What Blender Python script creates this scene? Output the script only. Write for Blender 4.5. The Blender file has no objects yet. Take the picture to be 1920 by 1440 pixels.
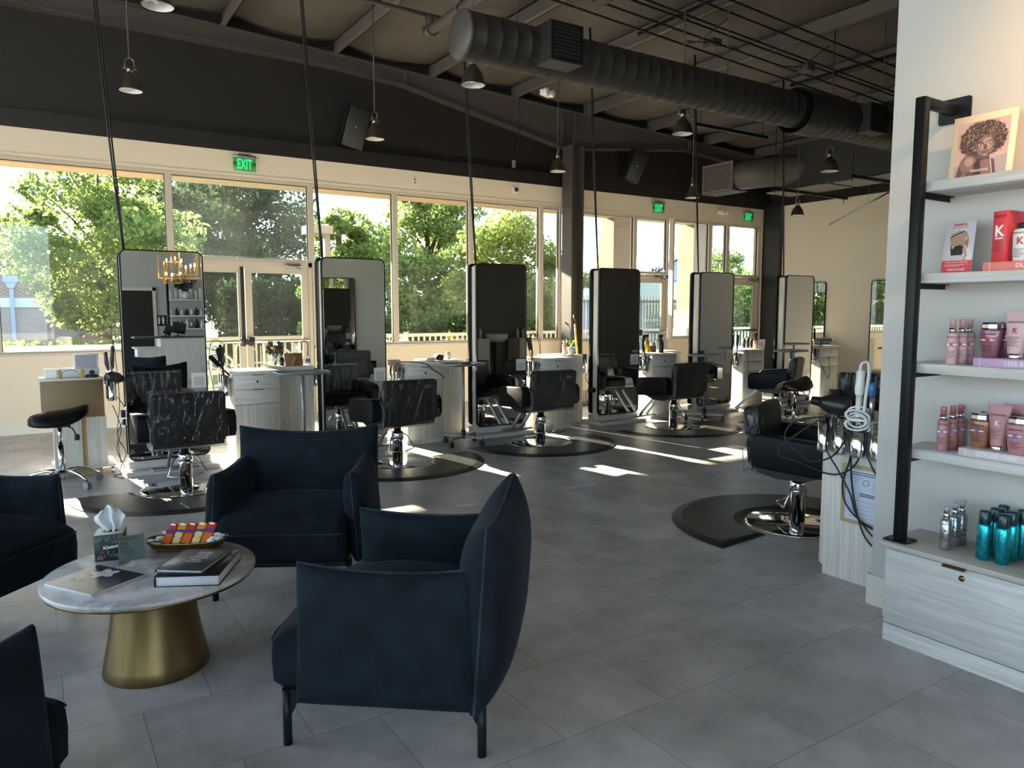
import bpy, bmesh, math, random
from mathutils import Vector, Matrix, Euler, noise
R = math.radians
PI = math.pi
scene = bpy.context.scene
col = scene.collection

# ------------------------------------------------------------------ camera
cam_data = bpy.data.cameras.new('camera')
cam_data.sensor_width = 36.0
cam_data.lens = 36.0 * 1395 / 1920
cam_data.clip_start = 0.05
cam_data.clip_end = 400
cam = bpy.data.objects.new('camera', cam_data)
col.objects.link(cam)
cam.location = (0, 0, 1.5)
cam.rotation_euler = (PI / 2 - math.atan(139 / 1395.0), 0, math.atan2(2173, math.hypot(1395, 139)) - PI / 2)
scene.camera = cam

# ------------------------------------------------------------------ sky, sun, exposure
SUN_EL = 21.0
world = bpy.data.worlds.new('sky')
scene.world = world
world.use_nodes = True
wn = world.node_tree
wn.nodes.clear()
w_out = wn.nodes.new('ShaderNodeOutputWorld')
w_bg = wn.nodes.new('ShaderNodeBackground')
w_sky = wn.nodes.new('ShaderNodeTexSky')
w_sky.sky_type = 'NISHITA'
w_sky.sun_disc = False
w_sky.sun_elevation = R(32)
w_sky.sun_rotation = R(-9)
w_sky.dust_density = 1.6
w_sky.air_density = 1.0
w_sky.ozone_density = 1.0
w_mix = wn.nodes.new('ShaderNodeMix')
w_mix.data_type = 'RGBA'
w_mix.inputs[0].default_value = 0.5
w_mix.inputs[7].default_value = (5.6, 6.6, 8.2, 1)
wn.links.new(w_sky.outputs[0], w_mix.inputs[6])
wn.links.new(w_mix.outputs[2], w_bg.inputs[0])
w_bg.inputs[1].default_value = 0.13
wn.links.new(w_bg.outputs[0], w_out.inputs[0])

sun_data = bpy.data.lights.new('sun', 'SUN')
sun_data.energy = 12
sun_data.angle = R(0.6)
sun_data.color = (1.0, 0.83, 0.62)
sun = bpy.data.objects.new('sun', sun_data)
col.objects.link(sun)
sun.location = (-5, 40, 20)
_d = Vector((0.15 * math.cos(R(SUN_EL)), -0.989 * math.cos(R(SUN_EL)), -math.sin(R(SUN_EL))))
sun.rotation_euler = _d.to_track_quat('-Z', 'Y').to_euler()

scene.view_settings.view_transform = 'Standard'
scene.view_settings.look = 'None'
scene.view_settings.exposure = 2.55
scene.view_settings.gamma = 1.0
scene.view_settings.use_curve_mapping = False
scene.cycles.max_bounces = 10
scene.cycles.diffuse_bounces = 5
scene.cycles.glossy_bounces = 6
scene.cycles.transparent_max_bounces = 24
scene.cycles.sample_clamp_indirect = 6
scene.cycles.use_denoising = True
scene.cycles.caustics_reflective = False
scene.cycles.caustics_refractive = False

# ------------------------------------------------------------------ materials
def srgb(r, g, b):
    f = lambda c: (c / 255 / 12.92) if c / 255 <= 0.04045 else ((c / 255 + 0.055) / 1.055) ** 2.4
    return (f(r), f(g), f(b), 1)

def new_mat(name):
    m = bpy.data.materials.new(name)
    m.use_nodes = True
    nt = m.node_tree
    b = nt.nodes['Principled BSDF']
    return m, nt, b

def mat(name, c, rough=0.5, metal=0.0, bump=0.0, bscale=60, var=0.0, vscale=6, coat=0.0, emit=None, estr=0, stretch=None, spec=None):
    m, nt, b = new_mat(name)
    c = tuple(c) if len(c) == 4 else tuple(c) + (1,)
    b.inputs['Base Color'].default_value = c
    b.inputs['Roughness'].default_value = rough
    b.inputs['Metallic'].default_value = metal
    if coat: b.inputs['Coat Weight'].default_value = coat
    if spec is not None: b.inputs['Specular IOR Level'].default_value = spec
    if emit:
        b.inputs['Emission Color'].default_value = tuple(emit) + ((1,) if len(emit) == 3 else ())
        b.inputs['Emission Strength'].default_value = estr
    if bump or var:
        tc = nt.nodes.new('ShaderNodeTexCoord')
        mp = nt.nodes.new('ShaderNodeMapping')
        nt.links.new(tc.outputs['Object'], mp.inputs[0])
        if stretch: mp.inputs['Scale'].default_value = stretch
        if var:
            n = nt.nodes.new('ShaderNodeTexNoise')
            n.inputs['Scale'].default_value = vscale
            n.inputs['Detail'].default_value = 5
            nt.links.new(mp.outputs[0], n.inputs['Vector'])
            r = nt.nodes.new('ShaderNodeValToRGB')
            r.color_ramp.elements[0].color = tuple(max(0, x * (1 - var)) for x in c[:3]) + (1,)
            r.color_ramp.elements[1].color = tuple(min(1, x * (1 + var)) for x in c[:3]) + (1,)
            r.color_ramp.elements[0].position = 0.3
            r.color_ramp.elements[1].position = 0.7
            nt.links.new(n.outputs[0], r.inputs[0])
            nt.links.new(r.outputs[0], b.inputs['Base Color'])
        if bump:
            n2 = nt.nodes.new('ShaderNodeTexNoise')
            n2.inputs['Scale'].default_value = bscale
            n2.inputs['Detail'].default_value = 4
            nt.links.new(mp.outputs[0], n2.inputs['Vector'])
            bp = nt.nodes.new('ShaderNodeBump')
            bp.inputs['Strength'].default_value = bump
            bp.inputs['Distance'].default_value = 0.01
            nt.links.new(n2.outputs[0], bp.inputs['Height'])
            nt.links.new(bp.outputs[0], b.inputs['Normal'])
    return m

def mat_floor():
    m, nt, b = new_mat('floor_tile')
    tc = nt.nodes.new('ShaderNodeTexCoord')
    mp = nt.nodes.new('ShaderNodeMapping')
    mp.inputs['Location'].default_value = (-0.52 + 0.245, 0.0, 0)
    nt.links.new(tc.outputs['Object'], mp.inputs[0])
    br = nt.nodes.new('ShaderNodeTexBrick')
    br.offset = 0.5
    br.inputs['Scale'].default_value = 1.0
    br.inputs['Brick Width'].default_value = 0.49
    br.inputs['Row Height'].default_value = 0.495
    br.inputs['Mortar Size'].default_value = 0.0016
    br.inputs['Mortar Smooth'].default_value = 0.1
    br.inputs['Color1'].default_value = (0.43, 0.425, 0.425, 1)
    br.inputs['Color2'].default_value = (0.54, 0.53, 0.525, 1)
    br.inputs['Mortar'].default_value = (0.2, 0.195, 0.195, 1)
    nt.links.new(mp.outputs[0], br.inputs['Vector'])
    n = nt.nodes.new('ShaderNodeTexNoise')
    n.inputs['Scale'].default_value = 3.2
    n.inputs['Detail'].default_value = 8
    n.inputs['Roughness'].default_value = 0.65
    nt.links.new(tc.outputs['Object'], n.inputs['Vector'])
    r = nt.nodes.new('ShaderNodeValToRGB')
    r.color_ramp.elements[0].position = 0.32
    r.color_ramp.elements[0].color = (0.72, 0.72, 0.72, 1)
    r.color_ramp.elements[1].position = 0.7
    r.color_ramp.elements[1].color = (1.2, 1.2, 1.2, 1)
    nt.links.new(n.outputs[0], r.inputs[0])
    mx = nt.nodes.new('ShaderNodeMix')
    mx.data_type = 'RGBA'
    mx.blend_type = 'MULTIPLY'
    mx.inputs[0].default_value = 1
    nt.links.new(br.outputs['Color'], mx.inputs[6])
    nt.links.new(r.outputs[0], mx.inputs[7])
    nt.links.new(mx.outputs[2], b.inputs['Base Color'])
    b.inputs['Roughness'].default_value = 0.42
    bp = nt.nodes.new('ShaderNodeBump')
    bp.inputs['Strength'].default_value = 0.12
    bp.inputs['Distance'].default_value = 0.004
    n2 = nt.nodes.new('ShaderNodeTexNoise')
    n2.inputs['Scale'].default_value = 70
    nt.links.new(tc.outputs['Object'], n2.inputs['Vector'])
    nt.links.new(n2.outputs[0], bp.inputs['Height'])
    nt.links.new(bp.outputs[0], b.inputs['Normal'])
    return m

def mat_wood(name, c1, c2, axis='z', scale=1.0, rough=0.45):
    m, nt, b = new_mat(name)
    tc = nt.nodes.new('ShaderNodeTexCoord')
    mp = nt.nodes.new('ShaderNodeMapping')
    s = {'z': (30, 30, 1.6), 'y': (30, 1.6, 30), 'x': (1.6, 30, 30)}[axis]
    mp.inputs['Scale'].default_value = tuple(v * scale for v in s)
    nt.links.new(tc.outputs['Object'], mp.inputs[0])
    n = nt.nodes.new('ShaderNodeTexNoise')
    n.inputs['Scale'].default_value = 1.5
    n.inputs['Detail'].default_value = 6
    n.inputs['Distortion'].default_value = 0.6
    nt.links.new(mp.outputs[0], n.inputs['Vector'])
    r = nt.nodes.new('ShaderNodeValToRGB')
    r.color_ramp.elements[0].position = 0.35
    r.color_ramp.elements[1].position = 0.65
    r.color_ramp.elements[0].color = c1
    r.color_ramp.elements[1].color = c2
    nt.links.new(n.outputs[0], r.inputs[0])
    nt.links.new(r.outputs[0], b.inputs['Base Color'])
    b.inputs['Roughness'].default_value = rough
    return m

def mat_brick(name, c1, c2, mortar, w=0.22, h=0.075, ms=0.008, axis='xz'):
    m, nt, b = new_mat(name)
    tc = nt.nodes.new('ShaderNodeTexCoord')
    sx = nt.nodes.new('ShaderNodeSeparateXYZ')
    cx = nt.nodes.new('ShaderNodeCombineXYZ')
    nt.links.new(tc.outputs['Object'], sx.inputs[0])
    ad = nt.nodes.new('ShaderNodeMath')
    nt.links.new(sx.outputs[0], ad.inputs[0])
    nt.links.new(sx.outputs[1], ad.inputs[1])
    nt.links.new(ad.outputs[0], cx.inputs[0])
    nt.links.new(sx.outputs[2], cx.inputs[1])
    br = nt.nodes.new('ShaderNodeTexBrick')
    br.inputs['Scale'].default_value = 1
    br.inputs['Brick Width'].default_value = w
    br.inputs['Row Height'].default_value = h
    br.inputs['Mortar Size'].default_value = ms
    br.inputs['Color1'].default_value = c1
    br.inputs['Color2'].default_value = c2
    br.inputs['Mortar'].default_value = mortar
    nt.links.new(cx.outputs[0], br.inputs['Vector'])
    nt.links.new(br.outputs[0], b.inputs['Base Color'])
    b.inputs['Roughness'].default_value = 0.85
    return m

def mat_velvet(name, c):
    m, nt, b = new_mat(name)
    tc = nt.nodes.new('ShaderNodeTexCoord')
    n = nt.nodes.new('ShaderNodeTexNoise')
    n.inputs['Scale'].default_value = 9
    n.inputs['Detail'].default_value = 7
    nt.links.new(tc.outputs['Object'], n.inputs['Vector'])
    r = nt.nodes.new('ShaderNodeValToRGB')
    r.color_ramp.elements[0].position = 0.3
    r.color_ramp.elements[1].position = 0.75
    r.color_ramp.elements[0].color = tuple(x * 0.55 for x in c[:3]) + (1,)
    r.color_ramp.elements[1].color = tuple(x * 1.7 for x in c[:3]) + (1,)
    nt.links.new(n.outputs[0], r.inputs[0])
    nt.links.new(r.outputs[0], b.inputs['Base Color'])
    b.inputs['Roughness'].default_value = 0.85
    b.inputs['Specular IOR Level'].default_value = 0.2
    b.inputs['Sheen Weight'].default_value = 0.07
    b.inputs['Sheen Roughness'].default_value = 0.35
    b.inputs['Sheen Tint'].default_value = (0.45, 0.62, 0.85, 1)
    mp = nt.nodes.new('ShaderNodeMapping')
    mp.inputs['Scale'].default_value = (260, 260, 30)
    nt.links.new(tc.outputs['Object'], mp.inputs[0])
    n2 = nt.nodes.new('ShaderNodeTexNoise')
    n2.inputs['Scale'].default_value = 1
    nt.links.new(mp.outputs[0], n2.inputs['Vector'])
    bp = nt.nodes.new('ShaderNodeBump')
    bp.inputs['Strength'].default_value = 0.25
    bp.inputs['Distance'].default_value = 0.003
    nt.links.new(n2.outputs[0], bp.inputs['Height'])
    nt.links.new(bp.outputs[0], b.inputs['Normal'])
    return m

def mat_glass(name, haze=0.06, tint=(0.93, 0.97, 0.96), gloss=0.05):
    """window glass: see-through, a weak reflection and a patchy film of dust"""
    m = bpy.data.materials.new(name)
    m.use_nodes = True
    nt = m.node_tree
    nt.nodes.clear()
    out = nt.nodes.new('ShaderNodeOutputMaterial')
    tr = nt.nodes.new('ShaderNodeBsdfTransparent')
    tr.inputs[0].default_value = tint + (1,)
    gl = nt.nodes.new('ShaderNodeBsdfGlossy')
    gl.inputs['Roughness'].default_value = 0.02
    m1 = nt.nodes.new('ShaderNodeMixShader')
    m1.inputs[0].default_value = gloss
    nt.links.new(tr.outputs[0], m1.inputs[1])
    nt.links.new(gl.outputs[0], m1.inputs[2])
    du = nt.nodes.new('ShaderNodeBsdfTranslucent')
    du.inputs[0].default_value = (0.75, 0.82, 0.86, 1)
    tc = nt.nodes.new('ShaderNodeTexCoord')
    n = nt.nodes.new('ShaderNodeTexNoise')
    n.inputs['Scale'].default_value = 1.3
    n.inputs['Detail'].default_value = 6
    nt.links.new(tc.outputs['Object'], n.inputs['Vector'])
    mr = nt.nodes.new('ShaderNodeMapRange')
    mr.inputs[1].default_value = 0.35
    mr.inputs[2].default_value = 0.75
    mr.inputs[3].default_value = haze * 0.3
    mr.inputs[4].default_value = haze * 1.6
    nt.links.new(n.outputs[0], mr.inputs[0])
    m2 = nt.nodes.new('ShaderNodeMixShader')
    nt.links.new(mr.outputs[0], m2.inputs[0])
    nt.links.new(m1.outputs[0], m2.inputs[1])
    nt.links.new(du.outputs[0], m2.inputs[2])
    nt.links.new(m2.outputs[0], out.inputs[0])
    return m

def mat_clear(name, gloss=0.16, tint=(1, 1, 1), rough=0.06, bump=0.6, bscale=14, stretch=(1, 1, 1)):
    """thin clear plastic film or acrylic"""
    m = bpy.data.materials.new(name)
    m.use_nodes = True
    nt = m.node_tree
    nt.nodes.clear()
    out = nt.nodes.new('ShaderNodeOutputMaterial')
    tr = nt.nodes.new('ShaderNodeBsdfTransparent')
    tr.inputs[0].default_value = tint + (1,)
    gl = nt.nodes.new('ShaderNodeBsdfGlossy')
    gl.inputs['Roughness'].default_value = rough
    mx = nt.nodes.new('ShaderNodeMixShader')
    mx.inputs[0].default_value = gloss
    nt.links.new(tr.outputs[0], mx.inputs[1])
    nt.links.new(gl.outputs[0], mx.inputs[2])
    if bump:
        tc = nt.nodes.new('ShaderNodeTexCoord')
        n = nt.nodes.new('ShaderNodeTexNoise')
        n.inputs['Scale'].default_value = bscale
        n.inputs['Detail'].default_value = 3
        n.inputs['Distortion'].default_value = 0.8
        mp = nt.nodes.new('ShaderNodeMapping')
        mp.inputs['Scale'].default_value = stretch
        nt.links.new(tc.outputs['Object'], mp.inputs[0])
        nt.links.new(mp.outputs[0], n.inputs['Vector'])
        bp = nt.nodes.new('ShaderNodeBump')
        bp.inputs['Strength'].default_value = bump
        bp.inputs['Distance'].default_value = 0.02
        nt.links.new(n.outputs[0], bp.inputs['Height'])
        nt.links.new(bp.outputs[0], gl.inputs['Normal'])
    nt.links.new(mx.outputs[0], out.inputs[0])
    return m

def mat_leaf(name, c, trans=0.55):
    m = bpy.data.materials.new(name)
    m.use_nodes = True
    nt = m.node_tree
    nt.nodes.clear()
    out = nt.nodes.new('ShaderNodeOutputMaterial')
    oi = nt.nodes.new('ShaderNodeTexCoord')
    n = nt.nodes.new('ShaderNodeTexNoise')
    n.inputs['Scale'].default_value = 0.9
    n.inputs['Detail'].default_value = 5
    nt.links.new(oi.outputs['Object'], n.inputs['Vector'])
    r = nt.nodes.new('ShaderNodeValToRGB')
    r.color_ramp.elements[0].position = 0.35
    r.color_ramp.elements[1].position = 0.68
    r.color_ramp.elements[0].color = tuple(x * 0.7 for x in c[:3]) + (1,)
    r.color_ramp.elements[1].color = (min(1, c[0] * 1.45), min(1, c[1] * 1.3), c[2] * 1.1, 1)
    nt.links.new(n.outputs[0], r.inputs[0])
    d = nt.nodes.new('ShaderNodeBsdfDiffuse')
    t = nt.nodes.new('ShaderNodeBsdfTranslucent')
    nt.links.new(r.outputs[0], d.inputs[0])
    nt.links.new(r.outputs[0], t.inputs[0])
    mx = nt.nodes.new('ShaderNodeMixShader')
    mx.inputs[0].default_value = trans
    nt.links.new(d.outputs[0], mx.inputs[1])
    nt.links.new(t.outputs[0], mx.inputs[2])
    nt.links.new(mx.outputs[0], out.inputs[0])
    return m

M = {}
M['floor'] = mat_floor()
M['alcove_wall'] = mat('alcove_paint', srgb(236, 233, 224), 0.7)
M['beige'] = mat('beige_paint', srgb(228, 214, 196), 0.7, bump=0.03, bscale=200)
M['white_wall'] = mat('warm_white_paint', srgb(190, 190, 187), 0.7, bump=0.03, bscale=200)
M['black_paint'] = mat('black_paint', srgb(30, 27, 27), 0.5)
M['deck'] = mat('grey_insulation_fabric', srgb(88, 82, 78), 0.75, var=0.12, vscale=1.2, bump=0.3, bscale=3)
M['steel_dark'] = mat('dark_painted_steel', srgb(74, 69, 67), 0.5)
M['purlin'] = mat('grey_painted_steel', srgb(96, 91, 88), 0.5)
M['duct'] = mat('dark_grey_duct', srgb(46, 44, 43), 0.5)
M['frame_alu'] = mat('painted_storefront_frame', srgb(196, 186, 172), 0.42)
M['gasket'] = mat('black_rubber', (0.01, 0.01, 0.011), 0.5)
M['trim_white'] = mat('white_baseboard', srgb(222, 218, 208), 0.5)
M['glass'] = mat_glass('window_glass', 0.0018)
M['glass_dusty'] = mat_glass('dusty_transom_glass', 0.07, (0.85, 0.93, 0.96))
M['glass_door'] = mat_glass('tinted_door_glass', 0.003, (0.72, 0.78, 0.76))
M['wood'] = mat_wood('pale_ash_laminate', srgb(205, 200, 192), srgb(228, 224, 216), 'z')
M['wood_h'] = mat_wood('pale_ash_laminate_horizontal', srgb(196, 195, 194), srgb(222, 221, 218), 'y')
M['wood_x'] = mat_wood('pale_ash_laminate_crosswise', srgb(203, 199, 193), srgb(226, 222, 215), 'x')
M['wood_top'] = mat('pale_worktop', srgb(222, 216, 206), 0.4, var=0.04, vscale=3)
M['wood_raw'] = mat('raw_board_edge', srgb(190, 165, 112), 0.6)
M['mirror'] = mat('mirror_glass', (0.86, 0.88, 0.87), 0.0, metal=1.0)
M['chrome'] = mat('chrome', (0.75, 0.76, 0.78), 0.06, metal=1.0)
M['steel'] = mat('brushed_steel', (0.50, 0.51, 0.53), 0.28, metal=1.0)
M['greymetal'] = mat('grey_painted_metal', srgb(150, 152, 158), 0.35, metal=0.4)
M['nickel'] = mat('dark_nickel', (0.30, 0.26, 0.23), 0.28, metal=1.0, var=0.15, vscale=3, stretch=(12, 12, 0.3))
M['white'] = mat('white_enamel', (0.8, 0.8, 0.78), 0.3)
M['white_plastic'] = mat('white_plastic', (0.78, 0.78, 0.76), 0.4)
M['black'] = mat('black_plastic', (0.012, 0.012, 0.013), 0.35)
M['blackmetal'] = mat('black_powder_coat', (0.008, 0.009, 0.011), 0.42, spec=0.25)
M['cord'] = mat('black_cord_rubber', (0.008, 0.008, 0.009), 0.45)
M['vinyl'] = mat('black_vinyl', (0.006, 0.0065, 0.009), 0.45, bump=0.05, bscale=260, spec=0.16)
M['brown_vinyl'] = mat('brown_leather', (0.035, 0.02, 0.014), 0.35, bump=0.05, bscale=260)
M['piping_grey'] = mat('grey_piping', srgb(120, 122, 128), 0.5)
M['plastic_film'] = mat_clear('clear_plastic_film', 0.05, (0.96, 0.96, 0.97), 0.03, 3.0, 7, (2.6, 2.6, 0.7))
M['acrylic'] = mat_clear('clear_acrylic', 0.025, (0.95, 0.97, 0.97), 0.02, 0)
M['rubber_mat'] = mat('black_rubber_mat', (0.016, 0.0155, 0.0155), 0.4, bump=0.12, bscale=120)
M['velvet'] = mat_velvet('blue_grey_velvet', (0.0055, 0.0105, 0.0172, 1))
M['brass'] = mat('brushed_brass', (0.25, 0.18, 0.08), 0.33, metal=1.0, var=0.2, vscale=2, stretch=(7, 7, 0.4))
M['gold'] = mat('gold_metal', (0.75, 0.52, 0.2), 0.25, metal=1.0)
M['text_white'] = mat('white_print', (0.85, 0.85, 0.85), 0.6)
M['text_black'] = mat('black_print', (0.02, 0.02, 0.02), 0.6)

# ------------------------------------------------------------------ mesh helpers
class MB:
    """collects shapes into ONE mesh"""
    def __init__(s):
        s.bm = bmesh.new()
        s.mi = 0
        s.mats = []
    def m(s, material):
        if material not in s.mats: s.mats.append(material)
        s.mi = s.mats.index(material)
        return s
    def _v(s, co): return s.bm.verts.new(co)
    def face(s, vs, smooth=False):
        try:
            f = s.bm.faces.new(vs)
        except ValueError:
            return None
        f.material_index = s.mi
        f.smooth = smooth
        return f
    def box(s, x0, x1, y0, y1, z0, z1, mx=None):
        c = [(x, y, z) for x in (x0, x1) for y in (y0, y1) for z in (z0, z1)]
        v = [s._v((mx @ Vector(p)) if mx else p) for p in c]
        for q in ((0, 1, 3, 2), (4, 6, 7, 5), (0, 4, 5, 1), (2, 3, 7, 6), (0, 2, 6, 4), (1, 5, 7, 3)):
            s.face([v[i] for i in q])
        return s
    def rbox(s, x0, x1, y0, y1, z0, z1, r=0.01, seg=2, mx=None):
        t = bmesh.new()
        bmesh.ops.create_cube(t, size=1)
        for v in t.verts:
            v.co = Vector(((x0 + x1) / 2 + v.co.x * (x1 - x0), (y0 + y1) / 2 + v.co.y * (y1 - y0), (z0 + z1) / 2 + v.co.z * (z1 - z0)))
        r = min(r, 0.49 * min(abs(x1 - x0), abs(y1 - y0), abs(z1 - z0)))
        bmesh.ops.bevel(t, geom=list(t.edges), offset=r, segments=seg, profile=0.5, affect='EDGES')
        s.merge(t, mx, True)
        return s
    def merge(s, t, mx=None, smooth=True):
        mp = {}
        for v in t.verts: mp[v] = s._v((mx @ v.co) if mx else v.co.copy())
        for f in t.faces: s.face([mp[v] for v in f.verts], smooth)
        t.free()
    def cyl(s, p0, p1, r0, r1=None, n=16, caps=True):
        if r1 is None: r1 = r0
        p0, p1 = Vector(p0), Vector(p1)
        q = (p1 - p0).to_track_quat('Z', 'Y').to_matrix()
        rings = []
        for p, r in ((p0, r0), (p1, r1)):
            rings.append([s._v(p + q @ Vector((r * math.cos(2 * PI * i / n), r * math.sin(2 * PI * i / n), 0))) for i in range(n)])
        for i in range(n):
            s.face([rings[0][i], rings[0][(i + 1) % n], rings[1][(i + 1) % n], rings[1][i]], True)
        if caps:
            s.face(rings[0][::-1])
            s.face(rings[1])
        return s
    def lathe(s, prof, n=24, c=(0, 0, 0), mx=None, cap0=True, cap1=True):
        """prof: list of (r, z)"""
        rings = []
        for r, z in prof:
            ring = []
            for i in range(n):
                p = Vector((c[0] + r * math.cos(2 * PI * i / n), c[1] + r * math.sin(2 * PI * i / n), c[2] + z))
                ring.append(s._v((mx @ p) if mx else p))
            rings.append(ring)
        for a, b in zip(rings, rings[1:]):
            for i in range(n):
                s.face([a[i], a[(i + 1) % n], b[(i + 1) % n], b[i]], True)
        if cap0 and prof[0][0] > 1e-5: s.face(rings[0][::-1])
        if cap1 and prof[-1][0] > 1e-5: s.face(rings[-1])
        return s
    def tube(s, pts, r, n=8, closed=False, smooth_pts=0):
        pts = [Vector(p) for p in pts]
        if smooth_pts:
            n0 = len(pts)
            pts = spline(pts, smooth_pts, closed)
            if isinstance(r, (list, tuple)) and len(r) != len(pts):
                r0, m0 = list(r), len(pts)
                r = []
                for i in range(m0):
                    f = i * (len(r0) - 1) / max(1, m0 - 1)
                    k = min(int(f), len(r0) - 2)
                    r.append(r0[k] + (r0[k + 1] - r0[k]) * (f - k))
        N = len(pts)
        rings = []
        up = None
        for i, p in enumerate(pts):
            a = pts[(i - 1) % N] if (closed or i > 0) else p
            b = pts[(i + 1) % N] if (closed or i < N - 1) else p
            d = (b - a).normalized() if (b - a).length > 1e-9 else Vector((0, 0, 1))
            if up is None:
                up = d.orthogonal().normalized()
            else:
                up = (up - d * up.dot(d))
                up = up.normalized() if up.length > 1e-6 else d.orthogonal().normalized()
            w = d.cross(up)
            rr = r[i] if isinstance(r, (list, tuple)) else r
            rings.append([s._v(p + up * rr * math.cos(2 * PI * k / n) + w * rr * math.sin(2 * PI * k / n)) for k in range(n)])
        for i in range(N if closed else N - 1):
            a, b = rings[i], rings[(i + 1) % N]
            for k in range(n):
                s.face([a[k], a[(k + 1) % n], b[(k + 1) % n], b[k]], True)
        if not closed:
            s.face(rings[0][::-1])
            s.face(rings[-1])
        return s
    def prism(s, poly, axis, a, b, smooth=False):
        """poly: 2D outline; axis: 'x' (poly in y,z), 'y' (poly in x,z) or 'z' (poly in x,y)"""
        f = {'x': lambda u, v, t: (t, u, v), 'y': lambda u, v, t: (u, t, v), 'z': lambda u, v, t: (u, v, t)}[axis]
        A = [s._v(f(u, v, a)) for u, v in poly]
        B = [s._v(f(u, v, b)) for u, v in poly]
        n = len(poly)
        for i in range(n):
            s.face([A[i], A[(i + 1) % n], B[(i + 1) % n], B[i]], smooth)
        s.face(A[::-1])
        s.face(B)
        return s
    def grid(s, fn, nu, nv, smooth=True, closed_u=False):
        vs = [[s._v(fn(i / nu, j / nv)) for j in range(nv + 1)] for i in range(nu if closed_u else nu + 1)]
        n = len(vs)
        for i in range(n if closed_u else n - 1):
            for j in range(nv):
                s.face([vs[i][j], vs[(i + 1) % n][j], vs[(i + 1) % n][j + 1], vs[i][j + 1]], smooth)
        return s
    def sphere(s, c, r, n=12, sc=(1, 1, 1)):
        prof = [(max(1e-6, math.sin(PI * i / n)), -math.cos(PI * i / n)) for i in range(n + 1)]
        mx = Matrix.Translation(c) @ Matrix.Diagonal((r * sc[0], r * sc[1], r * sc[2], 1))
        return s.lathe(prof, max(8, n), mx=mx, cap0=False, cap1=False)
    def pillow(s, W, H, T, nx=20, nz=16, p=6, q=0.5, ear=0.04, edge=0.012, flat=0.0, mx=None, dip=0.0):
        """upholstered pad: centre plane y=0, width W along x, height H along z, thickness T; edges pinch to a seam"""
        def prof(u):
            return max(0.0, 1 - abs(u) ** p) ** q
        def outl(u, v):
            x = W / 2 * u * (1 - ear * (1 - v * v))
            z = H / 2 * v * (1 - ear * (1 - u * u))
            if v > 0: z -= dip * (1 - u * u) * v
            return x, z
        sheets = []
        for sgn in (-1, 1):
            g = []
            for i in range(nx + 1):
                row = []
                for j in range(nz + 1):
                    u = math.sin((i / nx - 0.5) * PI)
                    v = math.sin((j / nz - 0.5) * PI)
                    x, z = outl(u, v)
                    t = sgn * (edge + (T / 2 - edge) * prof(u) * prof(v))
                    co = Vector((x, t, z))
                    row.append(s._v((mx @ co) if mx else co))
                g.append(row)
            for i in range(nx):
                for j in range(nz):
                    f = [g[i][j], g[i + 1][j], g[i + 1][j + 1], g[i][j + 1]]
                    s.face(f if sgn < 0 else f[::-1], True)
            sheets.append(g)
        a, b = sheets
        rim = [(i, 0) for i in range(nx)] + [(nx, j) for j in range(nz)] + [(i, nz) for i in range(nx, 0, -1)] + [(0, j) for j in range(nz, 0, -1)]
        for k in range(len(rim)):
            i0, j0 = rim[k]
            i1, j1 = rim[(k + 1) % len(rim)]
            s.face([a[i0][j0], b[i0][j0], b[i1][j1], a[i1][j1]], True)
        return [((mx @ Vector((*outl2, 0)).xzy) if mx else Vector((outl2[0], 0, outl2[1]))) for outl2 in
                [outl(math.sin((i / nx - 0.5) * PI), math.sin((j / nz - 0.5) * PI)) for i, j in rim]]
    def build(s, name, material=None, parent=None, loc=None, autosmooth=False):
        me = bpy.data.meshes.new(name)
        bmesh.ops.recalc_face_normals(s.bm, faces=s.bm.faces)
        s.bm.to_mesh(me)
        s.bm.free()
        if s.mats:
            for mm in s.mats: me.materials.append(mm)
        elif material: me.materials.append(material)
        o = bpy.data.objects.new(name, me)
        col.objects.link(o)
        if parent: o.parent = parent
        if loc: o.location = loc
        return o

def spline(pts, sub, closed=False):
    out = []
    n = len(pts)
    for i in range(n if closed else n - 1):
        p0 = pts[(i - 1) % n] if (closed or i > 0) else pts[i]
        p1, p2 = pts[i], pts[(i + 1) % n]
        p3 = pts[(i + 2) % n] if (closed or i < n - 2) else p2
        for k in range(sub):
            t = k / sub
            out.append(0.5 * ((2 * p1) + (-p0 + p2) * t + (2 * p0 - 5 * p1 + 4 * p2 - p3) * t * t + (-p0 + 3 * p1 - 3 * p2 + p3) * t ** 3))
    if not closed: out.append(pts[-1])
    return out

def rrect(w, h, r, n=6, cx=0, cy=0):
    pts = []
    for sx, sy, a0 in ((1, 1, 0), (-1, 1, 90), (-1, -1, 180), (1, -1, 270)):
        for k in range(n + 1):
            a = R(a0 + 90 * k / n)
            pts.append((cx + sx * (w / 2 - r) + r * math.cos(a), cy + sy * (h / 2 - r) + r * math.sin(a)))
    return pts

def tag(o, label=None, cat=None, group=None, kind=None):
    if label: o['label'] = label
    if cat: o['category'] = cat
    if group: o['group'] = group
    if kind: o['kind'] = kind
    return o

def thing(name, label, cat, loc=(0, 0, 0), rz=0, group=None):
    o = bpy.data.objects.new(name, None)
    o.empty_display_size = 0.1
    col.objects.link(o)
    o.location = loc
    o.rotation_euler = (0, 0, rz)
    return tag(o, label, cat, group)

def struct(name, mb, material=None, parent=None):
    o = mb.build(name, material, parent)
    if not parent: o['kind'] = 'structure'
    return o

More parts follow.
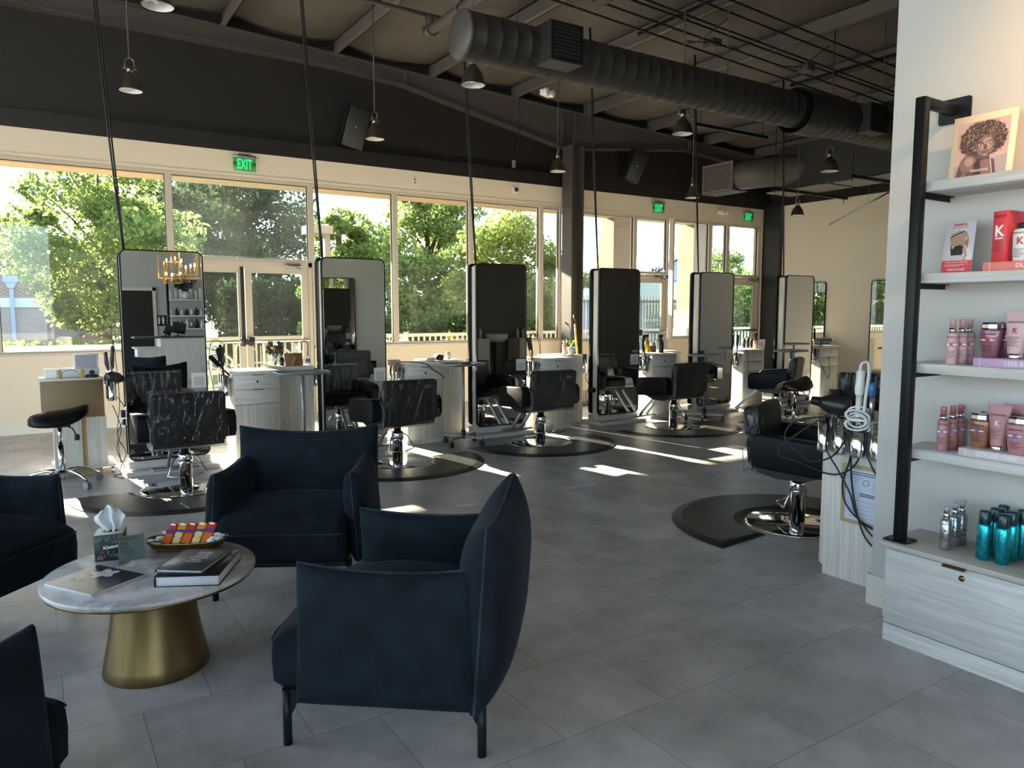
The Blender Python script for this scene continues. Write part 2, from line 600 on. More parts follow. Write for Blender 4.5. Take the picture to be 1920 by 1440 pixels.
def dup(root, loc, rz=None, label=None, group=None):
    """a copy of a thing with copies of its parts and sub-parts"""
    r = root.copy()
    col.objects.link(r)
    r.location = loc
    if rz is not None: r.rotation_euler = (0, 0, rz)
    if label: r['label'] = label
    if group: r['group'] = group
    for ch in list(root.children):
        c = ch.copy()
        col.objects.link(c)
        c.parent = r
        for g in list(ch.children):
            d = g.copy()
            col.objects.link(d)
            d.parent = c
    return r

def text(body, size, mx, material, parent, name='lettering', depth=0.0006, align='CENTER', bold=0.0, sx=1.0):
    """raised or printed lettering as a mesh part; text plane is local xy of mx"""
    cu = bpy.data.curves.new(name, 'FONT')
    cu.body = body
    cu.size = size
    cu.align_x = align
    cu.align_y = 'CENTER'
    cu.extrude = depth
    cu.offset = bold
    cu.resolution_u = 3
    tmp = bpy.data.objects.new(name, cu)
    col.objects.link(tmp)
    dg = bpy.context.evaluated_depsgraph_get()
    me = bpy.data.meshes.new_from_object(tmp.evaluated_get(dg))
    bpy.data.objects.remove(tmp)
    bpy.data.curves.remove(cu)
    me.transform(mx @ Matrix.Diagonal((sx, 1, 1, 1)))
    me.materials.clear()
    me.materials.append(material)
    o = bpy.data.objects.new(name, me)
    col.objects.link(o)
    if parent: o.parent = parent
    return o

def plane_mx(origin, xdir, ydir):
    x = Vector(xdir).normalized()
    y = Vector(ydir).normalized()
    z = x.cross(y)
    m = Matrix((x, y, z)).transposed().to_4x4()
    m.translation = Vector(origin)
    return m
# ------------------------------------------------------------------ room shell
D1 = 10.68     # inner face of the window wall, left of the steel column
D2 = 10.85     # inner face right of the column
XF = 13.6      # far wall
XS = 3.55      # product shelf wall
roof_z = lambda x: 5.55 - 0.049 * x

b = MB(); b.box(-5.2, 14, -8.2, 11.0, -0.12, 0)
struct('floor', b, M['floor'])

b = MB()
b.box(-5.2, 1.6, D1, D1 + 0.2, 0, 0.96)
b.box(3.47, 7.95, D1, D1 + 0.2, 0, 0.96)
b.box(-5.2, -2.35, D1, D1 + 0.2, 0.96, 3.3)
b.box(-5.2, 8.02, D1, D1 + 0.25, 3.3, 3.63)
b.box(8.22, 9.84, D2, D2 + 0.2, 0, 0.92)
b.box(10.72, 10.84, D2, D2 + 0.2, 0, 0.92)
b.box(10.84, 11.9, D2, D2 + 0.2, 0, 0.92)
b.box(8.02, XF, D2, D2 + 0.25, 3.3, 3.66)
b.box(13.44, XF, D2, D2 + 0.2, 0, 3.3)
struct('wall_window', b, M['beige'])
b = MB()
b.box(-5.2, 8.02, D1 - 0.004, D1 + 0.25, 3.63, 3.84)
b.box(8.02, XF, D2 - 0.004, D2 + 0.25, 3.66, 3.86)
b.box(-5.2, 14, D1 + 0.12, D1 + 0.3, 3.8, 6.2)
b.box(XF + 0.04, XF + 0.2, -0.2, D2 + 0.2, 3.7, 6.2)
struct('wall_upper_black', b, M['black_paint'])
b = MB()
b.box(-5.2, 1.6, D1 - 0.012, D1 + 0.001, 0, 0.14)
b.box(3.47, 7.9, D1 - 0.012, D1 + 0.001, 0, 0.14)
struct('baseboard_window', b, M['trim_white'])
b = MB()
b.box(-2.35, 1.6, D1 - 0.02, D1 + 0.05, 0.945, 0.975)
b.box(3.47, 7.95, D1 - 0.02, D1 + 0.05, 0.945, 0.975)
b.box(8.22, 9.84, D2 - 0.02, D2 + 0.05, 0.905, 0.935)
struct('trim_1', b, M['frame_alu'])
# raised border around the header opening
b = MB()
b.box(-2.35, 7.9, D1 - 0.012, D1 + 0.02, 3.30, 3.335)
b.box(8.25, 13.46, D2 - 0.012, D2 + 0.02, 3.30, 3.335)
b.box(13.44, 13.48, D2 - 0.012, D2 + 0.02, 0, 3.3)
struct('trim_2', b, M['beige'])

b = MB()
b.box(XF, XF + 0.2, 0.2, 10.41, 0, 3.7)
struct('wall_far', b, M['beige'])
b = MB(); b.box(XF - 0.1, XF + 0.2, 10.41, D2 + 0.1, 0, 3.72)
struct('corner_column', b, M['black_paint'])
b = MB()
b.box(XS + 0.2, 7.3, 1.9, 2.11, 0, 4.4)
b.box(7.1, 7.3, 0.3, 1.9, 0, 4.4)
struct('wall_alcove', b, M['alcove_wall'])
b = MB()
b.box(7.3, 14, 0.1, 0.3, 0, 5.2)
struct('wall_wash_area', b, mat('charcoal_paint', srgb(92, 88, 84), 0.6))
b = MB()
b.box(XS, XS + 0.2, -4.0, 1.9, 0, 5.6)
b.box(XS, XS + 0.2, 1.9, 2.11, 0, 5.6)
struct('wall_shelf', b, M['white_wall'])
b = MB(); b.box(XS - 0.014, XS + 0.001, -4.0, 2.109, 0, 0.155); b.box(XS - 0.014, XS + 0.2, 2.109, 2.124, 0, 0.155)
struct('baseboard_shelf', b, M['trim_white'])
b = MB()
b.box(-5.2, 1.15, -8.2, -8.0, 4.3, 6.2)
b.box(1.15, 2.25, -8.2, -8.0, 0, 2.07)
b.box(-5.2, 1.15, -8.2, -8.0, 0, 0.12)
b.box(0.7, 1.15, -8.2, -8.0, 0.12, 4.3)
b.box(1.15, 2.25, -8.2, -8.0, 2.06, 6.2)
b.box(2.25, 6.2, -8.2, -8.0, 0, 6.2)
b.box(6.0, 6.2, -8.0, -4.0, 0, 6.2)
b.box(XS, 6.2, -4.2, -4.0, 0, 6.2)
struct('wall_back', b, M['white_wall'])
# left wall: storefront glazing
b = MB()
b.box(-5.2, -5.0, -8.2, 11, 0, 0.12)
b.box(-5.2, -5.0, -8.2, 11, 4.3, 6.4)
b.box(-5.2, -5.0, -8.2, -7.8, 0.12, 4.3)
b.box(-5.2, -5.0, 10.1, 11, 0.12, 4.3)
struct('wall_left', b, M['beige'])

# ------------------------------------------------------------------ windows and doors
def frame_boxes(b, x0, x1, z0, z1, y0, y1, w=0.045, axis='x'):
    for (a0, a1, c0, c1) in ((x0, x0 + w, z0, z1), (x1 - w, x1, z0, z1), (x0 + w, x1 - w, z0, z0 + w), (x0 + w, x1 - w, z1 - w, z1)):
        if axis == 'x': b.box(a0, a1, y0, y1, c0, c1)
        else: b.box(y0, y1, a0, a1, c0, c1)

win_n = [0]
def window(x0, x1, z0, z1, Y, glass=None, axis='x'):
    win_n[0] += 1
    b = MB()
    frame_boxes(b, x0, x1, z0, z1, Y + 0.03, Y + 0.14, 0.04, axis)
    b.m(M['frame_alu'])
    o = struct('window_%d' % win_n[0], b, M['frame_alu'])
    g = MB()
    frame_boxes(g, x0 + 0.04, x1 - 0.04, z0 + 0.04, z1 - 0.04, Y + 0.068, Y + 0.1, 0.008, axis)
    g.build('gasket', M['gasket'], o)
    g = MB()
    if axis == 'x': g.box(x0 + 0.04, x1 - 0.04, Y + 0.08, Y + 0.086, z0 + 0.04, z1 - 0.04)
    else: g.box(Y + 0.08, Y + 0.086, x0 + 0.04, x1 - 0.04, z0 + 0.04, z1 - 0.04)
    g.build('pane', glass or M['glass'], o)
    return o

for x0, x1 in ((-2.35, -0.34), (-0.34, 1.6), (3.47, 4.78), (4.78, 6.12), (6.12, 7.52), (7.52, 7.95)):
    window(x0, x1, 0.96, 3.3, D1)
window(1.6, 3.47, 2.17, 3.3, D1, M['glass_dusty'])
window(8.22, 9.84, 0.92, 3.3, D2)
window(9.84, 10.72, 2.2, 3.3, D2)
window(10.84, 11.9, 0.92, 3.3, D2)
window(11.9, 12.44, 0.0, 3.3, D2)
window(12.44, 13.44, 2.2, 3.3, D2)
for k in range(5):
    window(-7.8 + 3.58 * k, -4.22 + 3.58 * k, 0.12, 4.3, -5.14, axis='y')

for k in range(3):  # back wall glazing out of view, added to let in more daylight
    window(-5.0 + 1.9 * k, -3.1 + 1.9 * k, 0.12, 4.3, -8.2)

door_n = [0]
def door(leaves, z1, Y, name_handles=True):
    """glazed storefront door: leaves = list of (x0, x1, hinge side)"""
    door_n[0] += 1
    x0, x1 = leaves[0][0], leaves[-1][1]
    b = MB()
    b.box(x0 - 0.05, x0, Y + 0.02, Y + 0.15, 0, z1 + 0.06)
    b.box(x1, x1 + 0.05, Y + 0.02, Y + 0.15, 0, z1 + 0.06)
    b.box(x0 - 0.05, x1 + 0.05, Y + 0.02, Y + 0.15, z1, z1 + 0.06)
    o = struct('door_%d' % door_n[0], b, M['frame_alu'])
    for a, c, side in leaves:
        l = MB()
        y0, y1 = Y + 0.045, Y + 0.09
        l.box(a + 0.004, a + 0.095, y0, y1, 0.01, z1 - 0.004)
        l.box(c - 0.095, c - 0.004, y0, y1, 0.01, z1 - 0.004)
        l.box(a + 0.095, c - 0.095, y0, y1, 0.01, 0.26)
        l.box(a + 0.095, c - 0.095, y0, y1, z1 - 0.1, z1 - 0.004)
        lf = l.build('door_leaf', M['frame_alu'], o)
        g = MB(); g.box(a + 0.095, c - 0.095, Y + 0.062, Y + 0.068, 0.26, z1 - 0.1)
        g.build('pane', M['glass_door'], lf)
        h = MB()
        h.m(M['steel'])
        h.rbox(a + 0.03, c - 0.03, Y - 0.045, Y - 0.01, 1.04, 1.085, 0.008)
        h.m(M['black'])
        sx = c - 0.06 if side == 'l' else a + 0.06
        h.rbox(sx - 0.03, sx + 0.03, Y - 0.05, y0, 1.0, 1.12, 0.006)
        h.rbox((a if side == 'r' else c) - 0.02 + (0.03 if side == 'r' else -0.03), (a if side == 'r' else c) + 0.02 + (0.03 if side == 'r' else -0.03), Y - 0.05, y0, 1.02, 1.1, 0.006)
        if side == 'l' and len(leaves) > 1:
            h.box(c - 0.06, c - 0.02, Y + 0.01, y0, 1.1, z1 - 0.02)
        h.build('panic_bar', None, lf)
        k = MB()
        k.m(M['steel'])
        k.rbox(c - 0.34, c - 0.12, Y - 0.02, Y + 0.045, z1 - 0.01, z1 + 0.035, 0.008)
        k.tube([(c - 0.18, Y - 0.015, z1 - 0.005), (c - 0.15, Y - 0.12, z1 - 0.03), (c - 0.34, Y - 0.05, z1 - 0.04)], 0.008, 6)
        if side != 'l': k.build('door_closer', None, lf)
        else: k.bm.free()
    return o

door([(1.66, 2.52, 'l'), (2.52, 3.41, 'r')], 2.11, D1)
door([(9.9, 10.66, 'r')], 2.13, D2)
door([(12.5, 13.38, 'r')], 2.13, D2)

# ------------------------------------------------------------------ roof structure
b = MB()
PX = [3.9 + 1.53 * k for k in range(-6, 8)]
def deck_fn(u, v):
    x = -5.3 + 19.4 * u
    y = -8.3 + 19.3 * v
    t = ((x - PX[0]) / 1.53) % 1.0
    s = 0.10 * math.sin(PI * t) + 0.018 * noise.noise(Vector((x * 2.2, y * 1.1, 0))) * math.sin(PI * t) + 0.012 * math.sin(y * 5.1 + 3 * noise.noise(Vector((x, y, 4)))) * math.sin(PI * t)
    return Vector((x, y, roof_z(x) - s))
b.grid(deck_fn, 150, 110)
b.box(-5.3, 14.1, -8.3, 11.0, 6.3, 6.4)
struct('ceiling', b, M['deck'])
for i, x in enumerate(PX):
    if x > 13.3 or x < -4.9: continue
    z = roof_z(x)
    b = MB()
    b.box(x - 0.006, x + 0.006, -8.0, D1 + 0.12, z - 0.22, z)
    b.box(x - 0.07, x + 0.006, -8.0, D1 + 0.12, z - 0.22, z - 0.205)
    b.box(x - 0.006, x + 0.075, -8.0, D1 + 0.12, z - 0.02, z)
    struct('roof_purlin', b, M['purlin'])
# end-wall frame: rafter with haunches over the column
def rafter(Y, yb):
    b = MB()
    top = lambda x: roof_z(x) - 0.22
    low = [(-5.0, 5.1), (3.84, 4.97), (4.91, 4.89), (7.92, 4.31), (8.15, 4.31), (10.94, 4.60), (12.33, 4.49), (13.6, 4.43)]
    def lz(x):
        for (xa, za), (xb, zb) in zip(low, low[1:]):
            if xa <= x <= xb: return za + (zb - za) * (x - xa) / (xb - xa)
        return low[-1][1]
    b.prism([(x, z) for x, z in low] + [(13.6, top(13.6)), (-5.0, top(-5.0))], 'y', Y - 0.005, Y + 0.005)
    b.prism([(-5.0, top(-5)), (-5.0, top(-5) - 0.015), (13.6, top(13.6) - 0.015), (13.6, top(13.6))], 'y', Y - 0.09, Y + 0.09)
    for (xa, za), (xb, zb) in zip(low, low[1:]):
        b.prism([(xa, za), (xb, zb), (xb, zb - 0.015), (xa, za - 0.015)], 'y', Y - 0.09, Y + 0.09)
    for x in (4.95, 7.9, 8.17, 11.0):
        b.box(x - 0.006, x + 0.006, Y - 0.085, Y, lz(x), top(x))
    return b
struct('roof_rafter', rafter(D1 + 0.02, 0), M['steel_dark'])
b = MB()
b.box(7.89, 7.91, 10.34, 10.62, 0, 4.3)
b.box(8.13, 8.15, 10.34, 10.62, 0, 4.3)
b.box(7.91, 8.13, 10.475, 10.485, 0, 4.3)
struct('steel_column', b, M['steel_dark'])
# ------------------------------------------------------------------ outside
import numpy as np
M['concrete'] = mat('porch_concrete', srgb(206, 198, 186), 0.85, var=0.1, vscale=2)
M['asphalt'] = mat('asphalt', srgb(96, 96, 98), 0.9, var=0.1, vscale=3)
M['grass'] = mat('lawn_grass', srgb(104, 128, 62), 0.95, var=0.35, vscale=3)
M['stucco'] = mat('tan_stucco', srgb(150, 132, 112), 0.9, bump=0.8, bscale=60, var=0.1, vscale=60)
M['stucco_smooth'] = mat('tan_fascia', srgb(200, 176, 146), 0.85)
M['brick'] = mat_brick('brown_brick', srgb(140, 88, 76), srgb(110, 74, 68), srgb(170, 160, 150))
M['brick_grey'] = mat_brick('grey_brick', srgb(150, 138, 132), srgb(132, 122, 120), srgb(196, 188, 178), 0.21, 0.07, 0.01)
M['rail'] = mat('white_painted_rail', srgb(226, 218, 204), 0.45)
M['bluegrey'] = mat('blue_grey_siding', srgb(150, 164, 186), 0.8)
M['paleband'] = mat('pale_stone_band', srgb(206, 206, 200), 0.8)
M['barkm'] = mat('tree_bark', srgb(92, 76, 62), 0.95, bump=0.6, bscale=20)
M['leaf_dark'] = mat_leaf('dark_green_leaves', (0.05, 0.082, 0.042), 0.45)
M['leaf_mid'] = mat_leaf('green_leaves', (0.12, 0.19, 0.065), 0.55)
M['leaf_light'] = mat_leaf('light_green_leaves', (0.20, 0.28, 0.095), 0.55)
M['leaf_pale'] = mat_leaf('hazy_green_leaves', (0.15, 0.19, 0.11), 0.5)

b = MB(); b.box(-60, 90, 14.95, 140, -0.5, -0.35)
struct('car_park', b, M['asphalt'])
b = MB(); b.box(-6, 16, 10.9, 15.3, -0.5, -0.03)
struct('porch_floor', b, M['concrete'])
b = MB(); b.box(-8, 40, 16.5, 23, -0.45, -0.28)
struct('lawn', b, M['grass'])
b = MB()
b.box(-40, -5.2, -40, 14.9, -0.4, -0.1)
b.box(-5.2, 40, -40, -8.2, -0.4, -0.1)
struct('bounce_apron', b, mat('pale_bounce_paving', srgb(212, 208, 200), 0.85, var=0.06, vscale=1))  # unseen ground added around the building, pale to bounce daylight indoors
b = MB()
b.box(-8, 16.2, 14.4, 14.9, 3.82, 4.5)
b.box(-8, 16.2, 10.9, 14.9, 4.3, 4.5)
b.box(-8, 16.2, 10.93, 11.2, 3.42, 4.4)
struct('porch_beam', b, M['stucco_smooth'])
for x in (12.47, 15.32):
    b = MB()
    b.m(M['stucco']); b.box(x, x + 0.74, 14.6, 15.2, 1.45, 4.4)
    b.m(M['brick_grey']); b.box(x - 0.05, x + 0.79, 14.55, 15.25, -0.03, 1.5)
    struct('porch_column', b)

def railing(label, p0, p1, z0, z1, n, posts=()):
    L = math.hypot(p1[0] - p0[0], p1[1] - p0[1])
    t = thing('porch_railing', label, 'railing', (p0[0], p0[1], z0), math.atan2(p1[1] - p0[1], p1[0] - p0[0]), 'white porch railings')
    h = z1 - z0
    a = MB(); a.rbox(0, L, -0.03, 0.03, h - 0.07, h, 0.01); a.build('top_rail', M['rail'], t)
    a = MB(); a.box(0, L, -0.022, 0.022, 0.1, 0.15); a.build('bottom_rail', M['rail'], t)
    first = None
    for k in range(n):
        x = L * (k + 0.5) / n
        if first is None:
            a = MB(); a.box(-0.016, 0.016, -0.016, 0.016, 0.14, h - 0.05)
            first = a.build('baluster', M['rail'], t, (x, 0, 0))
        else:
            c = first.copy(); col.objects.link(c); c.parent = t; c.location = (x, 0, 0)
    for s in (0.0, L):
        a = MB(); a.box(s - 0.045, s + 0.045, -0.045, 0.045, 0, h + 0.02); a.build('post', M['rail'], t)
    return t
railing('white railing close outside the leftmost window', (-2.6, 12.2), (1.55, 12.2), -0.03, 1.0, 30)
railing('white railing seen through the glass double doors', (1.6, 14.5), (4.6, 14.5), -0.03, 1.0, 22)
railing('white railing seen under the trees right of the double doors', (4.75, 14.5), (9.6, 14.5), -0.03, 1.0, 36)
railing('white railing left of the first stucco column', (9.75, 14.7), (12.4, 14.7), -0.03, 1.0, 20)
railing('white railing between the two stucco columns', (13.3, 14.7), (15.26, 14.7), -0.03, 1.0, 16)
railing('white railing beyond the second stucco column, rightmost outside', (16.2, 14.7), (19.5, 14.7), -0.03, 1.0, 24)
# curved handrails of the porch steps
def handrail(label, x0):
    t = thing('step_handrail', label, 'handrail', (x0, 12.9, -0.03), 0, 'step handrails')
    a = MB()
    a.tube([(0, 0, 0.0), (0, 0, 0.86), (0.06, 0.02, 0.95), (0.16, 0.03, 0.98), (0.7, 0.3, 0.95), (1.05, 0.5, 0.75), (1.2, 0.6, 0.55), (1.22, 0.6, 0)], 0.022, 8, smooth_pts=4)
    a.build('curved_rail', M['rail'], t)
    for k in range(6):
        a = MB(); x = 0.16 + 0.14 * k; a.cyl((x, 0.03 + 0.5 * x * 0.5, 0.0), (x, 0.03 + 0.5 * x * 0.5, 0.95 - 0.02 * k * k * 0.3), 0.011, n=6); a.build('baluster', M['rail'], t)
    a = MB(); a.tube([(0, 0, 0.62), (0.7, 0.3, 0.6), (1.2, 0.6, 0.3)], 0.014, 6, smooth_pts=4); a.build('lower_rail', M['rail'], t)
    return t
handrail('white curved step handrail behind the left door leaf', 1.75)
handrail('white curved step handrail behind the right door leaf', 2.85)

def tree(name, label, loc, h, crown, n, leaf, material, seed, trunk_h=0.35, blobs=60, flat=1.0):
    rnd = np.random.RandomState(seed)
    t = thing(name, label, 'tree', loc, 0, 'trees outside the windows')
    if name != 'distant_tree': n, leaf = int(n * 1.9), leaf * 0.72
    tr = MB()
    tr.tube([(0, 0, -0.3), (0.05, 0.03, h * 0.3), (-0.08, 0.02, h * 0.62), (0, 0, h * 0.9)], [0.16, 0.12, 0.08, 0.02], 8, smooth_pts=1)
    cz = h * (trunk_h + 1) / 2
    rz = h * (1 - trunk_h) / 2
    cs = []
    while len(cs) < blobs:
        p = rnd.uniform(-1, 1, 3)
        d = np.linalg.norm(p)
        if d < 1 and d > 0.3 and (p[2] > -0.85):
            wz = 1 - 0.25 * abs(p[2])
            cs.append((p[0] * crown * wz, p[1] * crown * wz * flat, cz + p[2] * rz))
    for k in range(0, blobs, 3):
        c = cs[k]
        z0 = max(h * 0.22, c[2] * 0.72 - 0.1)
        tr.tube([(0, 0, z0), (c[0] * 0.5, c[1] * 0.5, (z0 + c[2]) / 2 + 0.1), c], [0.05, 0.03, 0.01], 5)
    tr.build('trunk', M['barkm'], t)
    cs = np.array(cs)
    idx = rnd.randint(0, blobs, n)
    r = crown * rnd.uniform(0.13, 0.34, blobs)
    dirs = rnd.normal(size=(n, 3))
    dirs /= np.linalg.norm(dirs, axis=1)[:, None]
    rad = r[idx] * rnd.uniform(0.3, 1.0, n) ** 0.6
    c = cs[idx] + dirs * rad[:, None] * np.array([1, 1, 0.7])
    a = rnd.normal(size=(n, 3)); a /= np.linalg.norm(a, axis=1)[:, None]
    w = np.cross(a, rnd.normal(size=(n, 3))); w /= np.linalg.norm(w, axis=1)[:, None]
    s = leaf * rnd.uniform(0.6, 1.25, n)[:, None]
    q = np.stack([c - a * s, c + w * s * 0.55, c + a * s, c - w * s * 0.55], 1).reshape(-1, 3)
    me = bpy.data.meshes.new('foliage')
    me.vertices.add(4 * n); me.vertices.foreach_set('co', q.ravel())
    me.loops.add(4 * n); me.loops.foreach_set('vertex_index', np.arange(4 * n))
    me.polygons.add(n)
    me.polygons.foreach_set('loop_start', np.arange(0, 4 * n, 4))
    me.update(calc_edges=True)
    me.validate()
    me.materials.append(material)
    o = bpy.data.objects.new('foliage', me)
    col.objects.link(o); o.parent = t
    return t
G = -0.3
tree('maple_tree', 'big light green tree left of the tall mirror nearest the left', (1.9, 25.4, G), 6.6, 2.8, 11000, 0.13, M['leaf_light'], 3, 0.12, 80)
tree('broadleaf_tree', 'dense dark green tree filling the view behind the glass double doors', (7.0, 32.2, G), 9.2, 3.6, 15000, 0.15, M['leaf_dark'], 5, 0.02, 100)
tree('broadleaf_tree', 'dark green tree farther off behind the transom of the double doors', (7.3, 42.4, G), 10.2, 3.6, 10000, 0.19, M['leaf_dark'], 25, 0.02, 70)
tree('broadleaf_tree', 'mid green tree right of the glass double doors behind a street lamp', (6.5, 17.9, G), 4.4, 1.15, 9000, 0.085, M['leaf_mid'], 6, 0.05, 70)
tree('maple_tree', 'bright green tree filling the window between the second and third mirrors', (11.3, 22.6, G), 5.9, 2.5, 13000, 0.12, M['leaf_light'], 7, 0.05, 90)
tree('maple_tree', 'bright green tree in the window right above the third mirror', (10.85, 17.0, G), 4.5, 1.7, 11000, 0.085, M['leaf_light'], 8, 0.1, 80)
tree('sapling_tree', 'pale thin tree beside the steel column outside', (17.9, 24.6, G), 4.1, 1.6, 5000, 0.1, M['leaf_pale'], 9, 0.15, 50)
tree('sapling_tree', 'thin green tree outside between the far right door and sidelight', (18.9, 16.9, G), 3.9, 1.3, 3600, 0.07, M['leaf_mid'], 10, 0.25, 50)
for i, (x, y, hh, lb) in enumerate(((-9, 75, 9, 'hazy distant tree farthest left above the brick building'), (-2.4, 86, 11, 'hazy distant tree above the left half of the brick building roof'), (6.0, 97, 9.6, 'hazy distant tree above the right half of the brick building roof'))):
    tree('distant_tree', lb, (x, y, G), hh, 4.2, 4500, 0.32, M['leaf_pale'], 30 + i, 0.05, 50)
tree('broadleaf_tree', 'added tall green tree out of view, blocking sun from the left windows', (-4.0, 22.0, G), 10.0, 2.35, 13000, 0.16, M['leaf_mid'], 51, 0.02, 110)  # unseen tree added to keep the sun off the left windows
tree('broadleaf_tree', 'added slim tree out of view, blocking sun from the floor at the left', (-1.88, 17.6, G), 7.6, 0.8, 8000, 0.13, M['leaf_mid'], 54, 0.02, 110)  # unseen occluder, added to shade the floor and stool at the left
tree('broadleaf_tree', 'green tree outside seen reflected in the nearer far wall mirror', (-9.5, 22.5, G), 7.5, 2.6, 8000, 0.14, M['leaf_mid'], 52, 0.0, 80)
tree('broadleaf_tree', 'green tree outside seen reflected in the farther far wall mirror', (-15.2, 23.5, G), 7.5, 2.6, 8000, 0.14, M['leaf_dark'], 53, 0.0, 80)
def hedge(name, label, x0, x1, y0, y1, h, n, material, seed, leaf=0.09, cat='hedge'):
    rnd = np.random.RandomState(seed)
    c = np.stack([rnd.uniform(x0, x1, n), rnd.uniform(y0, y1, n), G + h * rnd.uniform(0, 1, n) ** 0.6 * (1 + 0.2 * np.sin(rnd.uniform(0, 6, n)))], 1)
    a = rnd.normal(size=(n, 3)); a /= np.linalg.norm(a, axis=1)[:, None]
    w = np.cross(a, rnd.normal(size=(n, 3))); w /= np.linalg.norm(w, axis=1)[:, None]
    s = leaf * rnd.uniform(0.6, 1.3, n)[:, None]
    q = np.stack([c - a * s, c + w * s * 0.6, c + a * s, c - w * s * 0.6], 1).reshape(-1, 3)
    me = bpy.data.meshes.new(name)
    me.from_pydata(q.tolist(), [], np.arange(4 * n).reshape(-1, 4).tolist())
    me.materials.append(material)
    o = bpy.data.objects.new(name, me)
    col.objects.link(o)
    return tag(o, label, cat)
hedge('hedge_row', 'low light green hedge in front of the brick building', -1.5, 2.2, 21.2, 22.4, 0.85, 6000, M['leaf_light'], 40)
hedge('hedge_shrub', 'green shrub right of the porch column, seen through the far right door', 19.9, 23.7, 18.5, 19.5, 2.85, 6000, M['leaf_mid'], 41)
hedge('hedge_shrub', 'dark shrub mass under the trees behind the double doors', 4.75, 8.6, 22.4, 23.8, 2.3, 8000, M['leaf_dark'], 42, 0.1)
hedge('hedge_shrub', 'leafy undergrowth below the bright maples', 8.9, 14.4, 18.75, 19.25, 1.5, 8000, M['leaf_mid'], 43, 0.09)

# brick building across the car park
t = thing('brick_building', 'brown brick building with a pale cornice across the car park, far left', 'building', (-6.0, 38.0, -0.35), R(-4))
a = MB(); a.box(0, 8.9, 0, 8, 0, 4.3); a.box(-0.2, 0.9, -0.25, 0, 0, 4.2); a.box(7.8, 8.95, -0.3, 0, 0, 2.6)
a.build('wall', M['brick'], t)
a = MB(); a.box(-0.3, 9.1, -0.3, 8.2, 4.2, 4.75); a.box(-0.4, 9.2, -0.42, 8.3, 4.75, 4.95)
a.build('cornice', M['paleband'], t)
a = MB(); a.box(0.9, 8.0, -0.1, 0, 1.95, 2.35); a.build('stone_band', M['paleband'], t)
a = MB(); a.box(0.9, 7.8, -0.05, 0.0, 0.3, 1.95); a.build('bricked_panel', mat_brick('pale_brick', srgb(150, 126, 116), srgb(132, 112, 106), srgb(170, 160, 150)), t)
a = MB()
a.box(5.15, 5.7, -0.28, -0.02, 3.0, 3.3); a.prism([(5.2, 3.0), (5.65, 3.0), (5.52, 2.75), (5.33, 2.75)], 'y', -0.25, -0.02); a.box(5.36, 5.5, -0.2, -0.05, 0, 2.78)
a.build('downspout', M['bluegrey'], t)
for x in (5.1, 5.95):
    a = MB(); a.box(x, x + 0.5, -0.05, 0.02, 3.32, 3.56); f = a.build('vent_frame', M['paleband'], t)
    a = MB(); a.box(x + 0.06, x + 0.44, -0.06, 0.0, 3.37, 3.51); a.build('vent_opening', M['black'], f)

def street_lamp(label, x, y, h, arm, mm):
    t = thing('street_lamp', label, 'street lamp', (x, y, -0.35), 0, 'car park lamps')
    a = MB(); a.box(-0.06, 0.06, -0.06, 0.06, 0, h); a.build('pole', mm, t)
    a = MB(); a.box(-0.26 + arm, 0.26 + arm, -0.25, 0.25, h, h + 0.17); a.build('lamp_head', mm, t)
street_lamp('dark lamp post standing before the brick building', 0.52, 29.6, 4.0, 0.0, mat('brown_pole', srgb(82, 74, 72), 0.6))
street_lamp('grey box lamp on a pole among the trees right of the double doors', 5.43, 15.75, 3.45, -0.2, mat('grey_pole', srgb(150, 152, 150), 0.6))

# blue-grey building with a gable behind the right-hand doors
t = thing('gable_building', 'blue grey building with a pointed gable seen through the right doors', 'building', (17.5, 27.5, -0.35), R(-18))
a = MB(); a.box(0, 16, 0, 8, 0, 2.95); a.build('wall', M['bluegrey'], t)
a = MB(); a.box(-0.2, 16.2, -0.35, 0, 2.3, 3.1); a.build('fascia', M['paleband'], t)
a = MB(); a.prism([(6.2, 3.1), (10.6, 3.1), (8.4, 4.35)], 'y', -0.3, 6); a.build('gable', M['bluegrey'], t)
a = MB(); a.prism([(6.0, 3.1), (8.4, 4.45), (10.8, 3.1), (10.8, 3.25), (8.4, 4.62), (6.0, 3.25)], 'y', -0.4, 6); a.build('gable_trim', M['paleband'], t)
a = MB(); a.prism([(-0.3, 3.1), (16.3, 3.1), (16.3, 3.2), (-0.3, 3.2)], 'y', -0.3, 8); a.build('roof_edge', mat('metal_roof', srgb(170, 182, 196), 0.6), t)
for x in (6.4, 7.6, 8.8, 10.0):
    a = MB(); frame_boxes(a, x, x + 1.1, 0.9, 2.15, -0.06, 0.0, 0.06); a.box(x, x + 1.1, -0.05, 0, 1.35, 1.41); f = a.build('window_frame', M['rail'], t)
    a = MB(); a.box(x + 0.05, x + 1.05, -0.02, -0.01, 0.95, 2.1); a.build('pane', mat('dark_window_pane', srgb(110, 130, 128), 0.1), f)
t = thing('metal_fence', 'dark metal picket fence behind the yellow pole and steel column', 'fence', (15.0, 19.2, -0.35), R(-10))
a = MB()
for k in range(30): a.box(0.12 * k, 0.12 * k + 0.03, -0.015, 0.015, 0, 2.3)
a.box(0, 3.6, -0.02, 0.02, 0.3, 0.36); a.box(0, 3.6, -0.02, 0.02, 2.1, 2.16)
a.build('picket_panel', mat('grey_fence_metal', srgb(96, 96, 98), 0.6), t)
# ------------------------------------------------------------------ styling stations
MX = [0.69, 2.52, 4.35, 6.18, 8.03, 9.93]     # left edge of each mirror
YM = 7.5
ORD = ['nearest the left, by the stool', 'in front of the transom edge, second along', 'third along, with outlets on its side', 'fourth along, right of the steel column', 'fifth along, before the stucco columns', 'farthest along, by the far corner']

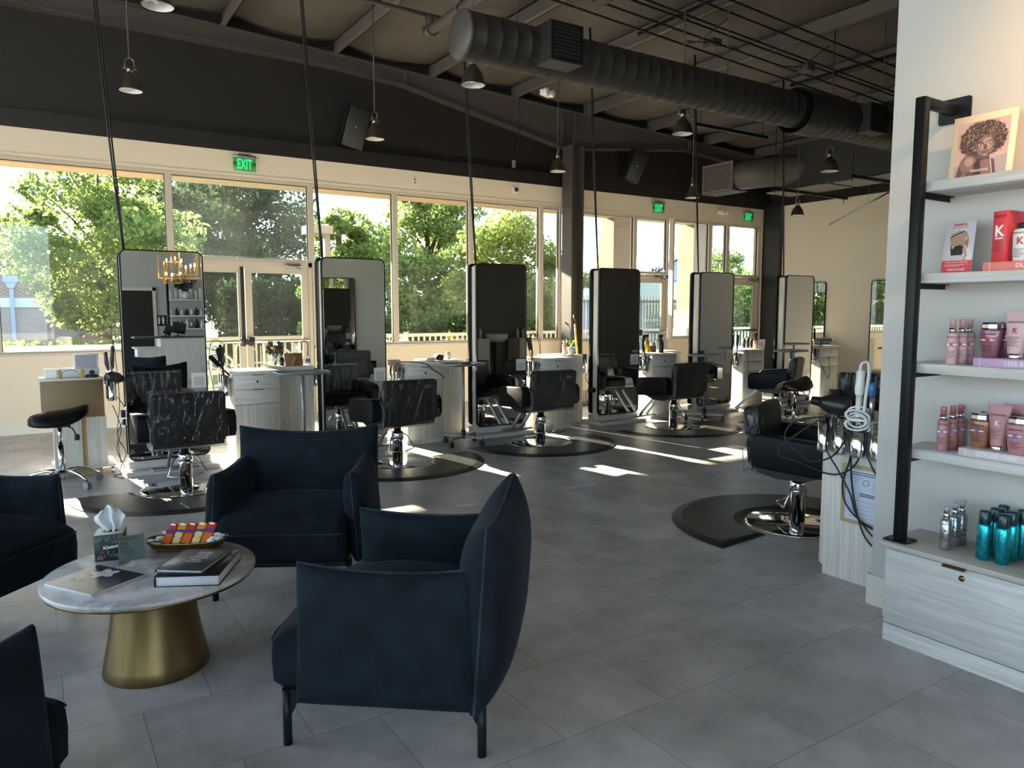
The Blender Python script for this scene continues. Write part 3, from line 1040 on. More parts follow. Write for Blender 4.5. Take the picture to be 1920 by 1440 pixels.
def rounded_frame(b, w, h, r, y0, y1, t, cx, cz):
    o = rrect(w, h, r, 6, cx, cz)
    i = rrect(w - 2 * t, h - 2 * t, max(0.005, r - t), 6, cx, cz)
    n = len(o)
    A = [[b._v((p[0], y, p[1])) for p in ring] for ring in (o, i) for y in (y0, y1)]
    oa, ob, ia, ib = A
    for k in range(n):
        j = (k + 1) % n
        b.face([oa[k], oa[j], ob[j], ob[k]]); b.face([ia[k], ib[k], ib[j], ia[j]])
        b.face([oa[k], ia[k], ia[j], oa[j]]); b.face([ob[k], ob[j], ib[j], ib[k]])

def make_mirror():
    t = thing('mirror_tower', 'tall double-sided salon mirror tower', 'mirror', (0, YM, 0), 0, 'styling mirrors')
    a = MB(); a.rbox(0.02, 0.685, 0.045, 0.165, 0.04, 2.015, 0.03, 3); a.build('panel_core', M['wood'], t)
    a = MB(); a.box(0.0, 0.70, 0.012, 0.03, 0.045, 0.115); a.box(0, 0.70, 0.18, 0.198, 0.045, 0.115); a.build('kick_board', M['wood_x'], t)
    a = MB(); a.box(-0.035, 0.76, -0.1, 0.31, 0.0, 0.04); a.build('base_plate', M['wood_x'], t)
    for y0, y1, yg, side in ((0.0, 0.03, 0.006, 'front'), (0.18, 0.21, 0.204, 'back')):
        a = MB(); rounded_frame(a, 0.70, 1.92, 0.06, y0, y1, 0.012, 0.35, 1.08)
        f = a.build('mirror_frame', M['blackmetal'], t)
        a = MB(); a.prism(rrect(0.682, 1.902, 0.052, 6, 0.35, 1.08), 'y', yg, yg + 0.004); a.build('mirror_glass', M['mirror'], f)
    # two black suspension cables
    a = MB()
    for dx in (0.0, 0.02):
        a.tube([(0.05 + dx * 0.3, 0.1, 2.0), (-0.02 + dx, 0.1, 3.0), (-0.13 + dx, 0.1, 5.0)], 0.008, 6, smooth_pts=3)
    a.build('power_cable', M['cord'], t)
    return t
mir0 = make_mirror()
for k, x in enumerate(MX):
    lb = 'tall rounded mirror tower ' + ORD[k]
    if k == 0: mir0.location = (x, YM, 0); mir0['label'] = lb
    else: dup(mir0, (x, YM, 0), 0, lb)
# small white card in the lower right of a mirror (code left out)
cardm = mat('white_card', (0.75, 0.75, 0.73), 0.6)
for k in range(5):
    z = (0.83, 0.80, 0.83, 0.83, 0.83)[k]
    t = thing('notice_card', 'small white card stuck low on the ' + ('mirror nearest the left', 'second mirror from the left', 'third mirror, beside the copper curling irons', 'fourth mirror, right of the steel column', 'fifth mirror, before the stucco columns')[k], 'card', (MX[k] + 0.62, YM - 0.002, z), 0, 'cards on the mirrors')
    a = MB(); a.box(-0.065, 0.065, -0.002, 0.002, -0.06, 0.08); a.build('card', cardm, t)
    a = MB(); a.box(-0.045, 0.045, -0.0035, -0.002, -0.045, 0.04); a.build('grey_square', mat('pale_grey_print', (0.55, 0.55, 0.55), 0.6) if k == 0 else bpy.data.materials['pale_grey_print'], t)

def make_cabinet():
    """drawer unit; local origin front-left bottom, front faces -y"""
    W, D, H = 0.44, 0.42, 0.905
    t = thing('styling_cabinet', 'pale ash drawer cabinet', 'cabinet', (0, 0, 0), 0, 'styling cabinets')
    a = MB(); a.box(0, W, 0.018, D, 0.05, H - 0.025); a.box(0.0, W, 0.03, D, 0, 0.05); a.build('carcass', M['wood'], t)
    a = MB(); a.rbox(-0.005, W + 0.005, -0.004, D, H - 0.025, H, 0.003); a.build('worktop', M['wood_top'], t)
    for z0, z1 in ((0.73, 0.868), (0.58, 0.722)):
        a = MB(); a.rbox(0.004, W - 0.004, 0, 0.018, z0, z1, 0.002, 1); d = a.build('drawer', M['wood_x'], t)
        a = MB(); a.box(W * 0.4, W * 0.62, -0.008, 0.004, z1 - 0.006, z1); a.build('finger_pull', M['brass'], d)
        if z0 > 0.7:
            a = MB(); a.cyl((W * 0.5, -0.004, z0 + 0.07), (W * 0.5, 0.002, z0 + 0.07), 0.011, n=14); a.build('lock', M['blackmetal'], d)
    a = MB(); a.rbox(0.004, W - 0.004, 0, 0.018, 0.055, 0.572, 0.002, 1); a.build('door', M['wood'], t)
    return t
cab0 = make_cabinet()
CAB = ['with black brushes at its left, beside the first mirror', 'with a black cable over its edge, right of the second mirror', 'with a potted orchid behind it, right of the third mirror', 'with black spray bottles on top, right of the fourth mirror', 'with clippers on top, right of the fifth mirror', 'with a quilted bag on top, right of the sixth mirror']
for k, x in enumerate(MX):
    lb = 'pale ash drawer cabinet ' + CAB[k]
    if k == 0: cab0.location = (x + 0.935, 7.475, 0); cab0['label'] = lb
    else: dup(cab0, (x + 0.935, 7.475, 0), 0, lb)
BK = ['carrying a vase of flowers and a picture frame', 'carrying a black box and a crumpled tissue', 'carrying an orchid and bottles beside the yellow pole', 'in sunlight behind the spray bottles', 'behind the row of clippers and the perspex tray']
for k, x in enumerate(MX[:5]):
    dup(cab0, (x + 1.83, 8.25, 0), PI, 'pale ash cabinet turned towards the window, ' + BK[k])

def make_cups():
    t = thing('tool_holder', 'row of chrome tool cups', 'tool holder', (0, 0, 0), 0, 'chrome tool holders')
    a = MB(); a.box(-0.012, -0.001, -0.15, 0.15, -0.02, 0.02); a.build('bracket', M['steel'], t)
    for k in range(3):
        y = -0.1 + 0.1 * k
        a = MB(); a.lathe([(0.034, -0.2), (0.036, -0.19), (0.036, 0.0), (0.034, 0.0), (0.034, -0.17)], 16, (-0.05, y, 0.03), cap1=False)
        a.build('cup', M['chrome'], t)
    return t
cup0 = make_cups()
for k, x in enumerate(MX):
    lb = 'chrome tool cups on the left side of the ' + ('cabinet beside the first mirror', 'cabinet with the draped cable', 'cabinet before the orchid', 'cabinet with black spray bottles', 'cabinet with the clippers', 'cabinet with the quilted bag')[k]
    if k == 0: cup0.location = (x + 0.935, 7.68, 0.83); cup0['label'] = lb
    else: dup(cup0, (x + 0.935, 7.68, 0.83), 0, lb)

def make_chair():
    t = thing('salon_chair', 'black salon chair', 'chair', (0, 0, 0), 0, 'salon chairs')
    a = MB(); a.rbox(-0.255, 0.255, -0.2, 0.29, 0.43, 0.55, 0.045, 3); a.build('seat', M['vinyl'], t)
    a = MB(); a.prism([(-0.26, 0.43), (-0.25, 0.40), (-0.08, 0.36), (0.1, 0.36), (0.28, 0.42), (0.28, 0.44)], 'x', -0.27, 0.27); a.build('underframe', M['black'], t)
    tilt = Matrix.Translation((0, -0.22, 0.42)) @ Matrix.Rotation(R(7), 4, 'X')
    a = MB(); a.rbox(-0.285, 0.285, -0.055, 0.055, 0.0, 0.425, 0.04, 4, tilt); bk = a.build('backrest', M['vinyl'], t)
    rnd = random.Random(4)
    a = MB()
    def film(u, v):
        ang = 2 * PI * u
        n = 2.0 / 8
        cx, sx = math.cos(ang), math.sin(ang)
        x = 0.297 * math.copysign(abs(cx) ** n, cx)
        y = 0.066 * math.copysign(abs(sx) ** n, sx)
        z = -0.02 + 0.46 * v
        w = noise.noise(Vector((x * 9, y * 20 + 3, z * 7))) * 0.008
        return tilt @ Vector((x * (1 + w * 0.3), y + math.copysign(w + 0.003, y), z))
    a.grid(film, 64, 22, True, True)
    ring = [tilt @ Vector((0.297 * math.copysign(abs(math.cos(q)) ** 0.25, math.cos(q)), 0.066 * math.copysign(abs(math.sin(q)) ** 0.25, math.sin(q)), 0.44)) for q in [2 * PI * i / 64 for i in range(64)]]
    vs = [a._v(p) for p in ring]
    a.face(vs)
    cv = a.build('plastic_cover', M['plastic_film'], bk)
    a = MB()
    loop = [tilt @ Vector(p) for p in ((0.292, -0.07, 0.14), (0.296, -0.072, -0.015), (-0.296, -0.072, -0.015), (-0.292, -0.07, 0.14), (-0.3, -0.04, 0.2), (-0.3, 0.03, 0.22))]
    a.tube(loop, 0.003, 6); a.build('cover_seam', M['piping_grey'], bk)
    for s in (-1, 1):
        a = MB()
        pr = []
        for (y, z) in rrect(0.53, 0.225, 0.05, 6, 0.04, 0.545):
            pr.append((y, z - (y + 0.17) * 0.07 + 0.01))
        x0, x1 = (0.275, 0.375) if s > 0 else (-0.375, -0.275)
        a.prism(pr, 'x', x0, x1, True)
        bmesh.ops.bevel(a.bm, geom=[e for e in a.bm.edges if abs(e.verts[0].co.x - e.verts[1].co.x) < 1e-6], offset=0.014, segments=3, profile=0.5, affect='EDGES')
        for f in a.bm.faces: f.smooth = True
        a.build('armrest', M['vinyl'], t)
    a = MB()
    a.lathe([(0.36, 0.0), (0.36, 0.006), (0.34, 0.014), (0.06, 0.02)], 48); a.build('base_disc', M['chrome'], t)
    a = MB()
    a.lathe([(0.052, 0.015), (0.052, 0.22), (0.058, 0.225), (0.058, 0.3), (0.05, 0.31), (0.036, 0.315), (0.036, 0.40)], 24); a.build('hydraulic_pump', M['chrome'], t)
    for s in (-1, 1):
        a = MB(); a.tube([(0.05 * s, -0.02, 0.29), (0.1 * s, -0.06, 0.26), (0.15 * s, -0.1, 0.14), (0.03 * s, -0.16, 0.13)] if s < 0 else [(0.05, 0.0, 0.29), (0.09, -0.02, 0.27), (0.16, -0.05, 0.14), (0.02, -0.13, 0.13)], 0.007, 6); a.build('pump_lever', M['chrome'], t)
    a = MB()
    for s in (-0.06, 0.06):
        a.prism([(0.22, 0.39), (0.26, 0.39), (0.56, 0.10), (0.53, 0.085)], 'x', s - 0.012, s + 0.012)
    a.rbox(-0.2, 0.2, 0.5, 0.56, 0.07, 0.095, 0.01)
    a.build('footrest', M['steel'], t)
    return t
chair0 = make_chair()
CH = [((1.03, 6.66), 0.0, 'black salon chair before the mirror nearest the left, back towards us'),
      ((2.98, 6.70), 0.06, 'black salon chair behind the armchair facing us, before the second mirror'),
      ((4.80, 6.84), -0.05, 'black salon chair before the third mirror, plastic wrap hanging in folds'),
      ((6.90, 6.86), 0.03, 'black salon chair with a sunlit armrest, before the fourth mirror'),
      ((8.75, 6.72), 0.45, 'black salon chair turned aside beside the brown saddle stool'),
      ((4.47, 3.22), PI + 0.38, 'large black salon chair close on the right, side-on beside the tangled cords'),
      ((7.15, 4.35), PI - 0.9, 'black salon chair half hidden behind the white wall on the right')]
for k, (p, rz, lb) in enumerate(CH):
    z = 0.0
    if k == 0:
        chair0.location = (p[0], p[1], z); chair0.rotation_euler = (0, 0, rz); chair0['label'] = lb
    else: dup(chair0, (p[0], p[1], z), rz, lb)

def make_mat():
    """three-quarter round anti-fatigue mat with a notch for the chair base; flat edge towards +y"""
    t = thing('floor_mat', 'black rubber mat', 'mat', (0, 0, 0), 0, 'anti-fatigue mats')
    def outline(Rr, inset):
        pts = []
        for i in range(61):
            a = R(180 + 3 * i)
            pts.append((Rr * math.cos(a), Rr * math.sin(a) * 0.98))
        rn = 0.40 + inset
        pts.append((Rr, 0.10 - inset)); 
        for i in range(25):
            a = R(0 - 7.5 * i)
            pts.append((rn * math.cos(a), 0.06 - inset * 0.5 + rn * math.sin(a)))
        pts.append((-Rr, 0.10 - inset))
        return pts
    b = MB()
    o, i = outline(0.86, 0), outline(0.79, 0.045)
    A = [b._v((x, y, 0.0)) for x, y in o]
    A2 = [b._v((x * 0.995, y * 0.995, 0.006)) for x, y in o]
    B = [b._v((x, y, 0.019)) for x, y in i]
    n = len(o)
    for k in range(n):
        j = (k + 1) % n
        b.face([A[k], A[j], A2[j], A2[k]]); b.face([A2[k], A2[j], B[j], B[k]])
    # top as a fan strip between outer arc and notch
    outer = B[:62]; inner = B[62:87]
    cen = list(reversed(inner))
    m_ = len(outer) - 1
    for k in range(m_):
        u0, u1 = int(k / m_ * 24), int((k + 1) / m_ * 24)
        if u0 == u1: b.face([outer[k], outer[k + 1], cen[u0]])
        else: b.face([outer[k], outer[k + 1], cen[u1], cen[u0]])
    b.face([outer[0], cen[0], B[87]])
    b.face([outer[-1], cen[-1], outer[-2]])
    b.build('rubber_pad', M['rubber_mat'], t)
    return t
mat0 = make_mat()
for k, (p, rz, lb) in enumerate([(CH[0][0], 0, 'black rubber mat under the salon chair nearest the left'), (CH[1][0], 0, 'black rubber mat beside the armchair facing us'), (CH[2][0], 0, 'black rubber mat under the chair before the third mirror'), (CH[3][0], 0, 'black rubber mat crossed by sun streaks under the fourth chair'), (CH[4][0], 0.2, 'black rubber mat under the turned chair by the brown stool'), (CH[5][0], PI, 'large black rubber mat with a straight front edge, close on the right')]):
    if k == 0: mat0.location = (p[0], p[1], 0); mat0['label'] = lb
    else: dup(mat0, (p[0] - (0.0 if k != 5 else 0.02), p[1], 0), rz, lb)

def make_stool(seatm):
    t = thing('saddle_stool', 'saddle stool', 'stool', (0, 0, 0), 0, 'rolling saddle stools')
    a = MB()
    def sad(u, v, sgn):
        x = (u - 0.5) * 2; y = (v - 0.5) * 2
        e = max(0.0, 1 - abs(x) ** 3.2) ** 0.5
        yy = y * e * 0.19 * (1 - 0.15 * x)
        base = 0.10 * x * x * (0.35 + 0.25 * x) + 0.02 * x
        th = 0.055 * max(0.0, 1 - (x * x)) ** 0.4 * max(0.0, 1 - y * y) ** 0.45
        drop = -0.05 * y * y
        return Vector((x * 0.225, yy, 0.60 + base + drop + (th if sgn > 0 else -th)))
    a.grid(lambda u, v: sad(u, v, 1), 22, 14)
    a.grid(lambda u, v: sad(u, v, -1), 22, 14)
    bmesh.ops.remove_doubles(a.bm, verts=a.bm.verts, dist=0.0005)
    a.build('saddle_seat', seatm, t)
    a = MB(); a.box(-0.08, 0.08, -0.06, 0.06, 0.515, 0.545); a.tube([(0.02, 0, 0.53), (0.09, -0.05, 0.5), (0.12, -0.08, 0.44)], 0.006, 6); a.rbox(0.1, 0.14, -0.1, -0.07, 0.40, 0.45, 0.008); a.build('lever', M['black'], t)
    a = MB(); a.cyl((0, 0, 0.1), (0, 0, 0.36), 0.027); a.cyl((0, 0, 0.36), (0, 0, 0.53), 0.017); a.build('gas_lift', M['chrome'], t)
    for k in range(5):
        an = 2 * PI * k / 5 + 0.3
        c, s = math.cos(an), math.sin(an)
        a = MB(); a.tube([(0.02 * c, 0.02 * s, 0.13), (0.12 * c, 0.12 * s, 0.14), (0.22 * c, 0.22 * s, 0.115), (0.29 * c, 0.29 * s, 0.075)], [0.022, 0.017, 0.014, 0.013], 8, smooth_pts=1)
        lg = a.build('leg', M['chrome'], t)
        a = MB()
        for d in (-0.012, 0.012):
            a.cyl((0.29 * c + d * s - 0.007 * s, 0.29 * s - d * c + 0.007 * c, 0.034), (0.29 * c + d * s + 0.007 * s, 0.29 * s - d * c - 0.007 * c, 0.034), 0.032, n=14)
        a.build('caster', M['greymetal'], lg)
    return t
st0 = make_stool(M['vinyl'])
st0.location = (0.16, 7.32, 0); st0['label'] = 'black saddle stool on chrome casters behind the left armchair'
s2 = make_stool(M['brown_vinyl'])
s2.location = (7.78, 5.7, 0.02); s2['label'] = 'brown leather saddle stool beside the turned salon chair'
s2.location.z = 0
s3 = dup(st0, (6.25, 3.55, 0), 0.5, 'black saddle stool seen behind the white curling iron on the right')

def make_trolley():
    t = thing('tray_trolley', 'grey tray trolley', 'trolley', (0, 0, 0), 0, 'tray trolleys')
    a = MB()
    a.rbox(-0.24, 0.24, -0.15, 0.15, 0.885, 0.892, 0.003, 1)
    rounded = [(0.245 * math.copysign(abs(math.cos(q)) ** 0.35, math.cos(q)), 0.155 * math.copysign(abs(math.sin(q)) ** 0.35, math.sin(q)), 0.905) for q in [2 * PI * i / 40 for i in range(40)]]
    a.tube(rounded, 0.010, 6, closed=True)
    a.build('tray', M['greymetal'], t)
    a = MB(); a.cyl((0, 0, 0.12), (0, 0, 0.885), 0.017); a.build('pole', M['greymetal'], t)
    a = MB(); a.cyl((0, 0, 0.07), (0, 0, 0.17), 0.026); a.build('collar', M['black'], t)
    for k in range(4):
        an = PI / 2 * k + 0.35
        c, s = math.cos(an), math.sin(an)
        mx = Matrix.Rotation(an, 4, 'Z')
        a = MB(); a.box(0.02, 0.25, -0.012, 0.012, 0.08, 0.105, mx); lg = a.build('leg', M['greymetal'], t)
        a = MB(); a.cyl((0.24 * c - 0.012 * s, 0.24 * s + 0.012 * c, 0.028), (0.24 * c + 0.012 * s, 0.24 * s - 0.012 * c, 0.028), 0.028, n=14); a.cyl((0.24 * c, 0.24 * s, 0.05), (0.24 * c, 0.24 * s, 0.1), 0.012, n=8); a.build('caster', M['black'], lg)
    return t
tr0 = make_trolley()
tr0.location = (2.17, 7.08, 0); tr0['label'] = 'grey tray trolley left of the second mirror, behind the armchair back'
dup(tr0, (4.0, 7.2, 0), 0.15, 'grey tray trolley left of the third mirror, casters on the floor')
dup(tr0, (7.6, 6.98, 0), 0.3, 'tray trolley left of the fifth mirror, its tray behind the fourth chair')
dup(tr0, (9.4, 6.98, 0), 0.1, 'tray trolley with a bright tray before the sixth mirror')
dup(tr0, (11.4, 6.6, 0), 0.2, 'tray trolley below the quilted bag, deepest in the room')

# ------------------------------------------------------------------ armchairs
def make_armchair():
    """faces +y; origin at the floor under the seat centre"""
    t = thing('velvet_armchair', 'blue grey velvet armchair', 'armchair', (0, 0, 0), 0, 'velvet armchairs')
    V = M['velvet']
    M['velvet_piping'] = mat_velvet('blue_grey_velvet_piping', (0.02, 0.032, 0.046, 1))
    a = MB()
    def seat(u, v):
        # closed tube around the x axis: profile in y,z
        prof = [(-0.33, 0.22), (-0.33, 0.38), (-0.2, 0.435), (0.1, 0.445), (0.30, 0.42), (0.395, 0.375), (0.41, 0.355), (0.415, 0.30), (0.41, 0.215), (0.38, 0.20), (-0.3, 0.20)]
        k = v * len(prof)
        i = int(k) % len(prof); f = k - int(k)
        p, q = prof[i], prof[(i + 1) % len(prof)]
        y = p[0] + (q[0] - p[0]) * f; z = p[1] + (q[1] - p[1]) * f
        x = (u - 0.5) * 2
        bul = 0.02 * (1 - x * x) if z > 0.36 else 0
        e = 1 - 0.04 * abs(x) ** 8
        return Vector((x * 0.325, y * e if y > 0.2 else y, z + bul))
    a.grid(seat, 14, 33)
    bmesh.ops.remove_doubles(a.bm, verts=a.bm.verts, dist=0.0004)
    for xx in (-0.325, 0.325):
        vs = [v for v in a.bm.verts if abs(v.co.x - xx) < 1e-4]
        cx = sum((v.co for v in vs), Vector()) / len(vs)
        vs.sort(key=lambda v: math.atan2(v.co.z - cx.z, v.co.y - cx.y))
        try: a.bm.faces.new(vs)
        except ValueError: pass
    st = a.build('seat', V, t)
    a = MB()
    a.tube([(0.322 * k / 10, 0.4135 * (1 - 0.04 * abs(k / 10) ** 8), 0.362) for k in range(-10, 11)], 0.0045, 6)
    a.build('seat_piping', M['velvet_piping'], st)
    for s in (-1, 1):
        a = MB()
        mx = Matrix.Translation((s * 0.365, -0.025, 0.415)) @ Matrix.Rotation(R(90), 4, 'Z') @ Matrix.Rotation(R(-4 * s), 4, 'X')
        rim = a.pillow(0.62, 0.475, 0.145, 22, 18, 4.2, 0.5, 0.014, 0.012, mx=mx, dip=0.022)
        # round the bottom corners
        arm = a.build('arm', V, t)
        a = MB(); a.tube(rim, 0.0055, 6, closed=True); a.build('arm_piping', M['velvet_piping'], arm)
    a = MB()
    mx = Matrix.Translation((0, -0.345, 0.49)) @ Matrix.Rotation(R(4), 4, 'X')
    rim = a.pillow(0.82, 0.63, 0.235, 26, 20, 3.4, 0.5, 0.012, 0.012, mx=mx, dip=0.035)
    bk = a.build('back', V, t)
    a = MB(); a.tube(rim, 0.0055, 6, closed=True); a.build('back_piping', M['velvet_piping'], bk)
    a = MB(); a.box(-0.33, 0.33, -0.34, 0.36, 0.178, 0.202); a.build('base_frame', M['blackmetal'], t)
    for sx in (-1, 1):
        for y in (0.34, -0.34):
            a = MB(); a.cyl((sx * 0.345, y, 0), (sx * 0.345, y, 0.2), 0.0155, n=14)
            a.prism([(y, 0.2), (y, 0.115), (y - math.copysign(0.02, y), 0.115), (y - math.copysign(0.06, y), 0.2)], 'x', sx * 0.345 - 0.004, sx * 0.345 + 0.004)
            a.build('leg', M['blackmetal'], t)
    return t
def face_to(fx, fy): return math.atan2(-fx, fy)
ac0 = make_armchair()
ac0.location = (1.155, 2.535, 0); ac0.rotation_euler = (0, 0, face_to(-0.78, 0.627)); ac0['label'] = 'blue grey velvet armchair nearest the camera, its side and back towards us'
dup(ac0, (1.20, 4.09, 0), face_to(-0.50, -0.866), 'dark blue velvet armchair facing us behind the round table')
dup(ac0, (-0.37, 4.40, 0), face_to(0.73, -0.683), 'dark velvet armchair cut by the left edge, its seat beside the table')
dup(ac0, (-0.485, 2.40, 0), face_to(0.75, 0.66), 'dark velvet armchair in the lower left corner, only its arm showing')

# ------------------------------------------------------------------ round table
TZ = 0.42
TC = (0.375, 3.36)
marble, nt, bs = new_mat('white_marble')
tc = nt.nodes.new('ShaderNodeTexCoord')
n1 = nt.nodes.new('ShaderNodeTexNoise'); n1.inputs['Scale'].default_value = 4; n1.inputs['Detail'].default_value = 9; n1.inputs['Distortion'].default_value = 1.4
nt.links.new(tc.outputs['Object'], n1.inputs['Vector'])
rp = nt.nodes.new('ShaderNodeValToRGB')
rp.color_ramp.elements[0].position = 0.42; rp.color_ramp.elements[0].color = (0.42, 0.43, 0.45, 1)
rp.color_ramp.elements[1].position = 0.56; rp.color_ramp.elements[1].color = (0.66, 0.66, 0.66, 1)
nt.links.new(n1.outputs[0], rp.inputs[0]); nt.links.new(rp.outputs[0], bs.inputs['Base Color'])
bs.inputs['Roughness'].default_value = 0.22
M['marble'] = marble
t = thing('coffee_table', 'round marble coffee table on a flared brass drum base', 'table', (TC[0], TC[1], 0))
a = MB(); a.lathe([(0.0001, TZ - 0.02), (0.402, TZ - 0.02), (0.408, TZ - 0.016), (0.408, TZ - 0.004), (0.404, TZ), (0.0001, TZ)], 72); a.build('tabletop', marble, t)
a = MB(); a.lathe([(0.0001, TZ - 0.036), (0.385, TZ - 0.036), (0.40, TZ - 0.03), (0.40, TZ - 0.02), (0.0001, TZ - 0.02)], 72); a.build('brass_rim', M['brass'], t)
a = MB(); a.lathe([(0.0001, 0), (0.205, 0), (0.208, 0.006), (0.200, 0.05), (0.178, 0.16), (0.162, 0.27), (0.158, 0.34), (0.168, TZ - 0.036)], 56); a.build('drum_base', M['brass'], t)
# ------------------------------------------------------------------ ceiling fittings
def make_pendant():
    t = thing('pendant_lamp', 'pendant lamp', 'lamp', (0, 0, 0), 0, 'metal pendant lamps')
    a = MB(); a.lathe([(0.11, 0.0), (0.112, 0.004), (0.108, 0.012), (0.103, 0.03), (0.096, 0.07), (0.08, 0.11), (0.055, 0.145), (0.036, 0.165), (0.034, 0.175)], 32, cap0=False, cap1=True)
    a.lathe([(0.113, -0.002), (0.115, 0.006), (0.111, 0.012)], 32, cap0=False, cap1=False)
    sh = a.build('lamp_shade', M['nickel'], t)
    a = MB(); a.lathe([(0.106, 0.003), (0.098, 0.03), (0.09, 0.068), (0.074, 0.106), (0.05, 0.138), (0.0001, 0.15)], 32, cap0=False)
    a.build('white_lining', M['white'], sh)
    a = MB(); a.sphere((0, 0, 0.05), 0.032, 12); a.cyl((0, 0, 0.07), (0, 0, 0.14), 0.016, n=10); a.build('bulb', M['white_plastic'], t)
    a = MB(); a.lathe([(0.03, 0.172), (0.03, 0.225), (0.022, 0.235), (0.022, 0.26)], 16)
    a.cyl((-0.055, 0, 0.215), (0.055, 0, 0.215), 0.006, n=8)
    for s in (-1, 1): a.sphere((0.055 * s, 0, 0.215), 0.010, 8)
    a.tube([(-0.04, 0, 0.215), (-0.042, 0, 0.28), (-0.025, 0, 0.31), (0, 0, 0.32), (0.025, 0, 0.31), (0.042, 0, 0.28), (0.04, 0, 0.215)], 0.006, 8, smooth_pts=2)
    a.build('socket_yoke', M['nickel'], t)
    a = MB(); a.cyl((0, 0, 0.31), (0, 0, 1.78), 0.008, n=8); a.build('hanging_rod', M['steel_dark'], t)
    a = MB(); a.lathe([(0.0001, 1.74), (0.05, 1.745), (0.06, 1.76), (0.06, 1.86)], 20); a.build('ceiling_canopy', M['nickel'], t)
    return t
pd0 = make_pendant()
PEND = [((0.958, 8.45, 3.655), 'metal pendant lamp hanging top left before the black upper wall'),
        ((3.529, 8.45, 3.50), 'metal pendant lamp hanging just right of the left wall speaker'),
        ((6.201, 8.45, 3.39), 'metal pendant lamp hanging beside the top of the steel column'),
        ((8.809, 8.45, 3.241), 'metal pendant lamp hanging near the louvred duct outlet'),
        ((11.41, 8.45, 3.147), 'metal pendant lamp hanging farthest right before the beige far wall'),
        ((0.878, 6.0, 3.64), 'metal pendant lamp at the very top edge, left of centre'),
        ((3.455, 6.0, 3.505), 'metal pendant lamp tucked behind the end cap of the round duct'),
        ((6.084, 6.0, 3.405), 'metal pendant lamp hanging under the middle of the round duct'),
        ((8.714, 6.0, 3.265), 'metal pendant lamp hanging under the right end of the round duct')]
for k, (p, lb) in enumerate(PEND):
    if k == 0: pd0.location = p; pd0['label'] = lb
    else: dup(pd0, p, 0.35 * k, lb)

# spiral duct
t = thing('spiral_duct', 'large dark round spiral duct running along the ceiling', 'duct', (3.0, 5.5, 3.72))
def ducttube(b, x0, x1, r0, step=0.145, y=0, z=0):
    prof = [(x0, r0)]
    x = x0 + step
    while x < x1 - 0.03:
        prof += [(x - 0.006, r0), (x - 0.002, r0 + 0.0025), (x + 0.002, r0 + 0.0025), (x + 0.006, r0)]
        x += step
    prof.append((x1, r0))
    mx = Matrix.Translation((0, y, z)) @ Matrix.Rotation(R(90), 4, 'Y')
    b.lathe([(r, xx) for xx, r in prof], 40, mx=mx, cap0=False, cap1=False)
a = MB(); ducttube(a, 0.05, 4.35, 0.19); ducttube(a, 4.6, 8.4, 0.225, y=0.0, z=0.01)
a.build('duct_body', M['duct'], t)
a = MB(); ducttube(a, 4.3, 4.65, 0.245, 0.32); a.build('joint_collar', M['duct'], t)
a = MB(); mx = Matrix.Rotation(R(90), 4, 'Y'); a.lathe([(0.0001, 0.04), (0.19, 0.04), (0.194, 0.05), (0.194, 0.08)], 40, mx=mx); a.build('end_cap', mat('duct_end_cap', srgb(84, 80, 78), 0.45), t)
for x, ys in ((0.72, -1), (5.25, -1)):
    a = MB(); a.box(x, x + 0.34, -0.32, -0.05, -0.16, 0.16)
    g = a.build('outlet_box', M['duct'], t)
    a = MB()
    for k in range(9): a.box(x + 0.03, x + 0.31, -0.328, -0.318, -0.13 + 0.03 * k, -0.118 + 0.03 * k)
    frame_boxes(a, x + 0.01, x + 0.33, -0.15, 0.15, -0.33, -0.318, 0.018)
    a.build('louvre', M['blackmetal'], g)
for x in (0.6, 3.2, 6.0):
    a = MB(); a.cyl((x, 0, 0.19), (x, 0, 1.5), 0.005, n=6); a.build('hanger_wire', M['steel_dark'], t)

# louvred outlet with elbow and rectangular duct at the right
t = thing('rectangular_duct', 'dark rectangular duct with a louvred outlet high on the right', 'duct', (11.0, 9.0, 3.9))
a = MB(); a.box(0, 0.42, 0.55, 1.3, -0.2, 0.34); ob = a.build('outlet_box', M['duct'], t)
a = MB()
for k in range(14): a.box(-0.012, 0.002, 0.59, 1.26, -0.17 + 0.035 * k, -0.153 + 0.035 * k)
frame_boxes(a, 0.56, 1.29, -0.19, 0.33, -0.014, 0.0, 0.03, 'y')
a.build('louvre', mat('grey_louvre', srgb(120, 114, 110), 0.5), ob)
a = MB(); a.tube([(0.22, 0.6, 0.07), (0.3, 0.35, 0.08), (0.6, 0.05, 0.12), (0.95, -0.3, 0.15)], [0.25, 0.26, 0.27, 0.28], 28, smooth_pts=4); a.build('flexible_elbow', mat('grey_duct_elbow', srgb(78, 74, 72), 0.45), t)
a = MB(); a.box(0.7, 1.6, -5.5, 0.1, -0.2, 0.55); a.build('duct_body', M['duct'], t)

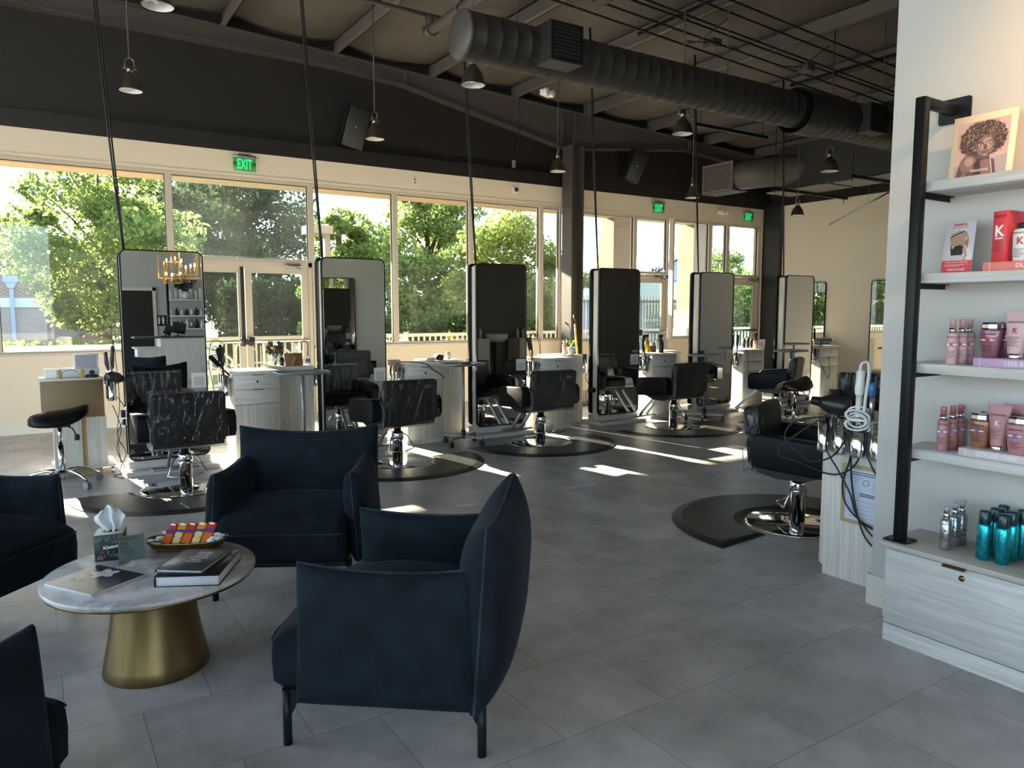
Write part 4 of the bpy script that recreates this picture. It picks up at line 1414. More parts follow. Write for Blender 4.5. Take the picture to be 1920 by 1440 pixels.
# metal strut shelves under it
t = thing('strut_rack', 'black slotted strut rack with pale panels below the rectangular duct', 'rack', (11.2, 8.2, 3.62))
for y in (-0.9, 0.6):
    a = MB(); a.box(0.0, 2.2, y, y + 0.05, 0, 0.045); a.build('strut', M['blackmetal'], t)
    for x in (0.05, 2.1):
        a = MB(); a.cyl((x, y + 0.025, -0.08), (x, y + 0.025, 1.3), 0.006, n=6); a.build('hanger_rod', M['blackmetal'], t)
for k, (y0, y1) in enumerate(((-1.6, -0.2), (-0.1, 1.2))):
    a = MB(); a.rbox(0.55, 1.25, y0, y1, 0.05, 0.075, 0.005); a.build('panel', mat('pale_panel_%s' % 'ab'[k], srgb(120, 116, 112), 0.5), t)
t = thing('door_rail', 'slanted grey metal rod hanging from the strut rack before the far wall', 'rod', (12.4, 8.0, 3.3))
a = MB(); a.tube([(0, 0.5, -0.25), (0.35, -0.6, 0.32)], 0.016, 8); a.build('rod', M['steel'], t)
a = MB(); a.cyl((0.2, -0.12, 0.08), (0.2, -0.12, 0.4), 0.005, n=6); a.build('hook_wire', M['steel'], t)

# sprinkler main, branch and hangers
t = thing('sprinkler_pipe', 'grey sprinkler pipe ending in a clamp above the round duct', 'pipe', (4.15, 8.25, 4.78))
a = MB(); a.cyl((0, 0, 0), (0.02, -6.5, 0.05), 0.055, n=18); a.build('main_pipe', mat('grey_pipe_paint', srgb(112, 107, 104), 0.4, metal=0.2), t)
a = MB(); a.cyl((0, 0.02, 0), (0, -0.09, 0), 0.075, n=18); a.cyl((0, -0.03, 0), (0, -0.03, 0.18), 0.05, n=12); a.box(-0.1, 0.1, -0.06, -0.02, -0.015, 0.02); a.build('clamp', M['steel_dark'], t)
a = MB(); a.cyl((-5.5, -0.03, 0.2), (2.0, -0.03, 0.16), 0.026, n=12); a.build('branch_pipe', M['steel_dark'], t)
for y in (-0.8, -3.2):
    a = MB(); a.cyl((0, y, 0.05), (0, y, 0.6), 0.006, n=6); a.tube([(0.06 * math.cos(q), y, 0.06 * math.sin(q)) for q in [2 * PI * i / 16 for i in range(16)]], 0.006, 5, closed=True); a.build('hanger_ring', M['blackmetal'], t)
# conduit bundle
t = thing('conduit_bundle', 'bundle of dark electrical conduits under the roof above the duct', 'conduit', (0, 6.5, 0))
for k, (y, dz) in enumerate(((-0.1, -0.36), (0.05, -0.33), (0.18, -0.40), (0.5, -0.38), (-0.45, -0.36), (-0.62, -0.33))):
    a = MB(); a.tube([(3.0, y, roof_z(3.0) + dz), (8, y + 0.02, roof_z(8) + dz), (13.4, y, roof_z(13.4) + dz)], 0.013, 6); a.build('conduit', M['blackmetal'], t)
for x, y in ((5.4, 0.15), (7.3, 0.3), (8.9, 0.1)):
    z = roof_z(x) - 0.42
    a = MB(); a.rbox(x, x + 0.16, y - 0.08, y + 0.08, z, z + 0.1, 0.006); a.build('junction_box', M['steel_dark'], t)
    a = MB(); a.tube([(x, y, z + 0.05), (x - 0.4, y - 0.05, z - 0.02), (x - 0.5, y - 0.3, z - 0.12), (x - 0.3, y - 0.6, z + 0.1)], 0.008, 6, smooth_pts=5); a.build('loose_cable', M['cord'], t)
for x in (4.2, 6.6, 9.6):
    a = MB(); a.box(x - 0.02, x + 0.02, -0.8, 0.8, roof_z(x) - 0.31, roof_z(x) - 0.27); a.build('support_strut', M['blackmetal'], t)
t = thing('strut_channel', 'black slotted channel hung under the roof right of the duct', 'channel', (9.2, 4.9, 4.75))
a = MB(); a.box(0, 1.9, 0, 0.045, 0, 0.045); a.build('channel', M['blackmetal'], t)
a = MB(); a.tube([(0.2, 0.02, 0.05), (0.6, 0.1, -0.04), (1.1, 0.03, 0.06)], 0.008, 6, smooth_pts=4); a.build('loose_cable', M['cord'], t)
t = thing('strut_channel', 'black slotted channel hung under the roof left of the rectangular duct', 'channel', (8.4, 8.0, 4.2))
a = MB(); a.box(0, 1.6, 0, 0.045, 0, 0.045); a.cyl((0.1, 0.02, 0), (0.1, 0.02, 0.8), 0.005, n=6); a.cyl((1.5, 0.02, 0), (1.5, 0.02, 0.74), 0.005, n=6); a.build('channel', M['blackmetal'], t)

# emergency light heads, exit signs, speakers, small wall fittings
def emergency(label, p, rz):
    t = thing('emergency_light', label, 'light', p, rz, 'white emergency lights')
    a = MB(); a.rbox(-0.1, 0.1, -0.03, 0.03, -0.04, 0.04, 0.01); a.build('housing', M['white_plastic'], t)
    for s in (-1, 1):
        a = MB(); a.lathe([(0.025, 0), (0.05, 0.02), (0.052, 0.07), (0.04, 0.08)], 16, mx=Matrix.Translation((0.075 * s, -0.02, 0)) @ Matrix.Rotation(R(90), 4, 'X')); a.build('lamp_head', M['white'], t)
emergency('white twin emergency light hanging under the roof near the duct', (6.3, 8.9, 4.55), 0.4)
emergency('white twin emergency light on the header between two exit signs', (12.15, D2 - 0.035, 3.5), 0)
emergency('white emergency light at the very top, beside a roof pipe', (2.3, 8.6, 4.95), 0.3)
M['exit_green'] = mat('exit_green_letters', (0.02, 0.55, 0.18), 0.4, emit=(0.03, 0.75, 0.25), estr=0.16)
M['exit_panel'] = mat_clear('green_edge_lit_panel', 0.12, (0.62, 0.95, 0.74), 0.05, 0)
M['exit_chip'] = mat('dark_green_square', (0.01, 0.14, 0.02), 0.4)
def exit_sign(label, x, Y):
    t = thing('exit_sign', label, 'sign', (x, Y - 0.05, 3.5), 0, 'green exit signs')
    a = MB(); a.rbox(-0.155, 0.155, -0.03, 0.03, 0.045, 0.075, 0.006); a.box(-0.07, 0.07, 0.0, 0.045, 0.06, 0.1); a.build('housing', M['steel'], t)
    a = MB(); a.box(-0.15, 0.15, -0.004, 0.004, -0.13, 0.046); a.build('panel', M['exit_panel'], t)
    text('EXIT', 0.185, plane_mx((0, -0.006, -0.045), (1, 0, 0), (0, 0, 1)), M['exit_green'], t, 'lettering', 0.001, bold=0.004, sx=0.52)
    for s in (-1, 1):
        a = MB(); a.box(s * 0.125 - 0.02, s * 0.125 + 0.02, -0.008, -0.004, -0.055, -0.015)
        a.build('arrow_panel', M['exit_chip'], t)
exit_sign('green exit sign above the glass double doors on the left', 2.55, D1)
exit_sign('green exit sign above the single door beside the stucco columns', 10.35, D2)
exit_sign('green exit sign above the farthest right door', 12.95, D2)
def speaker(label, x, z, tilt):
    t = thing('wall_speaker', label, 'speaker', (x, D1 + 0.1, z), 0, 'black wall speakers')
    mx = Matrix.Translation((0, -0.14, 0)) @ Matrix.Rotation(R(tilt), 4, 'Y') @ Matrix.Rotation(R(14), 4, 'X')
    a = MB(); a.rbox(-0.16, 0.16, -0.12, 0.1, -0.29, 0.29, 0.012, 2, mx); a.build('cabinet', M['black'], t)
    a = MB(); a.rbox(-0.145, 0.145, -0.132, -0.12, -0.275, 0.275, 0.006, 1, mx); a.build('grille', mat('speaker_grille_%s' % ('a' if x < 6 else 'b'), (0.02, 0.02, 0.019), 0.6), t)
    a = MB(); a.sphere(mx @ Vector((-0.02, -0.135, 0)), 0.012, 8); a.build('badge', M['steel'], t)
    a = MB(); a.box(-0.03, 0.03, -0.1, 0.05, -0.05, 0.05); a.build('bracket', M['blackmetal'], t)
speaker('black speaker tilted on the upper wall left of a pendant lamp', 4.12, 4.15, 10)
speaker('black speaker tilted on the upper wall right of the steel column', 9.55, 4.15, 18)
t = thing('wall_outlet', 'white power outlet on the beige header between the windows', 'outlet', (5.1, D1, 3.48))
a = MB(); a.rbox(-0.04, 0.04, -0.008, 0, -0.06, 0.06, 0.004); a.build('cover_plate', M['white_plastic'], t)
a = MB(); a.box(-0.015, 0.015, -0.01, -0.008, 0.01, 0.04); a.box(-0.015, 0.015, -0.01, -0.008, -0.04, -0.01); a.build('socket', M['greymetal'], t)
t = thing('security_camera', 'small white dome camera on the header left of the steel column', 'camera', (6.95, D1, 3.5))
a = MB(); a.lathe([(0.06, 0), (0.06, 0.02), (0.045, 0.035)], 20, mx=Matrix.Rotation(R(90), 4, 'X')); a.build('base', M['white_plastic'], t)
a = MB(); a.sphere((0, -0.045, 0), 0.035, 12); a.build('lens_dome', M['black'], t)
t = thing('junction_cable', 'thin cable dropping to a small grey box on the upper wall', 'cable', (6.95, D1 + 0.05, 3.9))
a = MB(); a.tube([(0.05, -0.1, 1.15), (0.06, -0.08, 0.4), (0.0, -0.02, 0.1)], 0.006, 6, smooth_pts=4); a.build('cable', M['cord'], t)
a = MB(); a.rbox(-0.03, 0.03, -0.03, 0.0, -0.03, 0.09, 0.004); a.build('box', M['greymetal'], t)
# small wall fittings seen by the far doors
t = thing('house_number', 'house number 1945 on the transom glass, read from behind', 'sign', (10.4, D2 + 0.088, 2.28))
text('1945', 0.16, plane_mx((0, 0.003, 0), (-1, 0, 0), (0, 0, 1)), M['text_black'], t, 'numerals', 0.001, bold=0.002)
# ------------------------------------------------------------------ product shelving on the right
Y0 = 1.87
t = thing('retail_cabinet', 'long pale ash base cabinet with a lockable drawer under the product shelves', 'cabinet', (0, 0, 0))
a = MB(); a.box(3.225, 3.535, -2.0, 1.845, 0.0, 0.43); a.box(3.222, 3.535, 1.83, 1.85, 0.1, 0.43); a.build('carcass', M['wood_h'], t)
a = MB(); a.rbox(3.2, 3.536, -2.0, Y0, 0.43, 0.455, 0.002, 1); a.build('top_board', mat_wood('grey_ash_top', srgb(190, 182, 174), srgb(206, 198, 190), 'y'), t)
a = MB(); a.box(3.208, 3.226, -2.0, 1.838, 0.0, 0.078); a.build('plinth', M['wood_h'], t)
for k, (y0, y1) in enumerate(((0.2, 1.836), (-1.5, 0.194))):
    a = MB(); a.rbox(3.206, 3.224, y0, y1, 0.083, 0.425, 0.0015, 1); d = a.build('drawer', M['wood_h'], t)
    yc = 1.54 if k == 0 else -0.2
    a = MB(); a.box(3.188, 3.212, yc - 0.045, yc + 0.045, 0.425, 0.4285); a.box(3.188, 3.1905, yc - 0.045, yc + 0.045, 0.419, 0.428); a.build('edge_pull', M['brass'], d)
    a = MB(); a.lathe([(0.0001, 0.004), (0.008, 0.004), (0.008, 0.001), (0.013, 0.0015), (0.0135, -0.002)], 20, mx=Matrix.Translation((3.206, yc - 0.03, 0.385)) @ Matrix.Rotation(R(-90), 4, 'Y')); a.build('lock', M['brass'], d)
ZS = [0.879, 1.264, 1.659, 2.053]
SH = ['lowest pale wall shelf, with mauve bottles', 'second pale wall shelf from the bottom, with pink bottles', 'third pale wall shelf from the bottom, with red boxes', 'top pale wall shelf, with the portrait poster']
for k, z in enumerate(ZS):
    a = MB(); a.rbox(3.305, 3.548, -1.6, Y0, z - 0.043, z, 0.002, 1)
    o = a.build('wall_shelf', M['wood_h']); tag(o, SH[k], 'shelf', 'pale wall shelves')
t = thing('shelf_post', 'black square steel post with brackets carrying the wall shelves', 'post', (3.28, 1.82, 0.455))
a = MB(); a.rbox(-0.022, 0.022, -0.022, 0.022, 0.004, 1.955, 0.003, 1); a.build('post', M['blackmetal'], t)
a = MB(); a.rbox(0.02, 0.268, -0.02, 0.02, 1.915, 1.955, 0.003, 1); a.build('top_arm', M['blackmetal'], t)
a = MB(); a.prism(rrect(0.14, 0.11, 0.012, 4, 0, 1.935), 'x', 0.262, 0.269)
for dy in (-0.052, 0.052):
    for dz in (-0.038, 0.038): a.cyl((0.257, dy, 1.935 + dz), (0.263, dy, 1.935 + dz), 0.005, n=10)
a.build('wall_plate', M['blackmetal'], t)
a = MB(); a.prism(rrect(0.105, 0.11, 0.012, 4, 0, 0), 'z', 0, 0.006)
for dx in (-0.036, 0.036):
    for dy in (-0.038, 0.038): a.cyl((dx, dy, 0.006), (dx, dy, 0.010), 0.0065, n=10)
a.build('base_plate', M['blackmetal'], t)
for z in ZS:
    a = MB(); zz = z - 0.043 - 0.455; a.box(0.02, 0.268, -0.018, 0.018, zz - 0.004, zz); a.box(0.02, 0.268, 0.0, 0.004, zz - 0.024, zz); a.build('bracket', M['blackmetal'], t)

def P2(c, h=1.0): return plane_mx(c, (0, -1, 0), (0, 0, 1))
# materials
M['pink'] = mat('dusty_pink_plastic', srgb(200, 168, 172), 0.4)
M['pink_cap'] = mat('rose_cap', srgb(190, 150, 152), 0.3)
M['mauve'] = mat('mauve_plastic', srgb(176, 122, 126), 0.38)
M['mauve_cap'] = mat('dark_rose_cap', srgb(170, 100, 104), 0.3)
M['plum'] = mat('plum_translucent', srgb(128, 78, 98), 0.12, coat=0.5)
M['amber'] = mat('rose_amber_translucent', srgb(142, 96, 78), 0.12, coat=0.5)
M['silver_foil'] = mat('silver_bottle', (0.42, 0.43, 0.46), 0.28, metal=0.85)
M['teal_foil'] = mat('teal_metallic', (0.015, 0.36, 0.42), 0.24, metal=0.8, var=0.35, vscale=40)
M['teal_cap'] = mat('dark_teal_cap', (0.004, 0.03, 0.035), 0.2)
M['red_box'] = mat('coral_red_card', srgb(206, 66, 76), 0.45)
M['red_print'] = mat('red_print', srgb(190, 30, 44), 0.5)
M['blue_print'] = mat('blue_print', srgb(90, 110, 190), 0.5)
M['dark_print'] = mat('dark_plum_print', srgb(70, 40, 50), 0.5)
M['pearl'] = mat('pearl_white_plastic', srgb(222, 220, 222), 0.25)

FX = lambda x, y, z: plane_mx((x, y, z), (0, -1, 0), (0, 0, 1))
def facing(z, r, ang=0.42):
    """print plane on the side of a bottle turned to the room"""
    n = Vector((-math.cos(ang), -math.sin(ang), 0))
    x = Vector((math.sin(ang), -math.cos(ang), 0))
    return plane_mx(n * (r + 0.0006) + Vector((0, 0, z)), x, (0, 0, 1))
def lines(parent, mx, w, z0, n, material, gap=0.006, h=0.0015, name='small_print'):
    a = MB()
    for i in range(n):
        ww = w * (1.0 - 0.18 * ((i * 7) % 3))
        a.box(-w / 2, -w / 2 + ww, z0 - i * gap - h, z0 - i * gap, 0, 0.0004, mx)
    a.build(name, material, parent)

def spray_bottle(label, p, body, cap, kcol, group):
    t = thing('spray_bottle', label, 'bottle', p, 0, group)
    r = 0.0225
    a = MB(); a.lathe([(0.0001, 0), (r - 0.002, 0), (r, 0.003), (r, 0.132), (r - 0.002, 0.135), (0.014, 0.137)], 28); a.build('bottle_body', body, t)
    a = MB(); a.cyl((0, 0, 0.136), (0, 0, 0.158), 0.0148, n=24); a.build('chrome_collar', M['chrome'], t)
    a = MB(); a.lathe([(0.0125, 0.158), (0.0125, 0.192), (0.0115, 0.195), (0.0001, 0.195)], 20); a.build('cap', cap, t)
    text('KÉRASTASE', 0.0085, facing(0.118, r), M['dark_print'], t, 'brand_name', 0.0003)
    text('K', 0.028, facing(0.086, r), kcol, t, 'letter_mark', 0.0003, bold=0.0006)
    a = MB(); a.box(0.004, 0.019, -0.0015, 0.0025, 0, 0.0003, facing(0.086, r)); a.box(-0.019, -0.009, -0.0015, 0.0025, 0, 0.0003, facing(0.086, r)); a.build('white_bar', M['text_white'], t)
    lines(t, facing(0.06, r), 0.03, 0, 6, M['dark_print'])
    return t
g = 'mauve spray bottles on the lowest shelf'
for k, (x, y) in enumerate(((3.371, 1.705), (3.446, 1.702), (3.51, 1.70))):
    lb = ('mauve spray bottle nearest us of three on the lowest shelf', 'mauve spray bottle in the middle of three on the lowest shelf', 'mauve spray bottle nearest the wall of three on the lowest shelf')[k]
    if k == 0: sp0 = spray_bottle(lb, (x, y, ZS[0]), M['mauve'], M['mauve_cap'], M['blue_print'], g)
    else: dup(sp0, (x, y, ZS[0]), 0, lb)
g = 'pink spray bottles on the second shelf'
for k, (x, y) in enumerate(((3.36, 1.681), (3.42, 1.671), (3.48, 1.669))):
    lb = ('pale pink spray bottle nearest us of three, second shelf up', 'pale pink spray bottle in the middle of three, second shelf up', 'pale pink spray bottle nearest the wall of three, second shelf up')[k]
    if k == 0: sp1 = spray_bottle(lb, (x, y, ZS[1]), M['pink'], M['pink_cap'], M['red_print'], g)
    else: dup(sp1, (x, y, ZS[1]), 0, lb)

def display_block(label, y0, y1, z, h, material, words, tcol, x0=3.325):
    t = thing('display_block', label, 'display stand', (x0, (y0 + y1) / 2, z))
    L = y0 - y1
    a = MB(); a.rbox(0, 0.2, -L / 2, L / 2, 0, h, 0.001, 1); a.build('block', material, t)
    a = MB(); a.box(-0.0006, 0.0, L / 2 - 0.028, L / 2 - 0.0265, 0.001, h - 0.001); a.build('fold_line', tcol, t)
    text(words, 0.026, plane_mx((-0.0008, 0.02 if len(words) < 11 else 0.0, h / 2), (0, -1, 0), (0, 0, 1)), tcol, t, 'lettering', 0.0003)
    return t
display_block('grey pink display block reading COLOR CARE on the lowest shelf', 1.612, 1.27, ZS[0], 0.033, mat('grey_pink_card', srgb(206, 196, 198), 0.5), 'COLOR CARE', M['text_white'])
display_block('lilac display block reading LESS BREAKAGE on the second shelf', 1.575, 1.15, ZS[1], 0.036, mat('lilac_card', srgb(196, 164, 200), 0.5), 'LESS BREAKAGE', M['text_white'])
display_block('coral display block reading DUAL ACTION on the third shelf', 1.56, 1.14, ZS[2], 0.036, mat('coral_card', srgb(228, 134, 126), 0.5), 'DUAL ACTION', M['text_white'])

def shampoo(label, p, body, kcol, group, s=1.0, pcol=None):
    """flat oval bottle tapering down, faceted chrome cap"""
    t = thing('shampoo_bottle', label, 'bottle', p, 0, group)
    pcol = pcol or M['dark_print']
    mx = Matrix.Rotation(0.0, 4, 'Z') @ Matrix.Diagonal((0.62 * s, 1.0 * s, s, 1))
    a = MB(); a.lathe([(0.0001, 0), (0.028, 0), (0.031, 0.004), (0.036, 0.04), (0.0415, 0.085), (0.0425, 0.112), (0.041, 0.117), (0.03, 0.119)], 32, mx=mx); a.build('bottle_body', body, t)
    a = MB(); a.lathe([(0.039, 0.119), (0.041, 0.124), (0.040, 0.139), (0.036, 0.148), (0.0001, 0.149)], 8, mx=mx)
    for f in a.bm.faces: f.smooth = False
    a.build('chrome_cap', M['chrome'], t)
    q = plane_mx((-0.0275 * s, 0, 0.098 * s), (0, -1, 0), (0, 0, 1))
    text('KÉRASTASE', 0.0105 * s, q, pcol, t, 'brand_name', 0.0003)
    q = plane_mx((-0.027 * s, 0, 0.074 * s), (0, -1, 0), (-0.05, 0, 1))
    text('K', 0.03 * s, q, kcol, t, 'letter_mark', 0.0003, bold=0.0006)
    a = MB(); a.box(0.008, 0.026, -0.002, 0.002, 0, 0.0003, q); a.box(-0.026, -0.008, -0.002, 0.002, 0, 0.0003, q); a.build('white_bar', M['text_white'], t)
    lines(t, plane_mx((-0.0255 * s, 0, 0.05 * s), (0, -1, 0), (-0.12, 0, 1)), 0.04, 0, 5, pcol)
    return t
z = ZS[0] + 0.033
shampoo('rose amber shampoo bottle with a chrome cap on the COLOR CARE block', (3.40, 1.565, z), M['amber'], M['blue_print'], 'rose amber shampoo bottles')
shampoo('rose amber shampoo bottle hidden behind the first one', (3.475, 1.565, z), M['amber'], M['blue_print'], 'rose amber shampoo bottles')
shampoo('mauve opaque shampoo bottle with a chrome cap at the picture edge', (3.36, 1.40, z), M['mauve'], M['blue_print'], 'mauve shampoo bottles', 1.05)
shampoo('mauve opaque shampoo bottle behind, cut by the picture edge', (3.44, 1.38, z), M['mauve'], M['blue_print'], 'mauve shampoo bottles', 1.05)
z = ZS[1] + 0.036
shampoo('plum translucent shampoo bottle with a chrome cap on the lilac block', (3.40, 1.545, z), M['plum'], M['red_print'], 'plum shampoo bottles')
shampoo('plum translucent shampoo bottle half behind the first', (3.47, 1.527, z), M['plum'], M['red_print'], 'plum shampoo bottles')

def tube_bottle(label, p, body, kcol, group, s=1.0):
    t = thing('conditioner_tube', label, 'tube', p, 0, group)
    a = MB(); a.lathe([(0.0001, 0), (0.025 * s, 0), (0.026 * s, 0.003), (0.026 * s, 0.02), (0.024 * s, 0.022)], 28); a.build('cap', M['chrome'], t)
    a = MB()
    def f(u, v):
        an = 2 * PI * u
        ry = (0.029 + 0.018 * v ** 1.3) * s
        rx = 0.027 * (1 - v) ** 0.8 * s + 0.0012
        return Vector((rx * math.cos(an), ry * math.sin(an), 0.022 + 0.17 * v * s))
    a.grid(f, 32, 12, True, True)
    a.build('tube_body', body, t)
    q = plane_mx((-0.0125 * s, 0, 0.15 * s), (0, -1, 0), (0.14, 0, 1))
    text('KÉRASTASE', 0.0115 * s, q, M['dark_print'], t, 'brand_name', 0.0003)
    q = plane_mx((-0.0185 * s, 0, 0.115 * s), (0, -1, 0), (0.14, 0, 1))
    text('K', 0.03 * s, q, kcol, t, 'letter_mark', 0.0003, bold=0.0006)
    lines(t, plane_mx((-0.0235 * s, 0, 0.09 * s), (0, -1, 0), (0.14, 0, 1)), 0.045, 0, 7, M['dark_print'])
    return t
tube_bottle('mauve tube standing on a silver cap, COLOR CARE block front', (3.39, 1.487, ZS[0] + 0.033), M['mauve'], M['text_white'], 'mauve tubes')
tube_bottle('mauve tube standing behind the front tube on the lowest shelf', (3.47, 1.462, ZS[0] + 0.033), M['mauve'], M['text_white'], 'mauve tubes')
tube_bottle('lilac pink tube standing on a chrome cap on the lilac block', (3.385, 1.442, ZS[1] + 0.036), M['pink'], M['red_print'], 'lilac tubes')
tube_bottle('lilac pink tube at the picture edge behind the first tube', (3.47, 1.405, ZS[1] + 0.036), M['pink'], M['red_print'], 'lilac tubes')

for k, x in enumerate((3.36, 3.425, 3.49)):
    t = thing('product_box', ('tall coral red box with a big white K, frontmost of three', 'tall coral red box, middle of the three in a row', 'tall coral red box nearest the wall behind the others')[k], 'box', (x, 1.52, ZS[2] + 0.036), R(-14), 'coral red product boxes')
    a = MB(); a.rbox(-0.0, 0.056, -0.03, 0.03, 0, 0.208, 0.0008, 1); a.build('carton', M['red_box'], t)
    mxf = lambda z: plane_mx((-0.0008, 0, z), (0, -1, 0), (0, 0, 1))
    text('K', 0.062, mxf(0.125), M['text_white'], t, 'letter_mark', 0.0003, bold=0.0014)
    text('KÉRASTASE', 0.0105, mxf(0.187), M['dark_print'], t, 'brand_name', 0.0003)
    text('PREMIÈRE', 0.0085, mxf(0.097), M['text_white'], t, 'range_name', 0.0003, bold=0.0003)
    lines(t, mxf(0.085), 0.048, 0, 7, M['dark_print'], 0.0065)
t = thing('treatment_bottle', 'white bottle with a black cap and red K beside the coral boxes', 'bottle', (3.37, 1.435, ZS[2] + 0.036))
a = MB(); mx = Matrix.Diagonal((0.7, 1, 1, 1)); a.lathe([(0.0001, 0), (0.03, 0), (0.033, 0.004), (0.036, 0.06), (0.037, 0.11), (0.034, 0.124), (0.024, 0.13)], 32, mx=mx); a.build('bottle_body', M['pearl'], t)
a = MB(); a.lathe([(0.023, 0.13), (0.024, 0.152), (0.0001, 0.153)], 28, mx=mx); a.build('cap', M['black'], t)
text('KÉRASTASE', 0.0105, plane_mx((-0.0266, 0, 0.112), (0, -1, 0), (0, 0, 1)), M['text_black'], t, 'brand_name', 0.0003)
text('K', 0.04, plane_mx((-0.0266, 0, 0.08), (0, -1, 0), (0, 0, 1)), M['red_print'], t, 'letter_mark', 0.0003, bold=0.001)
lines(t, plane_mx((-0.0262, 0, 0.05), (0, -1, 0), (0, 0, 1)), 0.045, 0, 6, M['text_black'])

for k, (x, y) in enumerate(((3.323, 1.643), (3.41, 1.649), (3.468, 1.648))):
    lb = ('silver pump bottle nearest us of three on the base cabinet', 'silver pump bottle in the middle of three on the base cabinet', 'silver pump bottle with its spout showing, nearest the wall')[k]
    t = thing('pump_bottle', lb, 'bottle', (x, y, 0.455), 0, 'silver pump bottles')
    r = 0.0215
    a = MB(); a.lathe([(0.0001, 0), (r - 0.002, 0), (r, 0.003), (r, 0.128), (r - 0.003, 0.132), (0.014, 0.134)], 28); a.build('bottle_body', M['silver_foil'], t)
    a = MB(); a.cyl((0, 0, 0.132), (0, 0, 0.17), 0.0135, n=24); a.build('chrome_collar', M['chrome'], t)
    a = MB(); a.lathe([(0.0115, 0.17), (0.0115, 0.188), (0.009, 0.192), (0.0001, 0.192)], 20)
    if k == 2: a.rbox(-0.008, 0.028, -0.006, 0.006, 0.186, 0.194, 0.003)
    a.build('pump_head', mat('grey_cap_%s' % 'abc'[k], srgb(168, 170, 176), 0.35), t)
    text('KÉRASTASE', 0.0075, facing(0.115, r), M['text_black'], t, 'brand_name', 0.0003)
    text('K', 0.016, facing(0.085, r), M['text_black'], t, 'letter_mark', 0.0003, bold=0.0006)
    lines(t, facing(0.07, r), 0.034, 0, 4, M['text_black'], 0.008, 0.003)
TL = ['leftmost front teal spray can on the base cabinet', 'teal spray can right behind the leftmost front one', 'rear teal spray can nearest the wall in the left row', 'foremost teal spray can, lowest in the picture', 'teal spray can behind the foremost one', 'teal spray can nearest the wall in the right row']
for k, (x, y) in enumerate(((3.319, 1.486), (3.402, 1.482), (3.476, 1.484), (3.32, 1.415), (3.401, 1.418), (3.468, 1.405))):
    if k == 0:
        t = tc0 = thing('spray_can', TL[0], 'can', (x, y, 0.455), 0, 'teal spray cans')
        r = 0.0265
        a = MB(); a.lathe([(0.0001, 0), (r - 0.003, 0), (r, 0.003), (r, 0.142), (r - 0.004, 0.152), (0.02, 0.156)], 32); a.build('can_body', M['teal_foil'], t)
        a = MB(); a.lathe([(0.0215, 0.154), (0.0225, 0.158), (0.021, 0.205), (0.018, 0.209), (0.0001, 0.209)], 28); a.build('cap', M['teal_cap'], t)
        a = MB()
        rr = random.Random(3)
        for i in range(16):
            q = facing(0.02 + 0.118 * rr.random(), r, 0.42 + rr.uniform(-0.35, 0.35))
            an = rr.uniform(0, PI)
            w = 0.013
            d = Vector((math.cos(an), math.sin(an)))
            a.tube([q @ Vector((-d.x * w * 0.35, -d.y * w, 0)), q @ Vector((d.x * w * 0.35, d.y * w, 0))], 0.0006, 4)
        a.build('etched_lines', mat('dark_teal_print', (0.004, 0.09, 0.12), 0.4), t)
    else: dup(tc0, (x, y, 0.455), 0, TL[k])

# portrait poster and small sign
def poly(b, pts, mx, z, material):
    b.m(material)
    vs = [b._v(mx @ Vector((x, y, z))) for x, y in pts]
    b.face(vs)
def ell(cx, cy, rx, ry, n=28, rot=0):
    o = []
    for i in range(n):
        a_ = 2 * PI * i / n
        x, y = rx * math.cos(a_), ry * math.sin(a_)
        o.append((cx + x * math.cos(rot) - y * math.sin(rot), cy + x * math.sin(rot) + y * math.cos(rot)))
    return o
PR = {k: mat('print_' + k, srgb(*v), 0.55) for k, v in dict(rosy=(208, 172, 162), grey=(176, 160, 160), cream=(236, 214, 186), hair_dark=(74, 54, 50), hair_mid=(128, 96, 84), hair_light=(206, 168, 144), skin=(142, 108, 100), skin_shadow=(104, 80, 78), skin_light=(178, 144, 134), ink=(36, 28, 30), lips=(118, 76, 76), strap=(226, 206, 190), pale=(204, 200, 210), blonde=(170, 142, 112), blonde_light=(214, 190, 156), denim=(182, 184, 190), crimson=(196, 66, 80)).items()}
t = thing('portrait_poster', 'cream framed poster of a person with big curly hair on the top shelf', 'poster', (3.425, 1.647, ZS[3]), R(0))
lean = Matrix.Rotation(R(7), 4, 'Y')
a = MB(); a.rbox(0, 0.008, -0.127, 0.127, 0.0, 0.282, 0.001, 1, lean); a.build('board', PR['cream'], t)
q = lean @ plane_mx((-0.0006, 0, 0.135), (0, -1, 0), (0, 0, 1))
b = MB()
W, H = 0.104, 0.118
poly(b, [(-W, -H), (W, -H), (W, H), (-W, H)], q, 0.0, PR['rosy'])
poly(b, [(-W, -H), (W, -H), (W, -0.04), (-W, -0.07)], q, 0.0002, PR['grey'])
hc = [( -0.092 * 1, 0.0)]
rr = random.Random(9)
out = []
for i in range(60):
    an = 2 * PI * i / 60
    r_ = 1 + rr.uniform(-0.05, 0.06)
    out.append((0.002 + 0.094 * math.cos(an) * r_, 0.036 + 0.078 * math.sin(an) * r_))
poly(b, out, q, 0.0004, PR['hair_dark'])
